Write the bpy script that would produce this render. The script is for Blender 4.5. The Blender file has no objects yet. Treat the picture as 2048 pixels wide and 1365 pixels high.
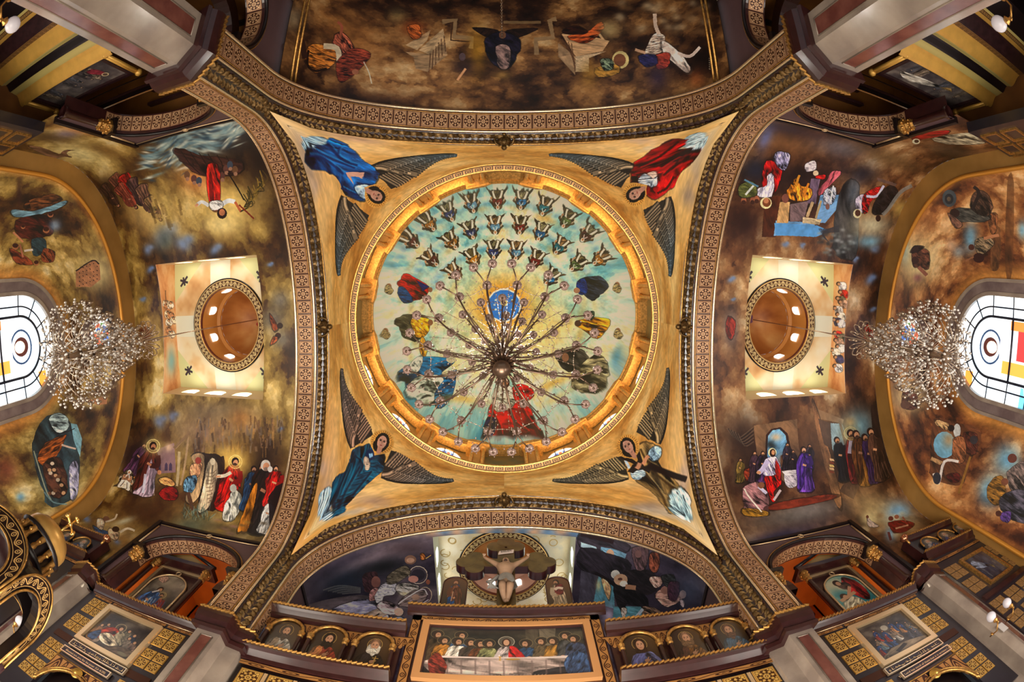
import bpy, math, random
import numpy as np
from mathutils import Vector, Matrix

random.seed(7)
S = bpy.context.scene
PI = math.pi
sin, cos = math.sin, math.cos

# ------------------------------------------------------------------ camera
# fisheye lens (equisolid) looking almost straight up; +X = right arm, +Y = altar arm
LENS_PX, TILT, YAW = 979.7841, .1184, .0127
CAM = np.array([.0671, -1.3951, 0.])
_ct, _st, _cy, _sy = cos(TILT), sin(TILT), cos(YAW), sin(YAW)
RC = np.array([[_cy, 0, -_sy], [0, 1, 0], [_sy, 0, _cy]]) @ np.array([[1, 0, 0], [0, _ct, -_st], [0, _st, _ct]])
cd = bpy.data.cameras.new('camera')
cam = bpy.data.objects.new('camera', cd)
S.collection.objects.link(cam)
cd.type = 'PANO'
cd.panorama_type = 'FISHEYE_EQUISOLID'
cd.sensor_fit = 'HORIZONTAL'
cd.sensor_width = 36.0
cd.sensor_height = 36.0 * 1365 / 2048
cd.fisheye_lens = LENS_PX / 2048 * 36
cd.fisheye_fov = math.radians(200)
cd.clip_start = .02
cd.clip_end = 300
_m = Matrix([list(RC[0]), list(-RC[1]), list(-RC[2])]).transposed().to_4x4()
_m.translation = Vector(CAM)
cam.matrix_world = _m
S.camera = cam

# ------------------------------------------------------------------ world, lamps, exposure
S.view_settings.view_transform = 'Standard'
S.view_settings.look = 'None'
S.view_settings.gamma = 1
S.view_settings.exposure = 0.0
S.view_settings.use_curve_mapping = False
S.cycles.use_denoising = True
S.cycles.max_bounces = 6
S.cycles.diffuse_bounces = 3
S.cycles.glossy_bounces = 3
S.cycles.transmission_bounces = 4
S.cycles.sample_clamp_indirect = 4
S.cycles.caustics_reflective = False
S.cycles.caustics_refractive = False
w = bpy.data.worlds.new('daylight')
S.world = w
w.use_nodes = True
w.node_tree.nodes['Background'].inputs[0].default_value = (.95, .97, 1, 1)
w.node_tree.nodes['Background'].inputs[1].default_value = .46


def area(name, loc, size, power, col=(1, .86, .68), target=None, sy=None):
    l = bpy.data.lights.new(name, 'AREA')
    l.energy = power; l.color = col; l.shape = 'RECTANGLE'; l.size = size; l.size_y = sy or size
    o = bpy.data.objects.new(name, l)
    S.collection.objects.link(o)
    o.location = loc
    d = Vector(target) - Vector(loc) if target else Vector((0, 0, 1))
    o.rotation_euler = d.to_track_quat('-Z', 'Y').to_euler()
    return o


def point(name, loc, power, col=(1, .75, .45), r=.15):
    l = bpy.data.lights.new(name, 'POINT')
    l.energy = power; l.color = col; l.shadow_soft_size = r
    o = bpy.data.objects.new(name, l)
    S.collection.objects.link(o)
    o.location = loc
    return o


for _k in range(8):   # lamps of the great chandelier
    point('chandelier_lamp', (.62 * cos(_k * PI / 4), .62 * sin(_k * PI / 4), 11.3), 62, (1, .93, .82), .02)
for _s in (-1, 1):   # hidden lights added to warm the galleries beside the altar screen
    point('gallery_fill', (_s * 9.5, 9.2, 8.6), 170, (1, .72, .42), .08)
for _s in (-1, 1):
    point('shrine_fill', (_s * 10.6, 6.95, 7.7), 45, (1, .84, .6), .06)  # hidden light added in front of each shrine to lift its gable
area('nave_fill', (0, 2.2, -1.1), 9, 1500, (1, .88, .72))  # unseen fill added below the view, in place of floor bounce
area('left_fill', (-12, 0, -1.1), 6, 900, (1, .90, .76))  # added fill for the left transept, no lamp stands there
area('right_fill', (12, 0, -1.1), 6, 800, (1, .90, .80))  # likewise added to lift the right transept
area('altar_fill', (0, 3.5, -1.0), 5, 700, (1, .9, .82), (0, 8.5, 11), 3)  # added fill aimed up into the altar arm, out of view

# ------------------------------------------------------------------ projection helpers (used to measure the murals)
def project(P):
    V = (np.asarray(P, float) - CAM) @ RC.T
    m = np.hypot(V[..., 0], V[..., 1]) + 1e-12
    r = 2 * LENS_PX * np.sin(np.arctan2(m, V[..., 2]) / 2)
    return np.stack([1024 + r * V[..., 0] / m, 682.5 + r * V[..., 1] / m], -1)


def ray(x, y):
    dx, dy = x - 1024, y - 682.5
    r = math.hypot(dx, dy) + 1e-12
    t = 2 * math.asin(r / 2 / LENS_PX)
    return RC.T @ np.array([sin(t) * dx / r, sin(t) * dy / r, cos(t)])


def at(x, y, ax, val):
    d = ray(x, y); i = 'xyz'.index(ax)
    return CAM + d * (val - CAM[i]) / d[i]


# ------------------------------------------------------------------ mesh builder
class MB:
    def __init__(s, T=None):
        s.v = []; s.f = []; s.uv = {}; s.T = T; s.sm = set()

    def pt(s, p):
        s.v.append(tuple(s.T(*p)) if s.T else tuple(p))
        return len(s.v) - 1

    def face(s, idx, uv=None, smooth=False):
        if uv is not None: s.uv[len(s.f)] = uv
        if smooth: s.sm.add(len(s.f))
        s.f.append(tuple(idx))

    def box(s, lo, hi, uvf=False):
        x0, y0, z0 = lo; x1, y1, z1 = hi
        i = [s.pt(p) for p in ((x0, y0, z0), (x1, y0, z0), (x1, y1, z0), (x0, y1, z0), (x0, y0, z1), (x1, y0, z1), (x1, y1, z1), (x0, y1, z1))]
        q = [(0, 0), (1, 0), (1, 1), (0, 1)] if uvf else None
        for f in ((0, 3, 2, 1), (4, 5, 6, 7), (0, 1, 5, 4), (1, 2, 6, 5), (2, 3, 7, 6), (3, 0, 4, 7)):
            s.face([i[k] for k in f], q)

    def obox(s, c, a, b, n, ha, hb, hn, uvf=False, bev=0):
        """box centred at c, half sizes along unit axes a, b, n; optional bevelled +n face"""
        c, a, b, n = map(np.array, (c, a, b, n))
        B = [s.pt(c + a * i * ha + b * j * hb - n * hn) for i, j in ((-1, -1), (1, -1), (1, 1), (-1, 1))]
        M = [s.pt(c + a * i * ha + b * j * hb + n * (hn - bev)) for i, j in ((-1, -1), (1, -1), (1, 1), (-1, 1))]
        q = [(0, 0), (1, 0), (1, 1), (0, 1)]
        s.face(B[::-1], q if uvf else None)
        for k in range(4): s.face([B[k], B[(k + 1) % 4], M[(k + 1) % 4], M[k]], [(.02, .02)] * 4 if uvf else None)
        if bev:
            t = [s.pt(c + a * i * (ha - bev) + b * j * (hb - bev) + n * hn) for i, j in ((-1, -1), (1, -1), (1, 1), (-1, 1))]
            for k in range(4): s.face([M[k], M[(k + 1) % 4], t[(k + 1) % 4], t[k]], [(.02, .02)] * 4 if uvf else None)
            M = t
        s.face(M, q if uvf else None)

    def grid(s, fn, nu, nv, us=None, vs=None, skip=None, smooth=True, uv=True):
        us = np.linspace(0, 1, nu + 1) if us is None else us
        vs = np.linspace(0, 1, nv + 1) if vs is None else vs
        I = [[s.pt(fn(a, b)) for b in vs] for a in us]
        for i in range(len(us) - 1):
            for j in range(len(vs) - 1):
                if skip and skip((us[i] + us[i + 1]) / 2, (vs[j] + vs[j + 1]) / 2): continue
                s.face((I[i][j], I[i + 1][j], I[i + 1][j + 1], I[i][j + 1]),
                       [(us[i], vs[j]), (us[i + 1], vs[j]), (us[i + 1], vs[j + 1]), (us[i], vs[j + 1])] if uv else None, smooth)

    def tube(s, pts, r, n=6, caps=True, closed=False, smooth=True):
        pts = [np.array(p, float) for p in pts]
        N = len(pts); rr = r if hasattr(r, '__len__') else [r] * N
        up = None; rings = []
        for k, p in enumerate(pts):
            if closed: d = pts[(k + 1) % N] - pts[k - 1]
            else: d = pts[min(k + 1, N - 1)] - pts[max(k - 1, 0)]
            d = d / (np.linalg.norm(d) + 1e-9)
            if up is None:
                up = np.array([0, 0, 1.]) if abs(d[2]) < .9 else np.array([1., 0, 0])
            a = np.cross(d, up); a /= np.linalg.norm(a) + 1e-9
            b = np.cross(a, d); up = b
            rings.append([s.pt(p + rr[k] * (a * cos(2 * PI * i / n) + b * sin(2 * PI * i / n))) for i in range(n)])
        for k in range(N if closed else N - 1):
            A, B = rings[k], rings[(k + 1) % N]
            for i in range(n): s.face((A[i], A[(i + 1) % n], B[(i + 1) % n], B[i]), None, smooth)
        if caps and not closed:
            s.face(rings[0][::-1]); s.face(rings[-1])

    def sweep(s, fr, prof, closed=False, smooth=False, uvl=None):
        """fr: list of (origin, axis a, axis b); prof: list of (a, b) offsets"""
        R = []
        for o, a, b in fr:
            o, a, b = np.array(o), np.array(a), np.array(b)
            R.append([s.pt(o + a * p[0] + b * p[1]) for p in prof])
        n = len(R); m = len(prof)
        for k in range(n if closed else n - 1):
            A, B = R[k], R[(k + 1) % n]
            for i in range(m - 1):
                q = None
                if uvl is not None: q = [(k * uvl, i / (m - 1)), (k * uvl, (i + 1) / (m - 1)), ((k + 1) * uvl, (i + 1) / (m - 1)), ((k + 1) * uvl, i / (m - 1))]
                s.face((A[i], A[i + 1], B[i + 1], B[i]), q, smooth)

    def lathe(s, c, prof, n=16, ax=(0, 0, 1), smooth=True, a0=0, a1=2 * PI):
        ax = np.array(ax, float); ax /= np.linalg.norm(ax)
        e = np.array([1., 0, 0]) if abs(ax[0]) < .9 else np.array([0, 1., 0])
        a = np.cross(ax, e); a /= np.linalg.norm(a); b = np.cross(ax, a); c = np.array(c, float)
        full = abs(a1 - a0 - 2 * PI) < 1e-6
        cols = n if full else n + 1
        R = [[s.pt(c + ax * h + r * (a * cos(a0 + (a1 - a0) * i / n) + b * sin(a0 + (a1 - a0) * i / n))) for i in range(cols)] for r, h in prof]
        for k in range(len(prof) - 1):
            for i in range(n):
                j = (i + 1) % cols
                s.face((R[k][i], R[k][j], R[k + 1][j], R[k + 1][i]), None, smooth)

    def ball(s, c, r, n=6, m=4, sq=(1, 1, 1)):
        c = np.array(c, float)
        top = s.pt(c + np.array([0, 0, r * sq[2]])); bot = s.pt(c - np.array([0, 0, r * sq[2]]))
        R = [[s.pt(c + np.array([r * sin(PI * j / m) * cos(2 * PI * i / n) * sq[0], r * sin(PI * j / m) * sin(2 * PI * i / n) * sq[1], r * cos(PI * j / m) * sq[2]])) for i in range(n)] for j in range(1, m)]
        for i in range(n):
            s.face((top, R[0][i], R[0][(i + 1) % n]), None, True); s.face((bot, R[-1][(i + 1) % n], R[-1][i]), None, True)
            for j in range(m - 2): s.face((R[j][i], R[j + 1][i], R[j + 1][(i + 1) % n], R[j][(i + 1) % n]), None, True)

    def prism(s, poly, T2, d0, d1, uvf=None):
        """extrude a 2-D outline; T2(a, b, d) -> point"""
        A = [s.pt(T2(a, b, d0)) for a, b in poly]; B = [s.pt(T2(a, b, d1)) for a, b in poly]
        q = [uvf(a, b) for a, b in poly] if uvf else None
        s.face(A, q); s.face(B[::-1], q[::-1] if q else None)
        n = len(poly)
        for k in range(n):
            s.face((A[k], B[k], B[(k + 1) % n], A[(k + 1) % n]), [q[k], q[k], q[(k + 1) % n], q[(k + 1) % n]] if q else None)

    def ring2(s, outer, inner, T2, d0, d1, closed=True):
        """solid band between two outlines of equal length"""
        n = len(outer)
        R = [[s.pt(T2(p[0], p[1], d)) for p in o] for o, d in ((outer, d0), (outer, d1), (inner, d1), (inner, d0))]
        for k in range(n if closed else n - 1):
            j = (k + 1) % n
            for q in range(4): s.face((R[q][k], R[q][j], R[(q + 1) % 4][j], R[(q + 1) % 4][k]))

    def build(s, name, mat, parent=None, kind=None, label=None, cat=None, group=None, fixn=False):
        me = bpy.data.meshes.new(name)
        me.from_pydata([tuple(map(float, p)) for p in s.v], [], s.f)
        if s.uv:
            ul = me.uv_layers.new(name='UVMap')
            buf = np.zeros((len(me.loops), 2), 'f')
            for p in me.polygons:
                q = s.uv.get(p.index)
                if q is not None:
                    for k, li in enumerate(p.loop_indices): buf[li] = q[k]
            ul.data.foreach_set('uv', buf.ravel())
        if s.sm:
            sm = np.zeros(len(s.f), bool); sm[list(s.sm)] = True
            me.polygons.foreach_set('use_smooth', sm)
        me.materials.append(mat)
        o = bpy.data.objects.new(name, me)
        return link(o, parent, kind, label, cat, group)


def link(o, parent=None, kind=None, label=None, cat=None, group=None):
    S.collection.objects.link(o)
    if parent:
        o.parent = parent
        o.matrix_parent_inverse = parent.matrix_basis.inverted()
    if kind: o['kind'] = kind
    if label: o['label'] = label
    if cat: o['category'] = cat
    if group: o['group'] = group
    return o


def thing(name, loc, label=None, cat=None, group=None, kind=None, parent=None):
    o = bpy.data.objects.new(name, None)
    o.location = tuple(map(float, loc))
    o.empty_display_size = .2
    return link(o, parent, kind, label, cat, group)


def dup(root, M, label=None, parent=None):
    """copy of a thing with its parts and sub-parts, moved by matrix M"""
    r = root.copy(); S.collection.objects.link(r)
    r.matrix_world = M @ root.matrix_basis
    if label: r['label'] = label
    for ch in list(root.children):
        c = ch.copy(); S.collection.objects.link(c); c.parent = r
        for g in list(ch.children):
            d = g.copy(); S.collection.objects.link(d); d.parent = c
    return r


# ------------------------------------------------------------------ materials
def hexc(c):
    return tuple(((x / 255) / 12.92 if x <= 10 else ((x / 255 + .055) / 1.055) ** 2.4) for x in c[:3]) + (1,)


_mc = {}


def mat(name, c, rough=.5, metal=0, noise=0, scale=4, bump=0, bscale=20, emit=0, coat=0, c2=None, trans=0, detail=3):
    if name in _mc: return _mc[name]
    m = bpy.data.materials.new(name); m.use_nodes = True
    nt = m.node_tree; b = nt.nodes['Principled BSDF']
    b.inputs['Base Color'].default_value = hexc(c)
    b.inputs['Roughness'].default_value = rough
    b.inputs['Metallic'].default_value = metal
    if coat: b.inputs['Coat Weight'].default_value = coat; b.inputs['Coat Roughness'].default_value = .12
    if trans: b.inputs['Transmission Weight'].default_value = trans
    if emit:
        b.inputs['Emission Color'].default_value = hexc(c); b.inputs['Emission Strength'].default_value = emit
    tc = nt.nodes.new('ShaderNodeTexCoord')
    if noise or c2:
        n = nt.nodes.new('ShaderNodeTexNoise'); n.inputs['Scale'].default_value = scale; n.inputs['Detail'].default_value = detail
        nt.links.new(tc.outputs['Object'], n.inputs['Vector'])
        r = nt.nodes.new('ShaderNodeValToRGB')
        a = hexc(c); d = hexc(c2) if c2 else tuple(x * (1 - noise) for x in a[:3]) + (1,)
        r.color_ramp.elements[0].position = .35; r.color_ramp.elements[1].position = .65
        r.color_ramp.elements[0].color = d; r.color_ramp.elements[1].color = a
        nt.links.new(n.outputs['Fac'], r.inputs['Fac']); nt.links.new(r.outputs['Color'], b.inputs['Base Color'])
    if bump:
        n2 = nt.nodes.new('ShaderNodeTexNoise'); n2.inputs['Scale'].default_value = bscale
        nt.links.new(tc.outputs['Object'], n2.inputs['Vector'])
        bp = nt.nodes.new('ShaderNodeBump'); bp.inputs['Strength'].default_value = bump; bp.inputs['Distance'].default_value = .02
        nt.links.new(n2.outputs['Fac'], bp.inputs['Height']); nt.links.new(bp.outputs['Normal'], b.inputs['Normal'])
    _mc[name] = m
    return m


def imgmat(name, arr, rough=.5, metal=0, bump=0, emit=0, coat=0):
    """material whose colour is a picture computed in this script"""
    H, W = arr.shape[:2]
    im = bpy.data.images.new(name, W, H)
    buf = np.ones((H, W, 4), 'f'); buf[..., :3] = np.clip(arr, 0, 1)
    im.pixels.foreach_set(buf.ravel()); im.update(); im.pack()
    m = bpy.data.materials.new(name); m.use_nodes = True
    nt = m.node_tree; b = nt.nodes['Principled BSDF']
    t = nt.nodes.new('ShaderNodeTexImage'); t.image = im
    uv = nt.nodes.new('ShaderNodeUVMap'); uv.uv_map = 'UVMap'
    nt.links.new(uv.outputs['UV'], t.inputs['Vector'])
    nt.links.new(t.outputs['Color'], b.inputs['Base Color'])
    b.inputs['Roughness'].default_value = rough; b.inputs['Metallic'].default_value = metal
    if coat: b.inputs['Coat Weight'].default_value = coat; b.inputs['Coat Roughness'].default_value = .15
    if emit:
        nt.links.new(t.outputs['Color'], b.inputs['Emission Color']); b.inputs['Emission Strength'].default_value = emit
    if bump:
        bp = nt.nodes.new('ShaderNodeBump'); bp.inputs['Strength'].default_value = bump; bp.inputs['Distance'].default_value = .02
        nt.links.new(t.outputs['Color'], bp.inputs['Height']); nt.links.new(bp.outputs['Normal'], b.inputs['Normal'])
    _mc[name] = m
    return m


GOLD = mat('gilding', (222, 168, 92), .34, .8, noise=.45, scale=14)
PALEGOLD = mat('pale_gilding', (236, 205, 160), .3, .7)
BRIGHTRAIL = mat('pale_gilded_rail', (240, 214, 178), .22, .8)
DARK = mat('dark_wood', (50, 28, 30), .32, noise=.4, scale=6, coat=.4)
BLACKW = mat('black_wood', (20, 12, 14), .35)
PURPLE = mat('plum_plaster', (92, 68, 72), .5, noise=.12, scale=2)
MARBLE = mat('grey_marble', (168, 154, 140), .22, c2=(138, 124, 114), scale=1.3, detail=6, coat=.3)
REDM = mat('red_marble', (128, 78, 68), .2, c2=(104, 58, 52), scale=2.4, detail=8, coat=.4)
ORANGE = mat('ochre_plaster', (196, 104, 28), .6, c2=(170, 84, 18), scale=.8)
GOLDWALL = mat('gold_leaf_wall', (214, 152, 72), .45, .25, c2=(190, 128, 52), scale=1.6)
LEAF = mat('bronze_leaf', (128, 100, 60), .38, .8, noise=.65, scale=16)
KHAKI = mat('khaki_gold_plaster', (176, 132, 68), .55, .1, c2=(150, 110, 52), scale=.7)
MARB2 = mat('grey_marble_surround', (134, 118, 116), .25, c2=(104, 88, 90), scale=1.5, detail=7, coat=.3)
# ------------------------------------------------------------------ painting on canvases
def noise2(h, w, cy, cx, seed, octv=4, gain=.55):
    rs = np.random.RandomState(seed); out = np.zeros((h, w), 'f'); amp = 1; tot = 0
    for o in range(octv):
        gy, gx = int(cy * 2 ** o) + 3, int(cx * 2 ** o) + 3
        g = rs.rand(gy, gx).astype('f')
        y = np.linspace(0, gy - 2.001, h); x = np.linspace(0, gx - 2.001, w)
        yi = y.astype(int); xi = x.astype(int); fy = (y - yi); fx = (x - xi)
        fy = (fy * fy * (3 - 2 * fy))[:, None]; fx = (fx * fx * (3 - 2 * fx))[None]
        a = g[np.ix_(yi, xi)]; b = g[np.ix_(yi, xi + 1)]; c = g[np.ix_(yi + 1, xi)]; d = g[np.ix_(yi + 1, xi + 1)]
        out += amp * ((a * (1 - fx) + b * fx) * (1 - fy) + (c * (1 - fx) + d * fx) * fy); tot += amp; amp *= gain
    return out / tot


def ramp(n, stops):
    xs = [s[0] for s in stops]; out = np.empty(n.shape + (3,), 'f')
    for k in range(3): out[..., k] = np.interp(n, xs, [s[1][k] / 255 for s in stops])
    return out


_f = noise2(512, 512, 42, 42, 4, 3); FOLD = (_f - _f.mean()) * 1.6


class Canvas:
    """a picture in the surface coordinates of one wall; points are given as measured in the photograph and
    are turned into surface coordinates once, here"""

    def __init__(s, W, H, surf=None, base=(120, 100, 80)):
        s.W, s.H, s.surf = W, H, surf
        s.o = (0, 0, 1.)
        s.img = np.empty((H, W, 3), 'f'); s.img[:] = np.array(base, 'f') / 255
        if surf is not None:
            a = np.linspace(0, 1, 70)
            s.gs, s.gt = np.meshgrid(a, a, indexing='ij')
            s.gp = project(np.array([[surf(x, y) for y in a] for x in a]))
            s.rs = np.random.RandomState(3)

    def frame(s, x, y, k):
        """following points are measured from (x, y) in units of 1 / k pixels"""
        s.o = (x, y, float(k))

    def F(s, st):
        return project(np.array([s.surf(a, b) for a, b in st]))

    def inv(s, pts):
        pts = np.atleast_2d(np.array(pts, float))
        if s.surf is None: return pts
        pts = pts / s.o[2] + np.array(s.o[:2])
        st = np.empty_like(pts)
        for i, p in enumerate(pts):
            d = ((s.gp - p) ** 2).sum(-1); k = np.unravel_index(d.argmin(), d.shape)
            st[i] = s.gs[k], s.gt[k]
        e = 2e-3
        for _ in range(5):
            f = s.F(st); fa = s.F(st + [e, 0]); fb = s.F(st + [0, e])
            J = np.stack([(fa - f) / e, (fb - f) / e], -1)
            det = J[:, 0, 0] * J[:, 1, 1] - J[:, 0, 1] * J[:, 1, 0]
            det = np.where(np.abs(det) < 1e-6, 1e-6, det)
            r = pts - f
            ds = (J[:, 1, 1] * r[:, 0] - J[:, 0, 1] * r[:, 1]) / det
            dt = (-J[:, 1, 0] * r[:, 0] + J[:, 0, 0] * r[:, 1]) / det
            st += np.clip(np.stack([ds, dt], -1), -.08, .08)
        return st * np.array([s.W, s.H])

    def fillpoly(s, Q, col, alpha=1, tex=None):
        x0, y0 = np.floor(Q.min(0)).astype(int) - 1; x1, y1 = np.ceil(Q.max(0)).astype(int) + 2
        x0, y0 = max(x0, 0), max(y0, 0); x1, y1 = min(x1, s.W), min(y1, s.H)
        if x1 <= x0 or y1 <= y0: return
        X, Y = np.meshgrid(np.arange(x0, x1) + .5, np.arange(y0, y1) + .5)
        ins = np.zeros(X.shape, bool); n = len(Q)
        for k in range(n):
            ax, ay = Q[k]; bx, by = Q[(k + 1) % n]
            if ay == by: continue
            c = (ay > Y) != (by > Y)
            ins ^= c & (X < (bx - ax) * (Y - ay) / (by - ay) + ax)
        m = ins.astype('f')
        if min(m.shape) > 3:
            p = np.pad(m, 1, mode='edge'); m = (p[:-2, 1:-1] + p[2:, 1:-1] + p[1:-1, :-2] + p[1:-1, 2:] + 2 * p[1:-1, 1:-1]) / 6
        m = (m * alpha)[..., None]
        c = np.array(col, 'f')[None, None] / 255
        if tex is not None: c = c * tex(X, Y)[..., None]
        t = s.img[y0:y1, x0:x1]
        s.img[y0:y1, x0:x1] = t * (1 - m) + c * m

    def poly(s, pts, col, alpha=1, sh=.22):
        if len(pts) > 3 and sh > .1: pts = smooth(pts)
        Q = s.inv(pts)
        k = np.random.RandomState(int(abs(Q.sum())) % 9999)
        d = Q[len(Q) // 2] - Q[0]; L = np.linalg.norm(d) + 1e-6; d = d / L
        c0 = Q.mean(0); ox, oy = k.rand(2) * 200; f = 150. / max(L, 10)
        W = np.abs((Q - c0) @ np.array([-d[1], d[0]])).max() + 1e-6
        if sh > .1: Q = Q + k.randn(len(Q), 2) * min(L, 2 * W) * .012
        def tex(X, Y):
            a0 = ((X - c0[0]) * -d[1] + (Y - c0[1]) * d[0]); b0 = ((X - c0[0]) * d[0] + (Y - c0[1]) * d[1])
            a = a0 * f * .9 + ox; b = b0 * f * .28 + oy; w_ = FOLD[(b * .7).astype(int) % 512, (a * .5).astype(int) % 512] * 24
            n = FOLD[b.astype(int) % 512, (a + w_).astype(int) % 512]; n2 = FOLD[(b * 1.9 + 77).astype(int) % 512, (a * 2.6 + w_ + 31).astype(int) % 512]
            g = np.clip(a0 / W, -1, 1)
            n = np.where(n > 0, n * .8, n * 1.5)
            return np.clip(1 + sh * (2.8 * n + 1.5 * n2 - .75 * g * abs(g) + .1), .12, 1.7)
        if sh > .1 and alpha == 1:
            dk = tuple(c * .3 for c in col); Q2 = c0 + (Q - c0) * (1 + 2.2 / max(W, 6)); s.fillpoly(Q2, dk, .55)
        s.fillpoly(Q, col, alpha, tex if sh else None)

    def ell(s, cx, cy, rx, ry, col, ang=0, alpha=1, sh=0):
        a = np.linspace(0, 2 * PI, 14, endpoint=False); c, q = cos(math.radians(ang)), sin(math.radians(ang))
        pts = [(cx + rx * cos(t) * c - ry * sin(t) * q, cy + rx * cos(t) * q + ry * sin(t) * c) for t in a]
        s.fillpoly(s.inv(pts), col, alpha)

    def soft(s, cx, cy, rx, ry, col, ang=0, alpha=.8, pw=1.0):
        c, q = cos(math.radians(ang)), sin(math.radians(ang))
        P = s.inv([(cx, cy), (cx + rx * c, cy + rx * q), (cx - ry * q, cy + ry * c)])
        A = np.stack([P[1] - P[0], P[2] - P[0]], -1)
        if abs(np.linalg.det(A)) < 1e-3: return
        Ai = np.linalg.inv(A); R = np.abs(A).sum(1) * 2.0
        x0, y0 = np.maximum((P[0] - R).astype(int), 0); x1, y1 = np.minimum((P[0] + R).astype(int) + 1, [s.W, s.H])
        if x1 <= x0 or y1 <= y0: return
        X, Y = np.meshgrid(np.arange(x0, x1) + .5 - P[0][0], np.arange(y0, y1) + .5 - P[0][1])
        r2 = (Ai[0, 0] * X + Ai[0, 1] * Y) ** 2 + (Ai[1, 0] * X + Ai[1, 1] * Y) ** 2
        m = (alpha * np.exp(-r2 * 1.2 * pw))[..., None]
        t = s.img[y0:y1, x0:x1]
        s.img[y0:y1, x0:x1] = t * (1 - m) + np.array(col, 'f')[None, None] / 255 * m

    def line(s, pts, w, col, alpha=1, taper=False, curve=True):
        if curve and len(pts) > 2: pts = smooth(pts, closed=False)
        P = np.array(pts, float); d = np.gradient(P, axis=0); d /= np.linalg.norm(d, axis=1)[:, None] + 1e-9
        n = np.stack([-d[:, 1], d[:, 0]], -1)
        ww = np.full(len(P), w / 2.)
        if taper: ww *= np.linspace(1, .15, len(P))
        Q = s.inv(np.concatenate([P + n * ww[:, None], (P - n * ww[:, None])[::-1]]))
        s.fillpoly(Q, col, alpha)

    def clouds(s, stops, cy=5, cx=4, seed=1, warp=.5, alpha=1):
        h, w = s.H, s.W
        n = noise2(h, w, cy, cx, seed, 4, .5)
        b1 = np.abs(2 * noise2(h, w, cy * 1.6, cx * 1.6, seed + 20, 3) - 1); n = n * .7 + .3 * np.sqrt(b1)
        n = (n - n.min()) / (n.max() - n.min()); n = np.clip((n - .5) * 1.25 + .5, 0, 1)
        # short dabs of the brush: the value is held constant over small ragged cells
        gy, gx = int(cy * 13), int(cx * 13); rs = np.random.RandomState(seed + 3)
        jy, jx, jv = rs.rand(gy + 2, gx + 2), rs.rand(gy + 2, gx + 2), rs.rand(gy + 2, gx + 2) * .16 - .08
        wv = noise2(h, w, cy * 20, cx * 20, seed + 7, 2) - .5
        Y = np.arange(h)[:, None] / h * gy + wv * 1.2; X = np.arange(w)[None] / w * gx + wv[::-1] * 1.2
        iy, ix = np.floor(Y).astype(int), np.floor(X).astype(int); best = np.full((h, w), 9.); val = np.zeros((h, w))
        for dy in (-1, 0, 1):
            for dx in (-1, 0, 1):
                a_, b_ = np.clip(iy + dy, 0, gy + 1), np.clip(ix + dx, 0, gx + 1)
                py, px = a_ + jy[a_, b_], b_ + jx[a_, b_]; dd = (Y - py) ** 2 + (X - px) ** 2
                sy, sx = np.clip((py / gy * h).astype(int), 0, h - 1), np.clip((px / gx * w).astype(int), 0, w - 1)
                m = dd < best; best = np.where(m, dd, best); val = np.where(m, n[sy, sx] + jv[a_, b_], val)
        n = .4 * n + .6 * val
        for _ in range(2): n[1:-1, 1:-1] = (n[:-2, 1:-1] + n[2:, 1:-1] + n[1:-1, :-2] + n[1:-1, 2:] + 2 * n[1:-1, 1:-1]) / 6
        q = (noise2(h, w, cy * 30, cx * 30, seed + 31, 2) - .5) * .05
        c = ramp(n + q, stops)
        s.img = s.img * (1 - alpha) + c * alpha

    def final(s, k=1.22, seed=1, amp=.10, sharp=.6):
        """last pass of the painter: stronger contrast and visible brush dabs"""
        h, w = s.H, s.W
        b = noise2(h, w, h / 9., w / 9., seed, 2) - .5; b2 = noise2(h, w, h / 30., w / 22., seed + 4, 2) - .5
        m = s.img.mean((0, 1), keepdims=True) * .9
        g = s.img
        p = np.pad(g, ((2, 2), (2, 2), (0, 0)), mode='edge')
        bl = (p[:-4, 2:-2] + p[4:, 2:-2] + p[2:-2, :-4] + p[2:-2, 4:] + p[2:-2, 2:-2]) / 5
        g = g + (g - bl) * sharp
        g = (g - m) * k + m * .97
        g = g * (1 + amp * (b + b2)[..., None] * 2)
        sat = g.mean(-1, keepdims=True); g = sat + (g - sat) * 1.03
        s.img = np.clip(g, .01, 1)
        return s.img

    # ---- figures; u = unit vector from feet to head in photograph coordinates
    def fig(s, x, y, h, ang, robe, cloak=None, skin=(196, 142, 104), hair=(52, 32, 24), halo=None, arms=0, w=.32, seat=False, shadow=True):
        """x, y = feet, h = height, ang = direction to the head (degrees, 0 = right, -90 = up)"""
        a = math.radians(ang); ux, uy = cos(a), sin(a); nx, ny = -uy, ux
        def P(f, g): return (x + ux * h * f + nx * h * g, y + uy * h * f + ny * h * g)
        if shadow: s.soft(x + ux * h * .45, y + uy * h * .45, h * .56, h * w * .9, tuple(c * .35 for c in robe), ang, .45)
        dk = tuple(c * .5 for c in robe)
        s.poly([P(0, -w * .55), P(.02, w * .55), P(.35, w * .5), P(.62, w * .52), P(.83, w * .3), P(.86, 0), P(.83, -w * .3), P(.6, -w * .5), P(.3, -w * .42)], robe, sh=.3)
        s.poly([P(0, w * .1), P(.02, w * .55), P(.4, w * .5), P(.8, w * .3), P(.5, w * .12)], dk, .45, 0)
        for g in (-.3, -.1, .15, .35):
            s.line([P(.03, w * g * 1.5), P(.3, w * g), P(.6, w * g * .8)], h * .018, dk, .55)
            s.line([P(.03, w * (g + .08) * 1.5), P(.32, w * (g + .08))], h * .014, tuple(min(255, c * 1.5 + 20) for c in robe), .4)
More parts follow.
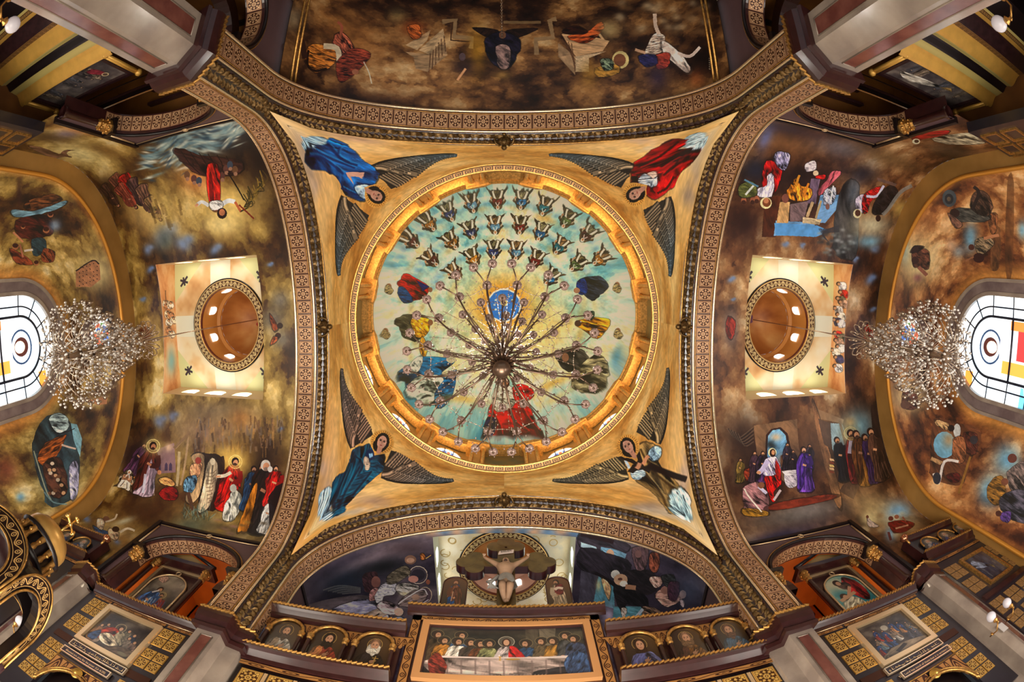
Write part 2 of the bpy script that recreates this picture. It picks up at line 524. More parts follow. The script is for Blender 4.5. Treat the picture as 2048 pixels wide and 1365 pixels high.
        if cloak:
            s.poly([P(.05, -w * .62), P(.3, -w * .62), P(.62, -w * .6), P(.84, -w * .2), P(.8, w * .12), P(.55, -w * .05), P(.2, -w * .15)], cloak, sh=.35)
            s.poly([P(.5, w * .6), P(.83, w * .28), P(.8, 0), P(.6, w * .2)], cloak, sh=.3)
            s.line([P(.1, -w * .4), P(.5, -w * .35), P(.78, -w * .1)], h * .02, tuple(c * .45 for c in cloak), .7)
        sl = cloak or robe
        if arms == 1:
            for g in (-1, 1):
                s.line([P(.78, w * .3 * g), P(.72, w * .8 * g), P(.78, w * 1.35 * g)], h * .085, robe)
                s.line([P(.78, w * 1.3 * g), P(.82, w * 1.6 * g)], h * .045, skin)
        else:
            s.line([P(.78, w * .38), P(.6, w * .5), P(.56, w * .05)], h * .09, tuple(c * .85 for c in sl))
            s.line([P(.57, w * .12), P(.6, -w * .14)], h * .045, skin)
            if arms == 2:
                s.line([P(.78, -w * .38), P(.68, -w * .9), P(.72, -w * 1.3)], h * .08, sl)
                s.line([P(.72, -w * 1.25), P(.74, -w * 1.5)], h * .04, skin)
        hd = P(.93, 0)
        if halo:
            s.soft(*hd, h * .17, h * .17, halo, 0, .85); s.line([(hd[0] + h * .125 * cos(q), hd[1] + h * .125 * sin(q)) for q in np.linspace(0, 2 * PI, 15)], h * .014, tuple(min(c + 16, 255) for c in halo), .8, curve=False)
        s.ell(*P(.935, -.005), h * .078, h * .068, hair, ang)
        s.ell(*P(.915, .006), h * .058, h * .046, skin, ang)
        s.ell(*P(.885, .006), h * .026, h * .034, tuple(c * .6 for c in hair), ang, .7)

    def seated(s, x, y, h, ang, robe, cloak, skin=(190, 140, 104), hair=(230, 225, 215)):
        a = math.radians(ang); ux, uy = cos(a), sin(a); nx, ny = -uy, ux
        def P(f, g): return (x + ux * h * f + nx * h * g, y + uy * h * f + ny * h * g)
        s.poly([P(-.04, -.52), P(.12, -.2), P(.0, 0), P(.12, .2), P(-.04, .52), P(.22, .34), P(.42, .30), P(.56, .42), P(.72, .28), P(.95, .12), P(.95, -.12), P(.72, -.28), P(.56, -.42), P(.42, -.30), P(.22, -.34)], (84, 70, 50), 1, .3)
        s.poly([P(.04, -.3), P(.10, 0), P(.04, .3), P(.4, .24), P(.7, .24), P(.78, 0), P(.7, -.24), P(.4, -.24)], robe, sh=.4)
        for g in (-.15, .13): s.line([P(.06, g * 1.7), P(.3, g * 1.2), P(.48, g * .8)], h * .11, (228, 220, 204), .95); s.line([P(.1, g * 1.2), P(.4, g * .5)], h * .035, (70, 54, 40), .9)
        for g in (-.34, .32): s.line([P(.62, g * .6), P(.5, g), P(.34, g * .9)], h * .07, (196, 180, 156), .9)
        s.poly([P(.46, -.2), P(.5, 0), P(.46, .2), P(.68, .22), P(.78, 0), P(.68, -.22)], cloak, sh=.3)
        s.line([P(.62, -.1), P(.8, 0), P(.62, .1)], h * .05, (220, 214, 204), .8)
        s.ell(*P(.9, 0), h * .11, h * .09, hair, ang); s.ell(*P(.88, 0), h * .07, h * .055, skin, ang)
        s.ell(*P(.42, .3), h * .05, h * .05, skin, ang); s.ell(*P(.42, -.3), h * .07, h * .04, (24, 20, 18), ang)

    def wing(s, root, tip, belly, c1=(112, 96, 74), c2=(70, 98, 122), n=15, seed=1):
        """root, tip, belly: start of the leading edge, tip, start of the trailing edge"""
        R, T, B = (np.array(p, float) for p in (root, tip, belly))
        ld = (T - R) / np.linalg.norm(T - R); L = np.linalg.norm(T - R)
        nb = B - R - ld * ((B - R) @ ld); dep = np.linalg.norm(nb); nb = nb / dep
        LE = lambda f: R * (1 - f) + T * f - nb * dep * .22 * sin(PI * min(f, 1) ** .8) * (1 - f * .4)
        TE = lambda f: B * (1 - f) + T * f + nb * dep * (.10 * sin(2 * PI * f) - .12 * sin(PI * f))
        fs = np.linspace(0, 1, 12)
        s.poly([LE(f) for f in fs] + [TE(f) for f in fs[::-1]], tuple(c * .5 for c in c1), 1, .1)
        c1, c2 = np.array(c1, float) * 1.35, np.array(c2, float) * 1.25
        for k in range(13):
            f = .42 * (1 - k / 12.); p0 = LE(f) * .55 + TE(f) * .45; e = TE(f + .1); col = c1 * (.95 if k % 2 else .8)
            s.line([p0, e], dep * .15, (18, 14, 12), 1, curve=False); s.line([p0, e], dep * .10, tuple(col * .85), 1, curve=False); s.line([p0, e], dep * .035, tuple(np.minimum(col * 1.3, 235)), .9, curve=False)
        for row, (m, a0, a1, q, reach, w0) in enumerate(((24, .02, .93, .38, 1.02, .16), (19, .02, .74, .24, .68, .14), (15, 0., .5, .14, .38, .12))):
            for k in range(m):
                f = a1 - (a1 - a0) * k / (m - 1)
                g = min(1, f + q * (1 - f * .45))
                p0 = LE(f) * (1 - .12) + TE(f) * .12; e = LE(g) * (1 - reach) + TE(g) * reach
                tp = 1 - .72 * f; w = dep * w0 * tp + 3
                col = c1 * (1 - f * .9) + c2 * f * .9; col = col * (1.0 + .16 * (row == 2) + (.12 if k % 2 else -.08))
                mid = (p0 + e) / 2 - nb * dep * .04
                s.line([p0, mid, e], w * 1.35, (16, 13, 12), 1, curve=True)
                s.line([p0, mid, e], w, tuple(col * .8), 1, curve=True)
                s.line([p0 - nb * 1, mid, p0 * .15 + e * .85], w * .42, tuple(np.minimum(col * 1.25, 235)), .9, curve=True)


def smooth(pts, closed=True, k=4):
    P = [np.array(p, float) for p in pts]; n = len(P); out = []
    for i in range(n if closed else n - 1):
        p0, p1, p2, p3 = (P[(i + j) % n] if closed else P[min(max(i + j, 0), n - 1)] for j in (-1, 0, 1, 2))
        for j in range(k):
            t = j / k
            out.append(.5 * ((2 * p1) + (-p0 + p2) * t + (2 * p0 - 5 * p1 + 4 * p2 - p3) * t * t + (-p0 + 3 * p1 - 3 * p2 + p3) * t ** 3))
    if not closed: out.append(P[-1])
    return out


def rosette(n=128, bg=(150, 108, 78), fg=(216, 174, 132), dk=(70, 36, 22)):
    y, x = np.mgrid[0:n, 0:n] / (n - 1.) * 2 - 1
    r = np.hypot(x, y); a = np.arctan2(y, x)
    img = np.empty((n, n, 3), 'f'); img[:] = np.array(bg) / 255
    def put(m, c): img[m] = np.array(c) / 255
    put((np.abs(x) < .82) & (np.abs(y) < .82), dk)
    put((r < .62 + .14 * np.cos(8 * a)) & (r > .5), fg)
    put((r < .30) & (r > .16), fg); put(r < .09, fg)
    put((np.abs(np.sin(4 * a)) < .28) & (r > .3) & (r < .58), fg)
    for sx in (-1, 1):
        for sy in (-1, 1):
            d = np.hypot(x - sx * .66, y - sy * .66); put(d < .15, fg)
            d = np.hypot(x - sx * .42, y - sy * .74); put(d < .09, fg)
            d = np.hypot(x - sx * .74, y - sy * .42); put(d < .09, fg)
    put((np.maximum(np.abs(x), np.abs(y)) > .86) & (np.maximum(np.abs(x), np.abs(y)) < .93), fg)
    return img


def scroll(n=64, rep=1, bg=(60, 30, 16), fg=(224, 176, 100), w=256):
    y, x = np.mgrid[0:n, 0:w].astype('f'); y = y / (n - 1) * 2 - 1; x = x / w * 2 * PI * 2 * rep
    img = np.empty((n, w, 3), 'f'); img[:] = np.array(bg) / 255
    wv = .55 * np.sin(x)
    m = np.abs(y - wv) < .13
    for ph in (0, PI):
        xx = (x - PI / 2 - ph + PI) % (2 * PI) - PI; cy = -.18 if ph == 0 else .18
        d = np.hypot(xx / 1.5, y - cy); m |= (np.abs(d - .42) < .10) | (d < .14)
    m |= np.abs(y) > .9
    img[m] = np.array(fg) / 255
    return img


def greek(n=64, bg=(58, 38, 18), fg=(176, 130, 74)):
    rows = ['1111111111', '0000000000', '1111111101', '1000000101', '1011110101', '1010010101', '1010000101', '1011111101', '1000000001', '1111111111']
    g = np.array([[int(c) for c in r] for r in rows]); img = np.kron(g, np.ones((8, 8)))
    out = np.empty(img.shape + (3,), 'f'); out[:] = np.array(bg) / 255; out[img > 0] = np.array(fg) / 255
    return out


TILE = imgmat('rosette_tile', rosette(), .38, .35, bump=.5)
TILEG = imgmat('gilded_rosette_tile', rosette(bg=(196, 146, 66), fg=(240, 196, 104), dk=(92, 54, 22)), .38, .45, bump=.5)
SCROLL = imgmat('scroll_band', scroll(), .4, .4, bump=.5)
SCROLLG = imgmat('gold_scroll_band', scroll(bg=(196, 140, 78), fg=(70, 36, 18)), .4, .4, bump=.4)
SCROLLR = imgmat('pale_scroll_band', scroll(bg=(92, 60, 34), fg=(246, 222, 160)), .35, .35, bump=.5)
GREEK = imgmat('greek_key_band', greek(), .4, .4, bump=.4)
# ------------------------------------------------------------------ building shell
ARM = {'left': lambda u, v, z: (-u, v, z), 'right': lambda u, v, z: (u, v, z),
       'altar': lambda u, v, z: (v, u, z), 'nave': lambda u, v, z: (v, -u, z)}


class Prof:
    """straight legs with an elliptical head, by arc length; gives (v, z, tangent)"""

    def __init__(s, hw, z0, zs, rise, n=160):
        P = [(-hw, z0)] + [(-hw * cos(a), zs + rise * sin(a)) for a in np.linspace(0, PI, n)] + [(hw, z0)]
        s.P = np.array(P); d = np.hypot(*np.diff(s.P, axis=0).T); s.L = np.concatenate([[0], np.cumsum(d)]); s.len = s.L[-1]

    def __call__(s, t):
        q = np.clip(t, 0, 1) * s.len
        return float(np.interp(q, s.L, s.P[:, 0])), float(np.interp(q, s.L, s.P[:, 1]))

    def tan(s, t):
        a = np.array(s(max(t - .002, 0))); b = np.array(s(min(t + .002, 1))); d = b - a
        return d / np.linalg.norm(d)

    def t_at(s, z):
        ts = np.linspace(0, .5, 2000)
        zz = np.interp(ts * s.len, s.L, s.P[:, 1])
        return float(ts[np.searchsorted(zz, z)])


ZC = 7.85            # top of the cornice that carries the arches
AR = Prof(6.08, ZC, 10.7, 5.03)
VA = Prof(6.55, 7.8, 10.7, 5.3)
VT = VA.t_at(11.9)
U0, U1, UN = 7.27, 15.7, 12.0

fl = MB(); fl.box((-20, -16, -1.7), (20, 16, -1.6))
fl.build('floor', mat('cream_marble_floor', (205, 192, 172), .25, c2=(180, 164, 142), scale=.6, coat=.3), kind='structure')

# rosette tile mesh shared by all tiles of the arches
_t = MB(); _t.obox((0, 0, 0), (1, 0, 0), (0, 1, 0), (0, 0, 1), .262, .218, .014, uvf=True, bev=.012)
tile0 = _t.build('tile', TILE); TM = tile0.data
bpy.data.objects.remove(tile0)


def put_tile(me, parent, c, a, b, n, sc=(1, 1, 1), name='tile'):
    o = bpy.data.objects.new(name, me)
    M = Matrix([[a[i] * sc[0], b[i] * sc[1], n[i] * sc[2], c[i]] for i in range(3)] + [[0, 0, 0, 1]])
    o.matrix_world = M
    return link(o, parent)


def leafstrip(mb, fr, pitch=.2, w=.36, h=.1, seed=1):
    """acanthus leaves along a strip; fr(q) -> origin, tangent, across, outward for a distance q"""
    L = fr(None); n = int(L / pitch); rs = np.random.RandomState(seed)
    for k in range(n):
        o, t, a, nn = fr((k + .5) * pitch)
        o, t, a, nn = map(np.array, (o, t, a, nn))
        for sg in (-1, 1):
            hh = h * (.75 + .5 * rs.rand())
            P = [(-.5, 0, 0), (-.1, .12, .8), (.45, .2, .5), (.75, .46, .1), (.2, .50, .35), (-.25, .42, .55), (-.5, .25, .1), (.1, .3, 1.05)]
            I = [mb.pt(o + t * p[0] * pitch * 1.25 + a * p[1] * sg * w + nn * p[2] * hh) for p in P]
            for f in ((0, 1, 7, 6), (1, 2, 7), (2, 3, 4, 7), (4, 5, 7), (5, 6, 7)): mb.face([I[i] for i in f], None, k % 2 == 0)


def rope(mb, pts, r, pitch=.12, up=(0, 0, 1)):
    """row of slanted leaf beads along a straight or bent edge"""
    pts = [np.array(p, float) for p in pts]
    for A, B in zip(pts[:-1], pts[1:]):
        d = B - A; L = np.linalg.norm(d)
        if L < 1e-3: continue
        d /= L; n = max(1, int(L / pitch)); upv = np.array(up, float); s = np.cross(d, upv); s /= np.linalg.norm(s) + 1e-9
        for k in range(n):
            c = A + d * (k + .5) * L / n
            e = d * .85 + upv * .42; e /= np.linalg.norm(e); f = np.cross(e, s); p = L / n
            mb.obox(c, e, s, f, p * .58, r * .8, r * .5, bev=r * .35)


for an, T in ARM.items():
    right = an + (' arm' if an in ('altar', 'nave') else ' transept')
    arch = thing('arch', (0, 0, 0), kind='structure', label='great %s arch of the crossing with rosette tiles and gilded rails' % {'left': 'left', 'right': 'right', 'altar': 'lower', 'nave': 'upper'}[an])
    # core of the arch: face towards the crossing, soffit, face towards the arm
    mb = MB(T)
    q = np.linspace(0, 1, 97)
    def core(a, b):
        v, z = AR(b); t = AR.tan(b); nv, nz = -t[1], t[0]   # outward from the opening
        k = [(6.06, .30), (6.42, .03), (6.44, .0), (7.25, .0), (7.27, .03), (7.27, .75)][int(round(a * 5))]
        return (k[0], v - (-nv) * k[1] if False else v + nv * k[1], z + nz * k[1])
    mb.grid(core, 5, 96, uv=False, smooth=False)
    mb.build('arch_core', DARK, arch)
    # gilded rails
    for k, (u, r, off, mt) in enumerate(((6.475, .045, .01, BRIGHTRAIL), (6.555, .016, 0, GOLD), (7.125, .014, 0, GOLD), (7.215, .05, .01, BRIGHTRAIL), (6.10, .03, .27, GOLD))):
        mb = MB(T)
        P = []
        for b in np.linspace(0, 1, 97):
            v, z = AR(b); t = AR.tan(b); nv, nz = -t[1], t[0]
            P.append((u, v + nv * off, z + nz * off))
        if k == 4: P = [p for p in P if abs(p[1]) < 6.06 and p[2] > 10.9]
        mb.tube(P, r, 6)
        mb.build('rail', mt, arch)
    n = 50
    for k in range(n):
        b = (k + .5) / n
        v, z = AR(b); t = AR.tan(b); nv, nz = -t[1], t[0]
        c = np.array(T(6.84, v - nv * .012, z - nz * .012))
        A = np.array(T(1, 0, 0)) ; B = np.array(T(0, t[0], t[1])); N = -np.array(T(0, nv, nz))
        put_tile(TM, arch, c, A, B, N, (1, AR.len / n / .46, 1))
    # leaf moulding of the curved part
    mb = MB()
    L0 = AR.t_at(10.78) * AR.len
    def fr(q):
        if q is None: return AR.len - 2 * L0
        b = (q + L0) / AR.len
        v, z = AR(b); t = AR.tan(b); nv, nz = -t[1], t[0]
        e1 = np.array([6.42, v + nv * .04, z + nz * .04]); e2 = np.array([6.10, v + nv * .28, z + nz * .28])
        a = (e2 - e1); a /= np.linalg.norm(a); tt = np.array([0, t[0], t[1]]); nn = np.cross(tt, a)
        if nn @ np.array([0, -nv, -nz]) < 0: nn = -nn
        m = (e1 + e2) / 2
        return T(*m), T(*tt), T(*a), T(*nn)
    leafstrip(mb, fr, seed=3)
    mb.build('leaf_moulding', LEAF, arch, kind='stuff')
    # cartouche at the crown
    mb = MB(T)
    zc = 15.73 + .2
    mb.ball((6.16, 0, zc - .1), .2, 10, 6, (.8, 1.15, .8))
    for sg in (-1, 1):
        P = [(6.1 + .05 * cos(a), sg * (.2 + .16 * (1 - cos(a)) * .5) + sg * .05 * sin(a * 2), zc - .12 - .02 * a) for a in np.linspace(0, 3, 8)]
        mb.tube([(6.25, sg * .14, zc - .1), (6.32, sg * .26, zc - .14), (6.22, sg * .33, zc - .14), (6.08, sg * .27, zc - .1), (6.0, sg * .14, zc - .08)], .035, 6)
    mb.ball((5.94, 0, zc - .08), .1, 8, 5); mb.ball((6.4, 0, zc - .16), .07, 8, 5)
    mb.ball((6.12, 0, zc - .24), .1, 8, 5, (1.2, 1, .5))
    mb.build('cartouche', LEAF, arch)

# corner leaf strips below the pendentives
for sx in (-1, 1):
    for sy in (-1, 1):
        mb = MB()
        A = np.array([sx * 6.42, sy * 6.08, 0]); B = np.array([sx * 6.08, sy * 6.42, 0])
        a = (B - A); W = np.linalg.norm(a); a = a / W; nn = np.array([-sx, -sy, 0]) / math.sqrt(2)
        i = [mb.pt(A + [0, 0, ZC]), mb.pt(B + [0, 0, ZC]), mb.pt(B + [0, 0, 10.9]), mb.pt(A + [0, 0, 10.9])]
        mb.face(i)
        c = thing('corner_strip', (0, 0, 0), kind='structure')
        mb.build('backing', DARK, c)
        mb = MB()
        def fr(q):
            if q is None: return 10.85 - ZC
            return (A + B) / 2 + nn * .01 + np.array([0, 0, ZC + q]), (0, 0, 1), a, nn
        leafstrip(mb, fr, w=.42, seed=5)
        mb.build('leaf_moulding', LEAF, c, kind='stuff')

# ---- vaults
def vault_fn(T):
    def f(s, t):
        v, z = VA(t)
        return T(U0 + s * (U1 - U0), v, z)
    return f


HOLE = {'left': (8.72, 13.88), 'right': (8.72, 13.78), 'altar': (7.62, 12.7)}
HT = [t for t in (VA.t_at(z) for z in (10.7 + 5.3 * math.sqrt(1 - (2.6 / 6.55) ** 2),))][0]
VSURF = {an: vault_fn(T) for an, T in ARM.items()}
ZT = 16.95


def build_vault(an, material):
    T = ARM[an]; hole = HOLE.get(an)
    us = list(np.linspace(0, 1, 15)); ts = list(np.linspace(0, 1, 81)) + [VT, 1 - VT, HT, 1 - HT]
    us.append((UN - U0) / (U1 - U0))
    if hole: us += [(h - U0) / (U1 - U0) for h in hole]
    us = sorted(set(round(x, 6) for x in us)); ts = sorted(set(round(x, 6) for x in ts))
    def skip(s, t):
        u = U0 + s * (U1 - U0)
        if hole and hole[0] < u < hole[1] and HT < t < 1 - HT: return True
        if an in ('left', 'right'): return u < UN and (t < VT or t > 1 - VT)
        return t < VT or t > 1 - VT
    mb = MB(); mb.grid(VSURF[an], 0, 0, us, ts, skip)
    return mb.build('ceiling', material, kind='structure', label='painted barrel vault of the %s' % (an + (' arm' if an in ('altar', 'nave') else ' transept')))


# ---- light shafts over three arms
def shaft_fns(an):
    T = ARM[an]; h0, h1 = HOLE[an]
    vz = lambda v: 10.7 + 5.3 * math.sqrt(1 - (v / 6.55) ** 2) + .01
    return dict(near=lambda a, b: T(h0, -2.6 + 5.2 * a, vz(-2.6 + 5.2 * a) * (1 - b) + ZT * b), far=lambda a, b: T(h1, -2.6 + 5.2 * a, vz(-2.6 + 5.2 * a) * (1 - b) + ZT * b),
                top=lambda a, b: T(h0 + (h1 - h0) * a, -2.6 + 5.2 * b, ZT))


def build_shaft(an, m_far, m_top, m_side, m_cup, m_drum):
    T = ARM[an]; h0, h1 = HOLE[an]; cu = (h0 + h1) / 2 - (.36 if an != 'altar' else .28); R = 1.5
    c = thing('light_shaft', (0, 0, 0), kind='structure', label='bright square light shaft with round opening over the %s' % (an + (' arm' if an == 'altar' else ' transept')))
    F = shaft_fns(an)
    mb = MB(); mb.grid(F['far'], 10, 1); mb.build('far_wall', m_far, c)
    mb = MB(); mb.grid(F['near'], 10, 1); mb.build('near_wall', m_side, c)
    for sg in (-1, 1):
        mb = MB(T)
        # side wall with three window openings (frames of quads around them)
        z0, z1 = 15.57, ZT; wm = (h0 + h1) / 2 + .1; wins = [(wm - 1.35, .38), (wm, .46), (wm + 1.35, .38)]
        us = [h0]
        for wc, hw in wins: us += [wc - hw, wc + hw]
        us.append(h1)
        zb, zt = 15.98, 16.62
        for k in range(len(us) - 1):
            for (a, b) in ((z0, zb), (zb, zt), (zt, z1)):
                if k % 2 == 1 and (a, b) == (zb, zt): continue
                i = [mb.pt((us[k], sg * 2.6, a)), mb.pt((us[k + 1], sg * 2.6, a)), mb.pt((us[k + 1], sg * 2.6, b)), mb.pt((us[k], sg * 2.6, b))]
                mb.face(i)
        for wc, hw in wins:      # reveals and arched heads
            for (p, q) in (((wc - hw, zb), (wc + hw, zb)), ((wc - hw, zb), (wc - hw, zt)), ((wc + hw, zb), (wc + hw, zt)), ((wc - hw, zt), (wc + hw, zt))):
                i = [mb.pt((p[0], sg * 2.6, p[1])), mb.pt((q[0], sg * 2.6, q[1])), mb.pt((q[0], sg * 2.75, q[1])), mb.pt((p[0], sg * 2.75, p[1]))]
                mb.face(i)
            ar = [(wc + hw * cos(a), zt - .3 + .3 * sin(a)) for a in np.linspace(0, PI, 9)]
            for side in (1, -1):
                pts = ar[:5] if side == 1 else ar[4:]
                cnr = (wc + side * hw, zt)
                mb.face([mb.pt((cnr[0], sg * 2.605, cnr[1]))] + [mb.pt((p[0], sg * 2.605, p[1])) for p in pts])
        mb.build('side_wall', m_side, c)
        for wc, hw in wins:
            mb = MB(T); i = [mb.pt((wc - hw, sg * 2.72, zb)), mb.pt((wc + hw, sg * 2.72, zb)), mb.pt((wc + hw, sg * 2.72, zt)), mb.pt((wc - hw, sg * 2.72, zt))]
            mb.face(i); mb.build('pane', WINLIGHT, c)
    # ceiling with a round hole
    mb = MB(); n = 48
    for k in range(n):
        a0, a1 = 2 * PI * k / n, 2 * PI * (k + 1) / n
        def edge(a):
            ca, sa = cos(a), sin(a); hu = (h1 - cu) if ca > 0 else (cu - h0)
            m = min(hu / max(abs(ca), 1e-6), 2.6 / max(abs(sa), 1e-6)); return (cu + ca * m, sa * m)
        pts = [edge(a0), edge(a1), (cu + R * cos(a1), R * sin(a1)), (cu + R * cos(a0), R * sin(a0))]
        am = (a0 + a1) / 2; d0 = edge(a0); d1 = edge(a1)
        onu = lambda p: min(abs(p[0] - h0), abs(p[0] - h1)) < 1e-3
        if (abs(abs(d0[1]) - 2.6) < 1e-3) != (abs(abs(d1[1]) - 2.6) < 1e-3) and onu(d0) != onu(d1):
            pts.insert(1, (h1 if cos(am) > 0 else h0, math.copysign(2.6, sin(am))))
        mb.face([mb.pt(T(p[0], p[1], ZT)) for p in pts], [((p[0] - h0) / (h1 - h0), (p[1] + 2.6) / 5.2) for p in pts])
    mb.build('shaft_ceiling', m_top, c)
    # groins: thin pale ribs along the corners
    # ornate ring
    o = T(cu, 0, ZT)
    ring = []
    mb = MB()
    fr = [((o[0] + 0 * cos(a), o[1], ZT), (cos(a), sin(a), 0), (0, 0, -1)) for a in np.linspace(0, 2 * PI, 65)[:-1]]
    mb.sweep([((o[0], o[1], ZT), f[1], f[2]) for f in fr], [(1.48, -.02), (1.48, .04), (1.54, .055), (1.78, .055), (1.83, .03), (1.83, -.01)], closed=True)
    mb.build('oculus_frame', GOLD, c)
    mb = MB(); mb.sweep([((o[0], o[1], ZT), f[1], f[2]) for f in fr], [(1.52, .06), (1.81, .06)], closed=True, uvl=.22); mb.build('scroll_band', SCROLLR, c)
    mb = MB(); mb.sweep(fr, [(1.50, .04), (1.46, .0), (1.48, -.14), (1.52, -.2)], closed=True); mb.build('oculus_lip', mat('red_brown_wood', (96, 38, 26), .35), c)
    mb = MB(); mb.sweep(fr, [(1.81, .03), (1.85, .05), (1.88, .02), (1.88, 0)], closed=True); mb.build('oculus_edge', BLACKW, c)
    # cupola: drum with eight windows, inner cornice and dome
    mb = MB(); mb.lathe((o[0], o[1], 0), [(1.5, ZT), (1.52, ZT + .35), (1.52, ZT + 1.35), (1.4, ZT + 1.45), (1.4, ZT + 1.55)], 32, smooth=False); mb.build('cupola_drum', m_drum, c)
    mb = MB()
    for k in range(24):
        for j in range(6):
            pass
    def dome(a, b):
        th = b * PI / 2
        return (o[0] + 1.4 * cos(th) * cos(a * 2 * PI), o[1] + 1.4 * cos(th) * sin(a * 2 * PI), ZT + 1.55 + 1.4 * sin(th))
    us = np.linspace(0, 1, 25); vs = np.linspace(0, 1, 9)
    I = [[mb.pt(dome(a, b)) for b in vs] for a in us]
    for i in range(24):
        for j in range(8):
            q = []
            for (ii, jj) in ((i, j), (i + 1, j), (i + 1, j + 1), (i, j + 1)):
                p = dome(us[ii], vs[jj]); q.append(((p[0] - o[0]) / 3.2 + .5, (p[1] - o[1]) / 3.2 + .5))
            mb.face((I[i][j], I[i + 1][j], I[i + 1][j + 1], I[i][j + 1]), q, True)
    mb.build('cupola_dome', m_cup, c)
    for k in range(8):
        a = PI / 8 + k * PI / 4
        ca, sa = cos(a), sin(a)
        mb = MB()
        def W(x, y, d): return (o[0] + (1.49 - d) * ca - x * sa, o[1] + (1.49 - d) * sa + x * ca, ZT + y)
        out = [(-.17, .62), (.17, .62)] + [(.17 * cos(t), .95 + .17 * sin(t)) for t in np.linspace(0, PI, 7)]
        mb.prism(out, W, 0, .03)
        mb.build('cupola_window', CUPWIN, c)
    return c


WINLIGHT = mat('daylit_pane', (255, 252, 240), .4, emit=7)

CUPWIN = mat('small_daylit_pane', (244, 248, 240), .4, emit=1.6)
# ---- gallery sides of the arms
def outline_arch(hw, zs, ztop, z0, n=20, c=0):
    return [(c + hw, z0)] + [(c + hw * cos(a), zs + (ztop - zs) * sin(a)) for a in np.linspace(0, PI, n)] + [(c - hw, z0)]


WORM = mat('dark_red_wood', (56, 26, 26), .3, coat=.4, noise=.3, scale=5)


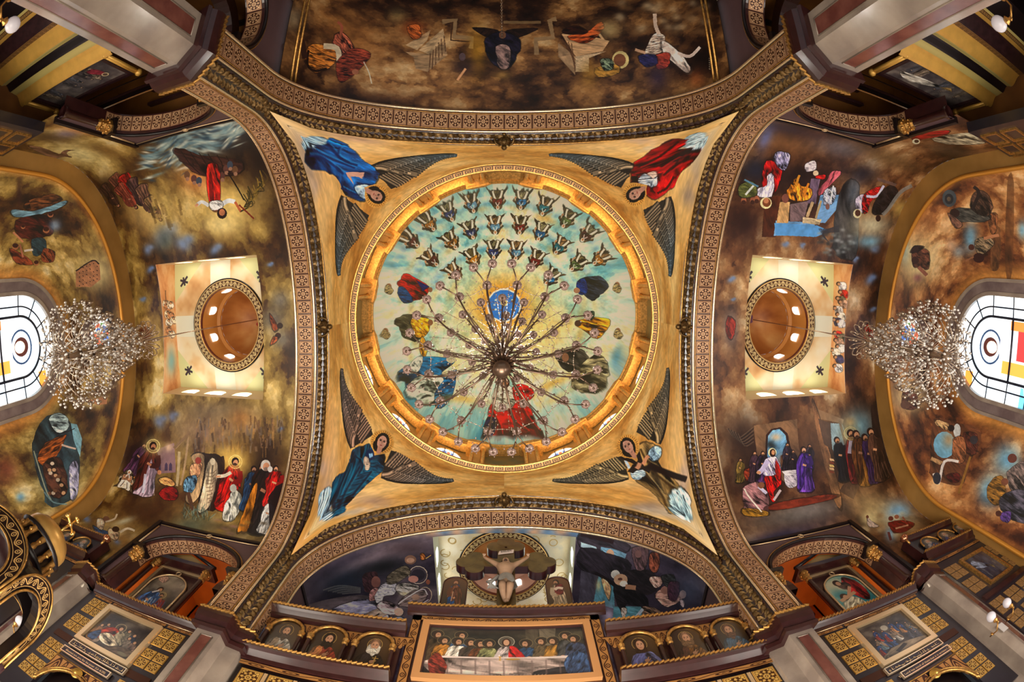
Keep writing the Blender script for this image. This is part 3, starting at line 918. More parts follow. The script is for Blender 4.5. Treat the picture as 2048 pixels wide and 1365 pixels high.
def gallery(an, sd, cu=9.62, hw=2.0, zs=10.0, zt=11.42, u0=U0, u1=UN, z0=ZC, z1=11.9, vp=6.40, tiles=16, room=True, roomc=ORANGE):
    T = ARM[an]
    g = thing('wall_gallery', (0, 0, 0), kind='structure', label='plum wall with arched gallery opening')
    def W(u, z, d): return T(u, sd * (vp + d), z)
    # wall face around the opening
    mb = MB(T)
    ar = [(cu + hw * cos(a), zs + (zt - zs) * sin(a)) for a in np.linspace(0, PI, 25)]
    def q(pts, d=0): mb.face([mb.pt((p[0], sd * (vp + d), p[1])) for p in pts])
    q([(u0, z0), (cu - hw, z0), (cu - hw, zs), (u0, zs)]); q([(cu + hw, z0), (u1, z0), (u1, zs), (cu + hw, zs)])
    for k in range(24):
        p, r = ar[k], ar[k + 1]
        def top(pp):
            f = (pp[0] - (cu - hw)) / (2 * hw); return (u0 + (u1 - u0) * f, z1)
        q([p, top(p), top(r), r])
    q([(u0, zs), (cu - hw, zs), (u0, z1)]); q([(cu + hw, zs), (u1, zs), (u1, z1)])
    mb.build('wall_face', PURPLE, g)
    # soffit with tiles
    mb = MB(T)
    o = [(cu + hw, z0)] + ar + [(cu - hw, z0)]
    for k in range(len(o) - 1):
        mb.face([mb.pt((o[k][0], sd * vp, o[k][1])), mb.pt((o[k + 1][0], sd * vp, o[k + 1][1])), mb.pt((o[k + 1][0], sd * (vp + .62), o[k + 1][1])), mb.pt((o[k][0], sd * (vp + .62), o[k][1]))])
    mb.build('opening_lining', WORM, g)
    P = Prof(hw, zs - .25, zs, zt - zs, 60)
    for k in range(tiles):
        b = (k + .5) / tiles; v, z = P(b); t = P.tan(b); nv, nz = -t[1], t[0]
        put_tile(TM, g, T(cu + v - nv * .012, sd * (vp + .33), z - nz * .012), T(0, sd, 0), T(t[0], 0, t[1]), T(-nv, 0, -nz), (.95, P.len / tiles / .46, 1))
    # trims
    mb = MB(T)
    mb.tube([(cu + (hw + .16) * cos(a), sd * (vp - .03), zs + (zt + .16 - zs) * sin(a)) for a in np.linspace(0.02, PI - .02, 30)], .022, 5)
    mb.build('arch_trim', GOLD, g)
    mb = MB(T); mb.tube([(u0, sd * (vp - .03), z1 - .16), (u1 - .15, sd * (vp - .03), z1 - .16)], .02, 5); mb.tube([(u1 - .15, sd * (vp - .03), z1 - .3), (u1 - .15, sd * (vp - .03), zs + .3)], .035, 5)
    mb.tube([(cu - .05 + .1 * cos(a), sd * (vp - .04), z1 - .18 + .1 * sin(a)) for a in np.linspace(0, 2 * PI, 10)], .02, 5)
    mb.build('wall_trim', PALEGOLD, g)
    mb = MB(T)
    mb.tube([(cu + (hw + .06) * cos(a), sd * (vp - .04), zs + (zt + .06 - zs) * sin(a)) for a in np.linspace(0, PI, 30)], .06, 6)
    mb.box((u0, sd * vp - .08, z1 - .08), (u1, sd * vp + .06, z1 + .02))
    mb.box((u1 - .1, sd * vp - .1, z0), (u1 + .06, sd * vp + .1, z1 + .02))
    mb.build('dark_border', BLACKW, g)
    # column with gilded capital on the far jamb, small one on the near jamb
    for uu in (cu + hw + .02, cu - hw - .02):
        cc = thing('column', T(uu, sd * (vp + .12), z0), kind='structure', parent=None)
        mb = MB(T); mb.lathe((uu, sd * (vp + .12), 0), [(.2, z0), (.2, z0 + .1), (.13, z0 + .2), (.12, zs - .6), (.12, zs - .55)], 12); mb.build('shaft', WORM, cc)
        mb = MB(T); mb.lathe((uu, sd * (vp + .12), 0), [(.12, zs - .6), (.17, zs - .5), (.14, zs - .4), (.2, zs - .28), (.17, zs - .22), (.24, zs - .08), (.24, zs)], 8, smooth=False)
        for k in range(8):
            a = k * PI / 4 + .4; mb.ball((uu + .2 * cos(a), sd * (vp + .12) + .2 * sin(a), zs - .14), .06, 5, 4); mb.ball((uu + .16 * cos(a + .4), sd * (vp + .12) + .16 * sin(a + .4), zs - .4), .05, 5, 4)
        mb.build('capital', GOLD, cc)
        mb = MB(T); mb.box((uu - .28, sd * (vp + .12) - .26, zs), (uu + .28, sd * (vp + .12) + .26, zs + .16)); mb.build('impost', BLACKW, cc)
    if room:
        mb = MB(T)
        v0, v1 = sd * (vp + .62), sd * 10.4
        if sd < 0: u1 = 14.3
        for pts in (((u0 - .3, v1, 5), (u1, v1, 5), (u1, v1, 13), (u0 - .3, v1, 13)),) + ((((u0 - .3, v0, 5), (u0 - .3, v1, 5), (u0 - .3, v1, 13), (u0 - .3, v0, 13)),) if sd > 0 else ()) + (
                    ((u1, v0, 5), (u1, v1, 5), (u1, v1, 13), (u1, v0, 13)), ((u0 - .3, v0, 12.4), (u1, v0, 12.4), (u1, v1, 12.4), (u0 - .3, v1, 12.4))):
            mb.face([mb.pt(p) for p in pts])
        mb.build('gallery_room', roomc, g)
        # cross arch inside the gallery
        mb = MB(T); cv = sd * 8.9
        fr = []
        for a in np.linspace(0, PI, 21):
            v = cv + 1.35 * cos(a); z = 9.9 + 1.5 * sin(a)
            fr.append(((8.1, v, z), (1, 0, 0), (0, cos(a), sin(a))))
        mb.sweep([(f[0], f[1], f[2]) for f in fr], [(0, 0), (.5, 0), (.5, .45), (0, .45), (0, 0)])
        mb.build('gallery_cross_arch', WORM, g)
        mb = MB(T); mb.sweep([(f[0], f[1], f[2]) for f in fr], [(.51, .06), (.515, .39)], uvl=.4); mb.build('scroll_band', SCROLLG, g)
    return g


def aedicule(an, sd, icon, label, cu=10.68, v=7.62, z0=7.6, z1=10.95, hw=.98):
    """small gabled shrine holding an arched painting"""
    T = ARM[an]; vv = sd * v
    t = thing('icon_shrine', T(cu, vv, z0), label, 'shrine')
    mb = MB(T); mb.box((cu - hw, vv - .0 * sd, z0), (cu + hw, vv + .12 * sd, z1)); mb.build('back_panel', WORM, t)
    f = vv - sd * .01
    # painted arched picture
    mb = MB(T); o = outline_arch(hw * .74, z1 - 1.15, z1 - .42, z0, 16, cu)
    i = [mb.pt((p[0], f - sd * .02, p[1])) for p in o]
    mb.face(i, [((p[0] - cu + hw) / (2 * hw), (p[1] - z0) / (z1 - z0)) for p in o]); mb.build('painting', icon, t)
    mb = MB(T); mb.tube([(p[0], f - sd * .05, p[1]) for p in outline_arch(hw * .78, z1 - 1.15, z1 - .38, z0, 20, cu)], .035, 5)
    mb.tube([(cu + .1 * cos(a), f - sd * .06, z1 - .26 + .1 * sin(a)) for a in np.linspace(0, 2 * PI, 10)], .022, 5); mb.build('arch_trim', PALEGOLD, t)
    mb = MB(T); mb.box((cu - hw, vv - .05 * sd - .02, z0), (cu - hw + .06, vv + .01, z1)); mb.box((cu + hw - .06, vv - .05 * sd - .02, z0), (cu + hw, vv + .01, z1)); mb.box((cu - hw, vv - .05 * sd - .02, z1 - .06), (cu + hw, vv + .01, z1))
    mb.build('frame', PALEGOLD, t)
    for s in (-1, 1):
        uu = cu + s * (hw + .17); c = mb
        mb = MB(T); mb.lathe((uu, vv - sd * .2, 0), [(.14, z0), (.1, z0 + .1), (.085, z1 - .45)], 10); col = mb.build('column', WORM, t)
        mb = MB(T); mb.lathe((uu, vv - sd * .2, 0), [(.09, z1 - .46), (.13, z1 - .4), (.1, z1 - .32), (.16, z1 - .2), (.13, z1 - .16), (.18, z1 - .05), (.18, z1)], 8, smooth=False)
        for k in range(6):
            a = k * PI / 3; mb.ball((uu + .14 * cos(a), vv - sd * .2 + .14 * sin(a), z1 - .1), .045, 5, 4)
        mb.build('capital', GOLD, col)
    mb = MB(T); mb.box((cu - hw - .42, vv - sd * .42, z1), (cu + hw + .42, vv + sd * .12, z1 + .2)); mb.build('entablature', WORM, t)
    zb, zt2 = z1 + .2, z1 + .85
    mb = MB(T); mb.prism([(cu - hw - .3, zb), (cu + hw + .3, zb), (cu, zt2 - .1)], lambda a, b, d: (a, d, b), vv - sd * .3, vv + sd * .1); mb.build('gable', mat('pale_gold_gable', (206, 164, 96), .45, .3), t)
    mb = MB(T)
    for s in (-1, 1): mb.tube([(cu + s * (hw + .44), vv - sd * .36, zb + .02), (cu, vv - sd * .36, zt2)], .07, 5)
    mb.tube([(cu - hw - .44, vv - sd * .36, zb), (cu + hw + .44, vv - sd * .36, zb)], .05, 5)
    mb.build('gable_moulding', BLACKW, t)
    mb = MB(T); mb.ball((cu, vv - sd * .38, zt2 + .08), .12, 8, 6); mb.build('gable_ball', mat('dark_bronze_ball', (110, 76, 56), .25, .8), t)
    return t


def pier(sx, sy, notch, lab, far=False, par=None):
    """marble corner pier: plan given in the quadrant of the crossing"""
    t = thing('pier', (sx * 6.6, sy * 6.6, 0), kind='structure', label=lab)
    if far: plan = par
    elif notch: plan = [(7.15, 6.17), (6.45, 6.17), (6.43, 6.53), (6.05, 6.60), (6.05, 7.3), (7.15, 7.3)]
    else: plan = [(7.1, 5.98), (6.38, 5.98), (6.02, 6.34), (6.02, 7.1), (7.1, 7.1)]
    mb = MB(); mb.prism(plan, lambda a, b, d: (sx * a, sy * b, d), -1.6, 7.2); mb.build('shaft', MARBLE, t)
    def strip(p, q, a0, a1, z0, z1):
        p, q = np.array(p), np.array(q); L = np.linalg.norm(q - p); d = (q - p) / L; n = np.array([d[1], -d[0]])
        c0 = (plan[0][0] + plan[3][0]) / 2
        if n @ (p - np.array([7.0, 7.0])) < 0: n = -n
        A, B = p + d * a0, p + d * (L - a1)
        mb = MB(); T3 = lambda x, y, z: (sx * x, sy * y, z)
        i = [T3(A[0] + n[0] * .006, A[1] + n[1] * .006, z0), T3(B[0] + n[0] * .006, B[1] + n[1] * .006, z0), T3(B[0] + n[0] * .006, B[1] + n[1] * .006, z1), T3(A[0] + n[0] * .006, A[1] + n[1] * .006, z1)]
        mb.face([mb.pt(x) for x in i]); mb.build('red_marble_panel', REDM, t)
        mb = MB()
        for (x, y) in ((0, 3), (1, 2)): mb.tube([i[x], i[y]], .018, 5)
        mb.tube([i[3], i[2]], .018, 5); mb.build('panel_edge', MARBLE, t)
    if far: strip(plan[0], plan[1], .15, .15, -1.5, 7.0)
    else:
        strip(plan[0], plan[1], .22, .14, -1.5, 6.95)
        if not notch: strip(plan[3], plan[2], .22, .12, -1.5, 6.95)
    # cornice follows the plan
    if far: ed = par[:]
    elif notch: ed = [(7.3, 6.02), (6.32, 6.02), (6.30, 6.38), (5.92, 6.46), (5.92, 7.0)]
    else: ed = [(7.3, 5.84), (6.32, 5.84), (5.88, 6.28), (5.88, 7.3)]
    prof = [(0, 7.12), (.03, 7.22), (-.02, 7.3), (.06, 7.42), (.10, 7.6), (.10, 7.72), (.04, ZC)]
    mb = MB(); R = []
    ctr = np.array([6.9, 6.9]) if not far else np.mean(np.array(par), 0)
    for j, (o, z) in enumerate(prof):
        row = []
        for k, p in enumerate(ed):
            p = np.array(p); a = np.array(ed[max(k - 1, 0)]); b = np.array(ed[min(k + 1, len(ed) - 1)]); d = b - a; n = np.array([d[1], -d[0]]); n = n / np.linalg.norm(n)
            if n @ (p - ctr) < 0: n = -n
            q = p + n * o; row.append(mb.pt((sx * q[0], sy * q[1], z)))
        R.append(row)
    for j in range(len(R) - 1):
        for k in range(len(ed) - 1): mb.face((R[j][k], R[j][k + 1], R[j + 1][k + 1], R[j + 1][k]))
    c0 = mb.pt((sx * ctr[0], sy * ctr[1], ZC)); c1 = mb.pt((sx * ctr[0], sy * ctr[1], 7.12))
    for k in range(len(ed) - 1): mb.face((R[-1][k], R[-1][k + 1], c0)); mb.face((R[0][k], R[0][k + 1], c1))
    cn = mb.build('cornice', WORM, t)
    mb = MB(); P = []
    for k, p in enumerate(ed):
        p = np.array(p); a = np.array(ed[max(k - 1, 0)]); b = np.array(ed[min(k + 1, len(ed) - 1)]); d = b - a; n = np.array([d[1], -d[0]]); n = n / np.linalg.norm(n)
        if n @ (p - ctr) < 0: n = -n
        q = p + n * .1; P.append((sx * q[0], sy * q[1], 7.76))
    rope(mb, P, .05); mb.build('rope_moulding', GOLD, cn, kind='stuff')
    return t


pier(-1, -1, False, 'grey marble pier with red panels, upper left of the crossing')
pier(1, -1, False, 'grey marble pier with red panels, upper right of the crossing')
pier(-1, 1, True, 'grey marble pier left of the altar screen')
pier(1, 1, True, 'grey marble pier right of the altar screen')
FAR = [(12.7, 6.25), (11.95, 6.0), (11.7, 6.15), (11.68, 6.5), (11.2, 6.6)]
for sx, l in ((-1, 'left'), (1, 'right')):
    pier(sx, 1, False, 'grey marble pier at the outer end of the %s transept wall' % l, True, FAR)

for sx in ('left', 'right'):
    for sd in (-1, 1):
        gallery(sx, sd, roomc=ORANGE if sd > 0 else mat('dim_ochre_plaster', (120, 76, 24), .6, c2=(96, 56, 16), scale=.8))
for sd in (-1, 1):
    gallery('nave', sd, cu=8.75, hw=1.25, zs=9.2, zt=10.55, u1=10.6, z1=12.35, tiles=10, vp=6.5, room=False)
    gallery('nave', sd, cu=12.2, hw=1.25, zs=9.2, zt=10.55, u0=10.6, u1=13.8, z1=12.35, tiles=10, vp=6.5, room=False)
# purple side walls of the altar arm
for sd in (-1, 1):
    mb = MB(ARM['altar']); mb.box((U0, sd * 6.42, 6), (12.5, sd * 6.7, 11.9)); mb.build('wall_' + ('left' if sd < 0 else 'right'), PURPLE, kind='structure')
    mb = MB(ARM['altar']); mb.box((U0, sd * 6.36, 11.82), (15, sd * 6.46, 11.96)); mb.build('trim_%d' % (1 + (sd > 0)), BLACKW, kind='structure')
for k, (A, y0, y1) in enumerate((('nave', 0, 0),)):
    for sd in (-1, 1):
        for off in (0, .16):
            mb = MB(ARM['nave']); z = 12.35 + off; v = 6.55 * math.sqrt(1 - ((z - 10.7) / 5.3) ** 2)
            mb.tube([(U0, sd * (v - .03), z), (U1, sd * (v - .03), z)], .045, 6); mb.build('trim_%d' % (3 + (sd > 0)), GOLD, kind='structure')

# ---- transept ends: ring, apse and window
PIN = Prof(5.85, 5.0, 10.0, 5.1)
PAP = Prof(2.4, 5.0, 9.95, 2.4)
POUT = Prof(6.55, 5.0, 10.7, 5.3)


def apse_fn(T):
    def f(s, t):
        a, b = PIN(t), PAP(t)
        return T(U1 + .05 + 1.1 * sin(s * PI / 2) ** .8, a[0] * (1 - s) + b[0] * s, a[1] * (1 - s) + b[1] * s)
    return f


APSE = {a: apse_fn(ARM[a]) for a in ('left', 'right')}


def build_apse(an, m, glass):
    T = ARM[an]
    mb = MB(); mb.grid(APSE[an], 10, 80); mb.build('wall_' + an, m, kind='structure', label='painted %s end wall of the transept around the stained glass window' % an)
    mb = MB(T)
    def rg(a, b):
        p, q = POUT(b), PIN(b); return (U1, p[0] * (1 - a) + q[0] * a, p[1] * (1 - a) + q[1] * a)
    mb.grid(rg, 1, 80, uv=False); o = mb.build('trim_5' if an == 'left' else 'trim_6', KHAKI, kind='structure')
    mb = MB(T); mb.tube([(U1 - .02, *PIN(b)) for b in np.linspace(0, 1, 90)], .09, 6); mb.build('gilded_roll', mat('bright_gilding', (228, 160, 66), .35, .5), o)
    # window
    wn = thing('window_1' if an == 'left' else 'window_2', T(16.9, 0, 9), kind='structure', label='tall stained glass window at the %s edge' % an)
    z0 = 5.0
    def st(d): # stadium outline reduced by d
        r = 2.4 - d; return [(-r, z0)] + [(-r * cos(a), 9.95 + r * sin(a)) for a in np.linspace(0, PI, 33)] + [(r, z0)]
    W = lambda a, b, d: T(d, a, b)
    mb = MB(); mb.ring2(st(0), st(.12), W, 16.75, 16.95, False); mb.build('frame', MARBLE, wn)
    mb = MB(); mb.ring2(st(.1), st(.48), W, 16.84, 16.95, False); mb.build('marble_surround', MARB2, wn)
    mb = MB(); mb.ring2(st(.46), st(.6), W, 16.80, 17.0, False); mb.build('frame', MARBLE, wn)
    lv = [.6, .98, 1.32]
    def uvq(p): return ((p[0] + 1.9) / 3.8, (p[1] - z0) / 7.0)
    def pane(pts):
        mb = MB(); mb.face([mb.pt(T(17.0, p[0], p[1])) for p in pts], [uvq(p) for p in pts]); mb.build('pane', glass, wn)
    angs = np.linspace(0, PI, 7)
    zz = [z0, 5.9, 6.9, 7.9, 8.9, 9.95]
    bars = []
    for a, b in ((0, 1), (1, 2)):
        r0, r1 = 2.4 - lv[a], 2.4 - lv[b]
        for k in range(6):
            t = np.linspace(angs[k], angs[k + 1], 5)
            pane([(-r0 * cos(x), 9.95 + r0 * sin(x)) for x in t] + [(-r1 * cos(x), 9.95 + r1 * sin(x)) for x in t[::-1]])
        for s in (-1, 1):
            for k in range(5): pane([(s * r0, zz[k]), (s * r0, zz[k + 1]), (s * r1, zz[k + 1]), (s * r1, zz[k])])
    r = 2.4 - lv[2]
    for s in (-1, 1):
        pane([(0, 8.9), (s * r, 8.9), (s * r, 9.95)] + [(s * r * cos(x), 9.95 + r * sin(x)) for x in np.linspace(0, PI / 2, 8)])
        for k in range(4): pane([(0, zz[k]), (s * r, zz[k]), (s * r, zz[k + 1]), (0, zz[k + 1])])
    CAME = mat('lead_came', (20, 26, 44), .4)
    for k, d in enumerate(lv[1:]):
        mb = MB(T); mb.tube([(16.98, p[0], p[1]) for p in st(d)], .03 if k == 0 else .05, 5); mb.build('came', CAME, wn)
    for x in angs:
        mb = MB(T); mb.tube([(16.98, -1.8 * cos(x), 9.95 + 1.8 * sin(x)), (16.98, -r * cos(x), 9.95 + r * sin(x))], .028, 5); mb.build('came', CAME, wn)
    for z in zz[1:5]:
        for s in (-1, 1):
            mb = MB(T); mb.tube([(16.98, s * 1.8, z), (16.98, s * r, z)], .028, 5); mb.build('came', CAME, wn)
    mb = MB(T); mb.tube([(16.98, -r, 8.9), (16.98, r, 8.9)], .05, 5); mb.build('came', CAME, wn)
    mb = MB(T); mb.tube([(16.98, -r, 6.9), (16.98, r, 6.9)], .05, 5); mb.build('came', CAME, wn)
    # small oval window above
    wo = thing('window_3' if an == 'left' else 'window_4', T(16.55, 0, 14.1), kind='structure')
    f = APSE[an]
    def el(k): return [(.72 * k * cos(a), 14.12 + .8 * k * sin(a)) for a in np.linspace(0, 2 * PI, 28, endpoint=False)]
    mb = MB(); mb.ring2(el(1.12), el(1.0), W, 16.0, 16.6); mb.build('frame', MARB2, wo)
    mb = MB(); mb.face([mb.pt(T(16.15, p[0], p[1])) for p in el(1.02)], [((p[0] + .75) / 1.5, (p[1] - 13.3) / 1.65) for p in el(1.02)]); mb.build('pane', STAIN_SMALL, wo)


# ---- pendentives, drum and dome
def pend_fn(k):
    sx, sy = [(-1, -1), (1, -1), (1, 1), (-1, 1)][k]
    def f(s, t):
        ph = PI / 2 * s; c, q = cos(ph), sin(ph)
        m = 6.08 / max(c, q); v = m * min(c, q)
        zz = 10.7 + 5.03 * math.sqrt(max(0, 1 - (min(v, 6.079) / 6.08) ** 2)) + .28
        B = np.array([m * c, m * q, zz]); Tt = np.array([5.8 * c, 5.8 * q, 17.72])
        M = np.array([Tt[0] + (B[0] - Tt[0]) * .42, Tt[1] + (B[1] - Tt[1]) * .42, B[2] + (Tt[2] - B[2]) * .62])
        p = (1 - t) ** 2 * B + 2 * t * (1 - t) * M + t * t * Tt
        return (sx * p[0], sy * p[1], p[2])
    return f


PEND = [pend_fn(k) for k in range(4)]
ZD = 20.6
ZA = 29.5


def dome_fn(s, t):
    x, y = (s - .5) * 11.5, (t - .5) * 11.5
    r = math.hypot(x, y) / 5.75
    return (x, y, ZD + (ZA - ZD) * (math.sqrt(1 - r * r) if r < .985 else max(0, .1726 - (r - .985) * 6)))


def build_dome(m, m_ring, m_panel):
    mb = MB(); n = 64; rr = [.0, .05, .1, .2, .3, .4, .5, .6, .7, .78, .85, .9, .94, .97, .99, 1.0]
    I = []
    for r in rr:
        z = ZD + (ZA - ZD) * math.sqrt(max(0, 1 - r * r))
        I.append([mb.pt((5.75 * r * cos(2 * PI * k / n), 5.75 * r * sin(2 * PI * k / n), z)) for k in range(n)])
    for j in range(len(rr) - 1):
        for k in range(n):
            q = []
            for jj, kk in ((j, k), (j, k + 1), (j + 1, k + 1), (j + 1, k)):
                a = 2 * PI * kk / n; q.append((rr[jj] * cos(a) / 2 + .5, rr[jj] * sin(a) / 2 + .5))
            mb.face((I[j][k], I[j][(k + 1) % n], I[j + 1][(k + 1) % n], I[j + 1][k]), q, True)
    mb.build('ceiling', m, kind='structure', label='great painted dome over the crossing')
    # greek key ring
    circ = [((0, 0, 0), (cos(a), sin(a), 0), (0, 0, 1)) for a in np.linspace(0, 2 * PI, 97)[:-1]]
    rg = thing('dome_ring', (0, 0, 17.7), kind='structure', label='gilded ring with key pattern at the foot of the dome')
    mb = MB(); mb.sweep(circ, [(5.80, 17.68), (5.60, 17.74)], closed=True, uvl=1.0); mb.build('key_band', GREEK, rg)
    mb = MB(); mb.sweep(circ, [(5.86, 17.66), (5.82, 17.62), (5.78, 17.68)], closed=True, smooth=True); mb.build('outer_bead', GOLD, rg)
    mb = MB(); mb.sweep(circ, [(5.62, 17.73), (5.58, 17.74), (5.56, 17.8), (5.58, 17.86), (6.25, 17.86)], closed=True, smooth=False); mb.build('ledge', GOLD, rg)
    # drum wall with twelve windows and four blind panels
    dr = thing('dome_drum', (0, 0, 18), kind='structure', label='gilded drum with windows and paired columns under the dome')
    mb = MB(); mb.lathe((0, 0, 0), [(6.25, 17.86), (6.25, 20.5), (5.9, 20.55)], 64, smooth=False); mb.build('drum_wall', m_ring, dr)
    for k in range(16):
        a = k * PI / 8; ca, sa = cos(a), sin(a)
        def W(x, y, d): return ((6.2 - d) * ca - x * sa, (6.2 - d) * sa + x * ca, y)
        if k % 4 == 0:
            mb = MB(); R = 6.12
            mb.grid(lambda s, t: ((R) * cos(a + (s - .5) * .30), R * sin(a + (s - .5) * .30), 17.95 + 2.45 * t), 6, 1)
            mb.build('blind_panel', m_panel, dr)
        else:
            out = [(-.62, 18.1), (.62, 18.1)] + [(.62 * cos(t), 19.3 + .62 * sin(t)) for t in np.linspace(0, PI, 11)]
            mb = MB(); mb.prism(out, W, 0, .02, uvf=lambda x, y: (x / 1.3 + .5, (y - 18.1) / 1.9)); mb.build('drum_window', STAIN_SMALL, dr)
            mb = MB(); mb.tube([W(-.2, 18.1, .05), W(-.2, 19.9, .05)], .02, 4); mb.tube([W(.2, 18.1, .05), W(.2, 19.9, .05)], .02, 4); mb.tube([W(-.62, 18.75, .05), W(.62, 18.75, .05)], .02, 4); mb.build('window_bar', BLACKW, dr)
            mb = MB(); mb.tube([W(x, y, .04) for x, y in out], .05, 5, closed=True); mb.build('window_surround', GOLD, dr)
            # cove lamp lying on the ledge in front of the window
            mb = MB()
            mb.grid(lambda s, t: ((5.72 + .2 * t) * cos(a + (s - .5) * .26), (5.72 + .2 * t) * sin(a + (s - .5) * .26), 17.9), 4, 1, uv=False)
            mb.build('cove_lamp', COVE, dr)
        # pier with two half columns
        b = a + PI / 16; cb, sb = cos(b), sin(b)
        def V(x, y, z): return (y * cb - x * sb, y * sb + x * cb, z)
        mb = MB(V); mb.box((-.34, 5.86, 17.86), (.34, 6.3, 20.2)); pr = mb.build('drum_pier', GOLDWALL, dr)
        for s in (-1, 1):
            mb = MB(V); mb.lathe((s * .24, 5.84, 0), [(.13, 17.86), (.13, 17.95), (.1, 18.02), (.095, 19.8), (.14, 19.95), (.14, 20.05)], 10); mb.build('half_column', GOLD, pr)
        mb = MB(V); mb.box((-.46, 5.62, 20.05), (.46, 6.3, 20.2)); mb.box((-.5, 5.56, 20.2), (.5, 6.3, 20.32)); mb.build('entablature', GOLD, pr)
    mb = MB()
    A = []
    for k in range(128):
        a = 2 * PI * k / 128; f = ((a - PI / 16) / (PI / 8)) % 1; A.append((a, -.09 if min(f, 1 - f) < .24 else 0))
    mb.sweep([((0, 0, 0), (cos(a) * (1 + o / 5.7), sin(a) * (1 + o / 5.7), 0), (0, 0, 1)) for a, o in A], [(6.2, 20.3), (5.82, 20.32), (5.74, 20.40), (5.72, 20.46), (5.66, 20.5), (5.66, 20.56), (5.72, 20.6), (5.8, 20.62)], closed=True)
    mb.build('upper_cornice', GOLD, dr)


COVE = mat('warm_cove_lamp', (255, 214, 140), .5, emit=34)
# ------------------------------------------------------------------ the murals
RED, BLUE, WHITE, BROWN, GREY, BLK = (168, 34, 26), (34, 78, 128), (214, 206, 196), (92, 58, 32), (120, 112, 104), (24, 20, 22)
SKIN = (200, 144, 104)
CL_GOLD = [(0, (40, 24, 12)), (.3, (84, 54, 22)), (.5, (126, 98, 46)), (.68, (164, 134, 70)), (.85, (206, 176, 108)), (1, (226, 204, 150))]
CL_UMB = [(0, (36, 20, 14)), (.3, (74, 44, 28)), (.5, (116, 76, 48)), (.68, (150, 108, 70)), (.85, (190, 154, 112)), (1, (214, 190, 156))]


def blueholes(c, pts, col=(118, 138, 176)):
    for x, y, r in pts:
        c.soft(x, y, r, r * .7, col, (x * 7) % 180, .85, 1.4); c.soft(x + r * .5, y - r * .4, r * .6, r * .5, col, 0, .8, 1.4)


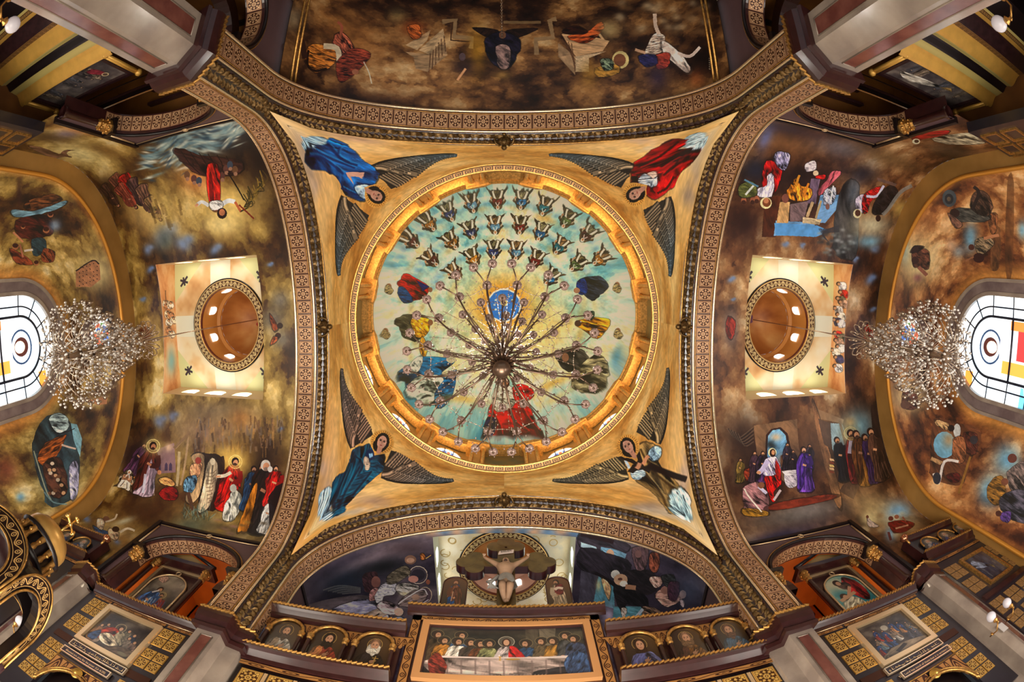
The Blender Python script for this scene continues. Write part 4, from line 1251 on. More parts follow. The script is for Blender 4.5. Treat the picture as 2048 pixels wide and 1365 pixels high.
def paint_left_vault():
    c = Canvas(560, 1500, VSURF['left'])
    c.clouds(CL_GOLD, 12, 5, 11, .5)
    blueholes(c, [(325, 470, 32), (365, 488, 24), (430, 500, 16), (300, 540, 10), (295, 500, 14), (318, 845, 18), (345, 835, 14), (540, 530, 8), (560, 860, 8), (285, 600, 8), (470, 560, 0.1)])
    for x, y, r in ((545, 640, 30), (560, 600, 20), (565, 680, 22)): c.soft(x, y, r, r, (128, 128, 132), 0, .55)
    # cherubs right of the light shaft
    c.poly([(540, 630), (548, 640), (556, 655), (548, 662), (542, 648)], (140, 74, 40)); c.ell(560, 652, 6, 6, (60, 38, 26)); c.ell(556, 672, 6, 6, (70, 42, 30)); c.poly([(542, 690), (552, 684), (556, 676), (548, 674), (543, 682)], (150, 84, 48))
    c.soft(290, 668, 22, 12, (96, 34, 24), 90, .7)
    c.soft(250, 780, 26, 60, (44, 28, 14), 0, .7)
    # upper part: storm, boat, standing saviour (seen head down)
    c.soft(430, 275, 130, 46, (56, 66, 74), -12, .85); c.soft(520, 330, 50, 90, (38, 22, 14), 10, .9); c.soft(560, 440, 26, 60, (44, 24, 12), 0, .8); c.soft(300, 330, 70, 40, (92, 66, 34), 0, .6)
    rs = np.random.RandomState(4)
    for k in range(260):
        x = 285 + rs.rand() * 200; y = 318 - (x - 285) * .33 + rs.randn() * 17; L = 6 + rs.rand() * 12
        c.soft(x, y, L, 1.6 + 2.4 * rs.rand(), [(168, 178, 164), (96, 122, 126), (220, 216, 194), (52, 70, 80), (130, 150, 148)][k % 5], -16 + 50 * sin(x * .05) * rs.rand(), .75)
    c.soft(455, 420, 62, 56, (222, 190, 112), 0, .95); c.soft(440, 450, 40, 24, (232, 208, 140), 0, .8); c.soft(395, 360, 40, 30, (184, 112, 62), 0, .7)
    c.poly([(350, 297), (372, 300), (398, 310), (470, 318), (486, 330), (478, 346), (440, 352), (400, 350), (372, 332), (352, 310)], (62, 38, 28), sh=.3)
    for g in range(6): c.line([(362 + g * 18, 302 + g * 2), (380 + g * 16, 328), (400 + g * 12, 348)], 2, (30, 18, 12), .7)
    for k, (x, y) in enumerate([(388, 358), (398, 362), (374, 350), (452, 338), (460, 330), (470, 340), (444, 352)]): c.ell(x, y, 6, 8, [(96, 62, 50), (70, 74, 80), (110, 78, 52)][k % 3]); c.ell(x + 1, y + 8, 4, 4, (150, 110, 84))
    c.poly([(416, 330), (436, 332), (441, 372), (438, 416), (425, 418), (414, 380)], (166, 40, 26), sh=.4); c.poly([(418, 350), (424, 350), (428, 400), (420, 410)], (90, 18, 14), .8)
    c.line([(418, 412), (404, 404), (394, 410)], 7, (206, 204, 200)); c.line([(440, 412), (456, 402), (470, 404)], 9, (210, 208, 204)); c.line([(470, 404), (482, 424)], 5, (170, 96, 58)); c.line([(396, 408), (391, 413)], 5, SKIN)
    c.poly([(420, 404), (442, 402), (444, 416), (424, 420)], (214, 206, 196)); c.ell(444, 427, 10, 11, (52, 28, 20)); c.ell(444, 425, 6, 7, (186, 120, 80))
    for k in range(26):
        a = rs.rand(); x0, y0 = 480 + 40 * a, 425 - 55 * a; c.line([(x0, y0), (x0 + 8 + 10 * rs.rand(), y0 - 20 * rs.rand()), (x0 + 6, y0 - 34 * rs.rand() - 8)], 2, [(92, 72, 28), (50, 44, 20), (140, 112, 50)][k % 3], .8)
    c.line([(478, 410), (508, 438)], 3, (120, 48, 22)); c.line([(456, 346), (488, 400)], 2.5, (34, 22, 18))
    # crowd at the outer side
    c.soft(300, 430, 60, 46, (200, 168, 104), 40, .9); c.soft(215, 375, 34, 30, (44, 26, 18), 40, .85)
    for x, y, h, ang, rb in ((226, 352, 62, 55, (92, 54, 38)), (246, 352, 70, 58, (146, 30, 24)), (262, 360, 66, 62, (72, 50, 44)), (282, 372, 66, 66, (104, 74, 56)), (206, 372, 54, 52, (64, 42, 30)), (236, 372, 60, 50, (122, 62, 44)), (296, 396, 54, 60, (120, 92, 60))):
        c.fig(x, y, h, ang, rb, skin=(150, 104, 76), shadow=False)
    for k in range(30): x, y = 300 + rs.rand() * 60, 380 + rs.rand() * 60; c.line([(x, y), (x + 6, y + 22)], 5, [(164, 136, 72), (110, 84, 40), (196, 166, 92)][k % 3], .5)
    c.soft(330, 480, 20, 26, (86, 92, 84), 0, .8)
    # dove-like figure on the outer wall, upper side
    c.soft(150, 305, 70, 24, (208, 194, 136), 14, .95); c.soft(100, 275, 60, 12, (70, 54, 34), 6, .8); c.soft(135, 268, 26, 8, (120, 108, 130), 0, .7); c.soft(170, 262, 60, 8, (176, 116, 76), 8, .7); c.soft(210, 300, 40, 14, (110, 78, 38), 20, .7)
    c.poly([(58, 292), (90, 297), (118, 308), (128, 301), (150, 300), (132, 306), (143, 315), (128, 313), (108, 316), (80, 306)], (110, 82, 62))
    # lower part: raising of the dead man
    c.frame(220, 800, 2.889)
    c.soft(560, 180, 330, 130, (128, 100, 82), 0, .7); c.soft(900, 330, 150, 190, (58, 36, 22), 0, .9); c.soft(620, 60, 240, 60, (112, 96, 80), 0, .5)
    for k in range(150):
        x = 480 + rs.rand() * 520; y = 90 + rs.rand() * 190
        c.line([(x, y), (x + rs.randn() * 8, y + 24 + rs.rand() * 50)], 5 + 9 * rs.rand(), [(142, 112, 88), (92, 66, 46), (170, 128, 74), (118, 104, 94), (60, 42, 30)][k % 5], .5)
    c.soft(760, 110, 80, 60, (166, 112, 56), 0, .6)
    c.soft(720, 370, 100, 110, (228, 186, 88), 0, .95); c.soft(500, 560, 220, 60, (96, 66, 40), 0, .8)
    c.soft(200, 640, 260, 110, (74, 44, 22), 0, .9); c.soft(480, 730, 160, 70, (78, 88, 72), -10, .8); c.soft(680, 760, 200, 50, (86, 70, 44), 10, .8); c.soft(760, 700, 140, 24, (176, 142, 66), 12, .7); c.soft(120, 330, 90, 120, (52, 32, 34), 0, .85)
    c.poly([(260, 290), (370, 250), (380, 420), (250, 430)], (146, 112, 116), .9, 0)
    for x in (285, 325, 350): c.poly([(x - 10, 410), (x - 8, 375), (x, 362), (x + 8, 375), (x + 8, 410)], (84, 66, 84), 1, 0)
    c.soft(340, 275, 30, 30, (236, 200, 160), 0, .8)
    c.line([(378, 280), (455, 195), (450, 240), (408, 495)], 12, (176, 144, 104), curve=False); c.line([(385, 500), (400, 300)], 16, (190, 166, 124), curve=False); c.line([(370, 280), (462, 188)], 16, (140, 110, 76), curve=False)
    c.poly([(520, 330), (610, 318), (660, 350), (640, 560), (600, 640), (510, 600)], (40, 26, 20), .9)
    c.fig(150, 470, 250, -70, (150, 96, 46), (112, 62, 34), shadow=False); c.fig(110, 430, 200, -62, (84, 50, 70))
    c.fig(190, 550, 310, -78, (176, 150, 160), (84, 38, 28), halo=(232, 208, 130), skin=(176, 118, 84)); c.line([(205, 430), (190, 540)], 16, (206, 200, 212), .9)
    c.seated(75, 520, 120, -70, (206, 182, 150), (150, 110, 80)); c.poly([(290, 530), (350, 500), (390, 530), (380, 575), (330, 580), (290, 560)], (136, 32, 26)); c.poly([(285, 460), (330, 450), (372, 480), (360, 500), (300, 485)], (206, 150, 90)); c.ell(285, 420, 12, 14, (190, 130, 90))
    c.poly([(470, 330), (530, 310), (545, 380), (520, 540), (470, 600), (440, 560), (500, 430)], (168, 138, 100)); c.poly([(478, 372), (525, 365), (530, 400), (505, 450), (470, 440), (462, 400)], (206, 150, 108)); c.ell(510, 352, 18, 20, (150, 64, 50))
    c.poly([(445, 450), (495, 440), (500, 480), (470, 535), (430, 525), (425, 490)], (92, 122, 142), sh=.4); c.line([(450, 535), (480, 640)], 22, (96, 66, 46))
    c.poly([(580, 345), (600, 340), (622, 380), (618, 460), (590, 580), (545, 645), (505, 640), (525, 560), (548, 450), (560, 380)], (190, 170, 138), sh=.3)
    for k in range(9): c.line([(548 + k * 2, 420 + k * 22), (590, 425 + k * 20), (614 - k * 5, 405 + k * 22)], 4, (110, 88, 64), .8)
    c.ell(594, 358, 15, 20, (206, 190, 160))
    c.fig(660, 640, 310, -77, (184, 34, 22), (158, 26, 20), halo=(238, 206, 120)); c.line([(700, 420), (660, 440), (618, 442)], 20, (212, 196, 170)); c.line([(640, 442), (612, 446)], 10, SKIN)
    c.poly([(700, 540), (735, 525), (765, 580), (740, 660), (700, 700), (655, 690), (662, 610), (690, 570)], (206, 200, 180), sh=.35); c.ell(712, 512, 20, 24, (190, 184, 168))
    c.fig(790, 640, 260, -80, (50, 78, 106)); c.fig(832, 640, 270, -80, (66, 34, 24))
    c.fig(860, 770, 420, -84, (30, 24, 22), (44, 32, 28), hair=(200, 190, 176), w=.27); c.poly([(830, 500), (850, 520), (800, 740), (760, 760), (740, 740)], (164, 104, 34)); c.fig(935, 620, 240, -84, (170, 34, 26), w=.42); c.ell(925, 402, 15, 18, (200, 190, 180))
    c.fig(880, 770, 200, -76, (196, 190, 180), w=.3); c.poly([(915, 560), (960, 500), (1000, 480), (960, 700), (920, 740)], (34, 20, 22), .9, 0)
    for k in range(60): x, y = 420 + rs.rand() * 160, 640 + rs.rand() * 60; c.line([(x, y), (x + rs.randn() * 16, y - 20 - rs.rand() * 30)], 4, [(96, 110, 96), (60, 76, 64), (140, 150, 128)][k % 3], .6)
    for k in range(14): x, y = 560 + rs.rand() * 330, 700 + rs.rand() * 80; c.soft(x, y, 26, 10, [(150, 118, 58), (92, 74, 50), (160, 120, 108)][k % 3], 10, .7)
    c.soft(760, 830, 60, 16, (150, 106, 100), 0, .8)
    for r in range(2):      # painter's signature, illegible at this size
        for k in range(12): c.line([(800 + k * 6, 826 + r * 15 + k * 1.2), (803 + k * 6, 820 + r * 15 + k * 1.2 + 3 * (k % 2))], 3, (214, 206, 200), .9)
    c.soft(700, 850, 280, 22, (40, 24, 24), 14, .7)
    # angels on the strip of the outer wall
    c.frame(0, 1030, 6.827)
    c.soft(1500, 260, 420, 190, (186, 160, 112), 15, .9); c.soft(1700, 600, 500, 160, (168, 122, 64), -10, .7)
    for x, y, q in ((1180, 60, 60), (1600, 370, 50)): c.soft(x, y, q, q * .8, (134, 156, 200), 30, .95)
    for k in range(26): x, y = 1250 + rs.rand() * 700, 200 + rs.rand() * 480; c.soft(x, y, 70, 34, [(206, 186, 136), (120, 84, 46), (164, 120, 58)][k % 3], -35, .6)
    c.poly([(1280, 150), (1350, 190), (1490, 240), (1500, 280), (1420, 300), (1310, 240)], (40, 84, 124)); c.poly([(1330, 60), (1420, 80), (1400, 200), (1330, 170)], (214, 190, 160)); c.ell(1450, 60, 45, 40, (120, 84, 62)); c.poly([(1500, 190), (1620, 250), (1580, 350), (1480, 280)], (206, 176, 140)); c.ell(1580, 200, 50, 40, (60, 36, 26))
    c.line([(1640, 240), (1740, 190), (1840, 220)], 30, (206, 190, 160)); c.line([(1440, 100), (1560, 60), (1600, -10)], 24, (190, 170, 140)); c.soft(1700, 90, 150, 40, (186, 180, 150), -20, .8)
    return c.final()


def paint_right_vault():
    c = Canvas(560, 1500, VSURF['right']); rs = np.random.RandomState(9)
    c.clouds(CL_UMB, 12, 5, 23, .5)
    blueholes(c, [(1462, 560, 10), (1570, 490, 9), (1604, 492, 8), (1710, 520, 9), (1740, 560, 14), (1745, 620, 8), (1750, 500, 12), (1466, 600, 6), (1470, 815, 0.1)])
    for x, y in ((1462, 655), (1738, 670)): c.soft(x, y, 18, 46, (116, 120, 140), 0, .5); c.poly([(x - 6, y - 20), (x + 8, y - 12), (x + 6, y + 14), (x - 2, y + 24), (x - 10, y + 6)], (140, 50, 38))
    # upper half
    c.frame(1430, 240, 4.266)
    c.soft(560, 190, 420, 110, (124, 84, 52), 14, .9); c.soft(540, 60, 460, 60, (58, 40, 48), 12, .9); c.soft(430, 150, 120, 60, (96, 110, 170), -60, .7); c.soft(1100, 240, 260, 90, (120, 112, 120), 10, .8); c.soft(1500, 330, 300, 90, (110, 84, 54), 20, .85); c.soft(1260, 460, 160, 110, (44, 38, 46), 0, .9)
    c.soft(260, 880, 190, 230, (52, 26, 20), 0, 1); c.soft(700, 480, 360, 130, (44, 28, 28), 0, .95); c.soft(340, 420, 130, 120, (38, 38, 52), 0, .9); c.poly([(430, 660), (560, 650), (520, 1000), (400, 1000)], (84, 44, 26), 1, .1)
    c.poly([(520, 860), (940, 880), (1110, 690), (1090, 640), (900, 640), (840, 980), (500, 990)], (120, 158, 200), 1, .1); c.poly([(505, 880), (870, 900), (980, 950), (860, 1000), (520, 985)], (96, 148, 200), 1, 0)
    c.poly([(555, 700), (640, 700), (625, 880), (525, 880)], (196, 154, 104), 1, .1); c.poly([(640, 720), (800, 690), (760, 860), (640, 870)], (120, 96, 96), 1, .1); c.poly([(820, 500), (900, 500), (860, 720), (790, 710)], (110, 88, 106), 1, .1); c.line([(835, 700), (785, 830)], 26, (190, 160, 120), curve=False); c.line([(905, 690), (860, 840)], 20, (176, 150, 110), curve=False); c.poly([(750, 830), (910, 850), (890, 895), (745, 880)], (200, 176, 140), 1, .1)
    c.poly([(1090, 560), (1220, 540), (1230, 760), (1200, 1160), (1050, 1150), (1010, 960)], (62, 56, 54), 1, .3)
    for k in range(60): x, y = 880 + rs.rand() * 330, 930 + rs.rand() * 230; c.soft(x, y, 22, 16, [(70, 62, 56), (110, 112, 108), (48, 44, 42), (150, 150, 150)][k % 4], 0, .7)
    for k in range(12): c.line([(1060, 900 + k * 5), (960 - k * 4, 930 + k * 4), (880 + k * 8, 930 + k * 10)], 5, (54, 48, 52), .8)
    c.soft(1340, 900, 170, 110, (196, 186, 154), 0, .95); c.soft(1320, 1040, 110, 60, (130, 170, 190), 0, .9); c.soft(1590, 760, 90, 90, (190, 160, 90), 0, .8); c.soft(1440, 1100, 60, 60, (84, 52, 34), 0, .8)
    c.poly([(440, 350), (560, 380), (565, 480), (520, 600), (470, 650), (420, 640), (400, 500)], (150, 26, 26), sh=.4); c.poly([(450, 470), (500, 480), (490, 640), (430, 660), (370, 650), (360, 590), (440, 560)], (196, 186, 206), sh=.3); c.poly([(540, 270), (640, 300), (590, 430), (500, 340)], (130, 122, 150), sh=.5)
    c.ell(435, 710, 50, 50, (214, 200, 150)); c.ell(440, 705, 36, 38, (120, 70, 40)); c.ell(436, 690, 22, 24, (180, 120, 84))
    for x, y in ((245, 690), (320, 690), (355, 680)): c.ell(x, y, 22, 34, (150, 92, 66)); c.ell(x, y + 14, 20, 20, (70, 40, 30))
    c.poly([(210, 560), (330, 530), (350, 640), (220, 660)], (84, 84, 46)); c.line([(260, 640), (330, 560)], 18, (196, 196, 190)); c.line([(250, 510), (370, 570)], 16, (90, 120, 140))
    c.poly([(690, 500), (730, 560), (820, 590), (800, 680), (680, 690), (610, 640), (640, 560)], (190, 116, 36), sh=.5); c.line([(720, 470), (690, 560)], 20, (206, 140, 50)); c.line([(800, 540), (760, 640)], 20, (196, 120, 40)); c.ell(600, 670, 30, 40, (130, 80, 66))
    c.poly([(770, 380), (850, 350), (860, 420), (780, 440)], (206, 190, 196)); c.ell(860, 455, 24, 24, (206, 180, 150)); c.poly([(860, 480), (940, 470), (930, 505), (870, 500)], (170, 34, 30))
    c.poly([(1000, 440), (1080, 450), (980, 560), (900, 640), (880, 600), (950, 520)], (170, 84, 92)); c.poly([(940, 600), (1030, 580), (1010, 700), (930, 720)], (160, 160, 176), sh=.4); c.line([(1010, 560), (985, 700)], 12, (220, 220, 224)); c.ell(960, 740, 18, 26, (130, 90, 80))
    c.poly([(1210, 660), (1290, 640), (1310, 760), (1240, 790), (1200, 740)], (196, 180, 200)); c.poly([(1270, 640), (1400, 570), (1400, 640), (1330, 700), (1300, 790), (1260, 780)], (150, 28, 26), sh=.4); c.line([(1290, 650), (1380, 650), (1440, 560)], 22, (196, 190, 214)); c.ell(1214, 800, 36, 40, (212, 200, 160)); c.ell(1218, 795, 24, 28, (90, 56, 40))
    c.poly([(1400, 640), (1500, 560), (1560, 640), (1430, 800), (1340, 780)], (46, 36, 34)); c.ell(1392, 840, 22, 28, (60, 36, 30)); c.line([(1680, 560), (1580, 620), (1480, 760), (1430, 810)], 30, (140, 136, 130), .8); c.poly([(1380, 490), (1550, 545), (1540, 570), (1390, 520)], (110, 84, 74), 1, 0)
    c.soft(1180, 610, 50, 120, (150, 160, 176), 10, .5)
    c.poly([(1690, 150), (1800, 110), (1990, 90), (1960, 130), (1800, 160), (1720, 180)], (150, 30, 28)); c.ell(1716, 184, 34, 24, (220, 214, 180)); c.ell(1720, 182, 20, 14, (70, 50, 40)); c.poly([(1880, 150), (2200, 110), (2300, 200), (2040, 210), (1900, 190)], (140, 130, 108), sh=.5); c.soft(2000, 260, 240, 60, (70, 56, 44), 10, .8)
    # lower half
    c.frame(1430, 800, 4.266)
    c.soft(1000, 360, 520, 300, (100, 70, 46), 0, .8); c.soft(240, 330, 240, 250, (60, 40, 32), 0, .95); c.soft(340, 700, 330, 200, (46, 28, 26), 0, .9); c.soft(700, 1000, 480, 120, (92, 82, 76), -8, .95); c.soft(820, 930, 260, 70, (140, 130, 124), -8, .7); c.soft(560, 1180, 380, 80, (44, 40, 66), -14, .95)
    c.poly([(330, 220), (700, 165), (760, 700), (660, 760), (360, 480)], (124, 92, 66), 1, .1); c.poly([(430, 480), (435, 300), (480, 250), (560, 235), (620, 290), (650, 430), (650, 560), (440, 570)], (60, 32, 26), 1, 0)
    c.poly([(445, 470), (452, 310), (490, 262), (550, 250), (600, 300), (630, 430), (560, 480), (560, 600), (460, 600)], (122, 170, 206), 1, .1); c.soft(520, 320, 50, 36, (220, 190, 150), 0, .9); c.soft(480, 390, 60, 40, (40, 40, 36), 30, .9); c.soft(580, 520, 60, 60, (150, 104, 70), 0, .8)
    for k in range(9): c.line([(100 + k * 12, 240 + k * 6), (190 + k * 8, 330 + k * 8), (330, 230 + k * 16)], 9, [(110, 90, 74), (40, 28, 24)][k % 2], .6)
    c.poly([(850, 70), (1100, 170), (1090, 205), (880, 160)], (150, 116, 84), 1, 0); c.poly([(985, 200), (1085, 205), (1130, 320), (1200, 620), (1130, 640), (1000, 420)], (170, 190, 196), 1, .1); c.line([(1065, 180), (1120, 390)], 24, (140, 104, 76), curve=False); c.poly([(835, 110), (880, 110), (1075, 830), (1010, 840)], (150, 106, 72), 1, .15); c.poly([(880, 160), (985, 200), (990, 420), (930, 380)], (104, 78, 62), 1, 0)
    c.soft(1220, 250, 140, 160, (126, 170, 186), 0, 1); c.soft(1150, 190, 60, 50, (190, 160, 110), 0, .8); c.soft(1190, 420, 60, 60, (200, 200, 180), 0, .7); c.poly([(1330, 40), (1400, 60), (1560, 640), (1420, 620), (1360, 400)], (56, 38, 32), .95, .1)
    c.fig(210, 700, 200, -88, (116, 92, 46)); c.poly([(250, 610), (310, 590), (320, 660), (270, 690)], (150, 62, 36)); c.fig(330, 700, 260, -88, (60, 40, 46)); c.fig(400, 700, 260, -88, (96, 60, 110), (44, 30, 40))
    c.fig(610, 600, 230, -88, (52, 40, 50)); c.fig(660, 620, 190, -88, (50, 38, 40)); c.fig(800, 600, 220, -88, (64, 50, 56))
    c.poly([(590, 640), (700, 600), (700, 730), (620, 745)], (196, 184, 190), sh=.2); c.poly([(570, 610), (760, 590), (740, 630), (600, 650)], (216, 206, 206), 1, .1)
    c.fig(780, 780, 380, -94, (92, 58, 130), (70, 42, 110), skin=(200, 150, 120), w=.3); c.poly([(430, 650), (550, 640), (560, 720), (500, 790), (510, 860), (480, 860), (440, 740)], (176, 26, 22), sh=.4); c.poly([(430, 510), (520, 490), (560, 620), (430, 650), (410, 600)], (190, 176, 206), sh=.3); c.poly([(520, 520), (560, 600), (555, 680), (520, 640)], (150, 28, 24)); c.line([(450, 520), (400, 600), (370, 625)], 40, (190, 176, 206)); c.ell(372, 622, 20, 14, SKIN); c.line([(500, 860), (560, 770)], 22, (190, 170, 170)); c.ell(488, 450, 36, 38, (226, 210, 160)); c.ell(492, 455, 26, 36, (60, 34, 24)); c.ell(496, 450, 14, 22, SKIN)
    c.poly([(240, 760), (350, 700), (400, 740), (460, 830), (440, 980), (260, 985), (250, 900)], (136, 96, 96), sh=.3); c.poly([(250, 930), (430, 950), (440, 990), (260, 990)], (150, 108, 40)); c.line([(250, 760), (290, 830), (400, 960)], 12, (220, 206, 190)); c.line([(370, 740), (440, 800)], 26, (190, 180, 200)); c.ell(395, 730, 28, 28, (130, 84, 60))
    c.poly([(500, 890), (960, 810), (1000, 850), (520, 945)], (116, 50, 34), 1, .2); c.poly([(1170, 660), (1250, 700), (1180, 850), (1060, 780), (1110, 700)], (80, 56, 44), 1, .1)
    c.fig(1120, 690, 380, -103, (24, 22, 26), w=.28); c.fig(1230, 700, 450, -100, (120, 34, 36), (96, 28, 28), halo=(200, 180, 120), w=.26); c.line([(1165, 350), (1150, 460)], 40, (190, 180, 200), .9); c.fig(1310, 720, 470, -104, (140, 92, 36), (92, 56, 28), w=.27); c.fig(1380, 700, 420, -105, (70, 44, 84), w=.26); c.fig(1430, 680, 450, -104, (74, 50, 38), w=.25)
    for k in range(5): c.poly([(975, 500 + k * 26), (1010, 505 + k * 26), (1020, 525 + k * 26), (980, 520 + k * 26)], [(196, 160, 120), (120, 60, 40), (206, 176, 110)][k % 3], 1, 0)
    # angels on the outer strip
    c.soft(1400, 960, 300, 140, (176, 150, 104), 20, .95); c.soft(1600, 1060, 240, 130, (190, 164, 116), 20, .8); c.soft(1570, 960, 120, 90, (130, 174, 206), 0, 1); c.soft(1500, 1150, 50, 70, (130, 170, 200), 0, .9); c.soft(1320, 1020, 70, 60, (220, 204, 150), 0, .9)
    for k in range(20): c.soft(1250 + rs.rand() * 520, 900 + rs.rand() * 260, 36, 26, [(206, 184, 140), (140, 108, 70)][k % 2], 0, .55)
    c.poly([(1300, 990), (1330, 1030), (1400, 1080), (1310, 1080)], (176, 156, 140)); c.ell(1300, 1000, 12, 14, (110, 70, 50)); c.poly([(1480, 1050), (1600, 1030), (1700, 1060), (1640, 1120), (1540, 1140), (1500, 1100)], (110, 32, 28)); c.line([(1540, 1100), (1650, 1070)], 14, (190, 140, 110)); c.ell(1500, 1015, 22, 20, (110, 60, 44)); c.ell(1550, 1000, 20, 18, (150, 96, 70)); c.line([(1480, 1130), (1500, 1200)], 22, (110, 60, 60)); c.line([(1600, 1000), (1630, 1040)], 12, (150, 90, 70))
    return c.final()


def paint_nave_vault():
    c = Canvas(900, 1300, VSURF['nave']); rs = np.random.RandomState(5)
    c.clouds([(0, (26, 14, 10)), (.3, (54, 32, 20)), (.5, (96, 64, 38)), (.68, (140, 100, 60)), (.85, (176, 140, 96)), (1, (196, 170, 132))], 14, 7, 41, .7)
    c.frame(560, 0, 2.989)
    c.soft(420, 200, 260, 160, (160, 106, 54), 20, .6); c.soft(80, 110, 80, 80, (150, 136, 110), 0, .6); c.soft(450, 600, 500, 70, (52, 28, 16), 0, .7)
    c.poly([(150, 330), (180, 270), (260, 270), (330, 300), (320, 380), (260, 425), (200, 430), (170, 390)], (150, 92, 40), sh=.4); c.line([(170, 300), (165, 390), (215, 425), (280, 410)], 14, (40, 22, 14)); c.line([(130, 240), (150, 350)], 34, (58, 34, 24))
    c.poly([(330, 210), (380, 200), (440, 280), (420, 330), (360, 320), (320, 270)], (140, 76, 56), sh=.4); c.line([(360, 220), (370, 160), (345, 130)], 16, (150, 84, 60)); c.line([(260, 275), (340, 290), (355, 370)], 34, (200, 180, 150)); c.poly([(340, 370), (440, 290), (540, 320), (500, 390), (400, 480), (350, 480)], (110, 50, 34), sh=.4); c.ell(450, 430, 20, 16, (150, 96, 70)); c.line([(500, 370), (530, 430), (548, 500)], 6, (190, 180, 160))
    for P in ([(750, 270), (900, 180), (880, 240), (820, 300)], [(830, 300), (975, 170), (985, 220), (900, 330)]): c.poly(P, (176, 146, 110), 1, .1)
    c.poly([(750, 310), (890, 325), (985, 240), (1000, 330), (880, 430), (810, 410), (800, 345)], (150, 120, 88), 1, .1)
    for k in range(6): c.line([(900 + k * 16, 320 - k * 22), (890 + k * 20, 440 - k * 26)], 5, (84, 56, 36), .8, curve=False)
    c.line([(970, 130), (1050, 120), (1040, 220), (1150, 230), (1140, 290)], 30, (140, 112, 80), curve=False); c.line([(985, 150), (1030, 140), (1020, 240), (1130, 250)], 8, (70, 46, 30), curve=False)
    c.soft(800, 170, 70, 50, (150, 70, 30), 0, .8); c.poly([(760, 160), (830, 150), (840, 220), (790, 230)], (164, 86, 42)); c.soft(1180, 300, 60, 160, (190, 140, 40), 0, .6); c.soft(1100, 400, 70, 50, (60, 40, 36), 0, .8); c.line([(1060, 480), (1110, 410)], 14, (190, 140, 100)); c.ell(1090, 340, 20, 24, (90, 70, 70))
    c.soft(700, 90, 60, 50, (150, 130, 86), 0, .5)
    # dark winged angel in the middle
    c.poly([(1300, 180), (1150, 165), (1230, 220), (1290, 230)], (42, 26, 20)); c.poly([(1360, 180), (1540, 170), (1440, 220), (1370, 230)], (42, 26, 20)); c.poly([(1230, 230), (1330, 190), (1440, 240), (1420, 330), (1370, 400), (1300, 400), (1240, 330)], (30, 24, 34), sh=.4); c.ell(1330, 210, 22, 22, (110, 76, 56)); c.poly([(1290, 280), (1370, 280), (1370, 400), (1310, 400)], (120, 96, 90), sh=.3); c.soft(1330, 450, 60, 30, (190, 150, 80), 0, .5)
    c.frame(1000, 0, 2.924)
    c.poly([(360, 200), (420, 180), (640, 240), (600, 300), (440, 330)], (190, 150, 110), 1, .1); c.poly([(340, 250), (440, 330), (440, 440), (340, 330)], (150, 120, 90), 1, .1); c.poly([(440, 330), (620, 300), (520, 340), (520, 420), (440, 420)], (176, 150, 120), 1, .1)
    for k in range(5): c.line([(345 + k * 18, 220 + k * 8), (440, 330 + k * 22)], 6, (92, 62, 42), .8, curve=False)
    c.line([(330, 110), (290, 120), (310, 220), (210, 230), (215, 320)], 30, (140, 112, 80), curve=False); c.line([(20, 130), (240, 130)], 16, (120, 94, 64), curve=False)
    c.poly([(400, 210), (500, 190), (590, 130), (600, 180), (510, 250), (430, 240)], (160, 74, 36), sh=.4); c.poly([(370, 180), (440, 150), (510, 180), (480, 200), (390, 200)], (50, 26, 18)); c.line([(580, 200), (610, 240)], 14, (190, 150, 110))
    c.soft(640, 170, 70, 60, (176, 156, 110), 0, .7); c.ell(705, 350, 50, 52, (196, 176, 120)); c.ell(700, 352, 36, 38, (120, 76, 50)); c.poly([(560, 400), (680, 380), (690, 430), (580, 450)], (150, 110, 50)); c.soft(520, 430, 60, 80, (150, 110, 40), 0, .6); c.poly([(590, 350), (650, 350), (660, 400), (610, 410)], (96, 104, 84), 1, .5)
    c.poly([(860, 270), (900, 200), (960, 210), (950, 300), (850, 320)], (206, 176, 156), sh=.3); c.line([(930, 200), (910, 150), (905, 80)], 22, (206, 180, 160)); c.poly([(950, 240), (1030, 290), (1110, 390), (1090, 425), (1010, 360), (960, 320)], (214, 190, 176), sh=.3); c.line([(1040, 310), (1110, 330), (1170, 275)], 18, (214, 190, 176)); c.poly([(900, 330), (990, 310), (980, 390), (920, 400)], (150, 60, 44)); c.poly([(810, 330), (900, 320), (920, 370), (850, 390)], (50, 44, 80)); c.soft(920, 450, 60, 80, (60, 44, 66), 0, .7); c.line([(790, 290), (850, 310)], 16, (190, 150, 120)); c.soft(1150, 470, 50, 60, (150, 84, 44), 0, .6)
    for k in range(40): x, y = 700 + rs.rand() * 520, rs.rand() * 200; c.soft(x, y, 30, 22, [(190, 166, 130), (120, 88, 56)][k % 2], 0, .5)
    for k in range(6): c.line([(1222, 340 + k * 12), (1230, 346 + k * 12)], 4, (190, 170, 140), .8)
    return c.final()


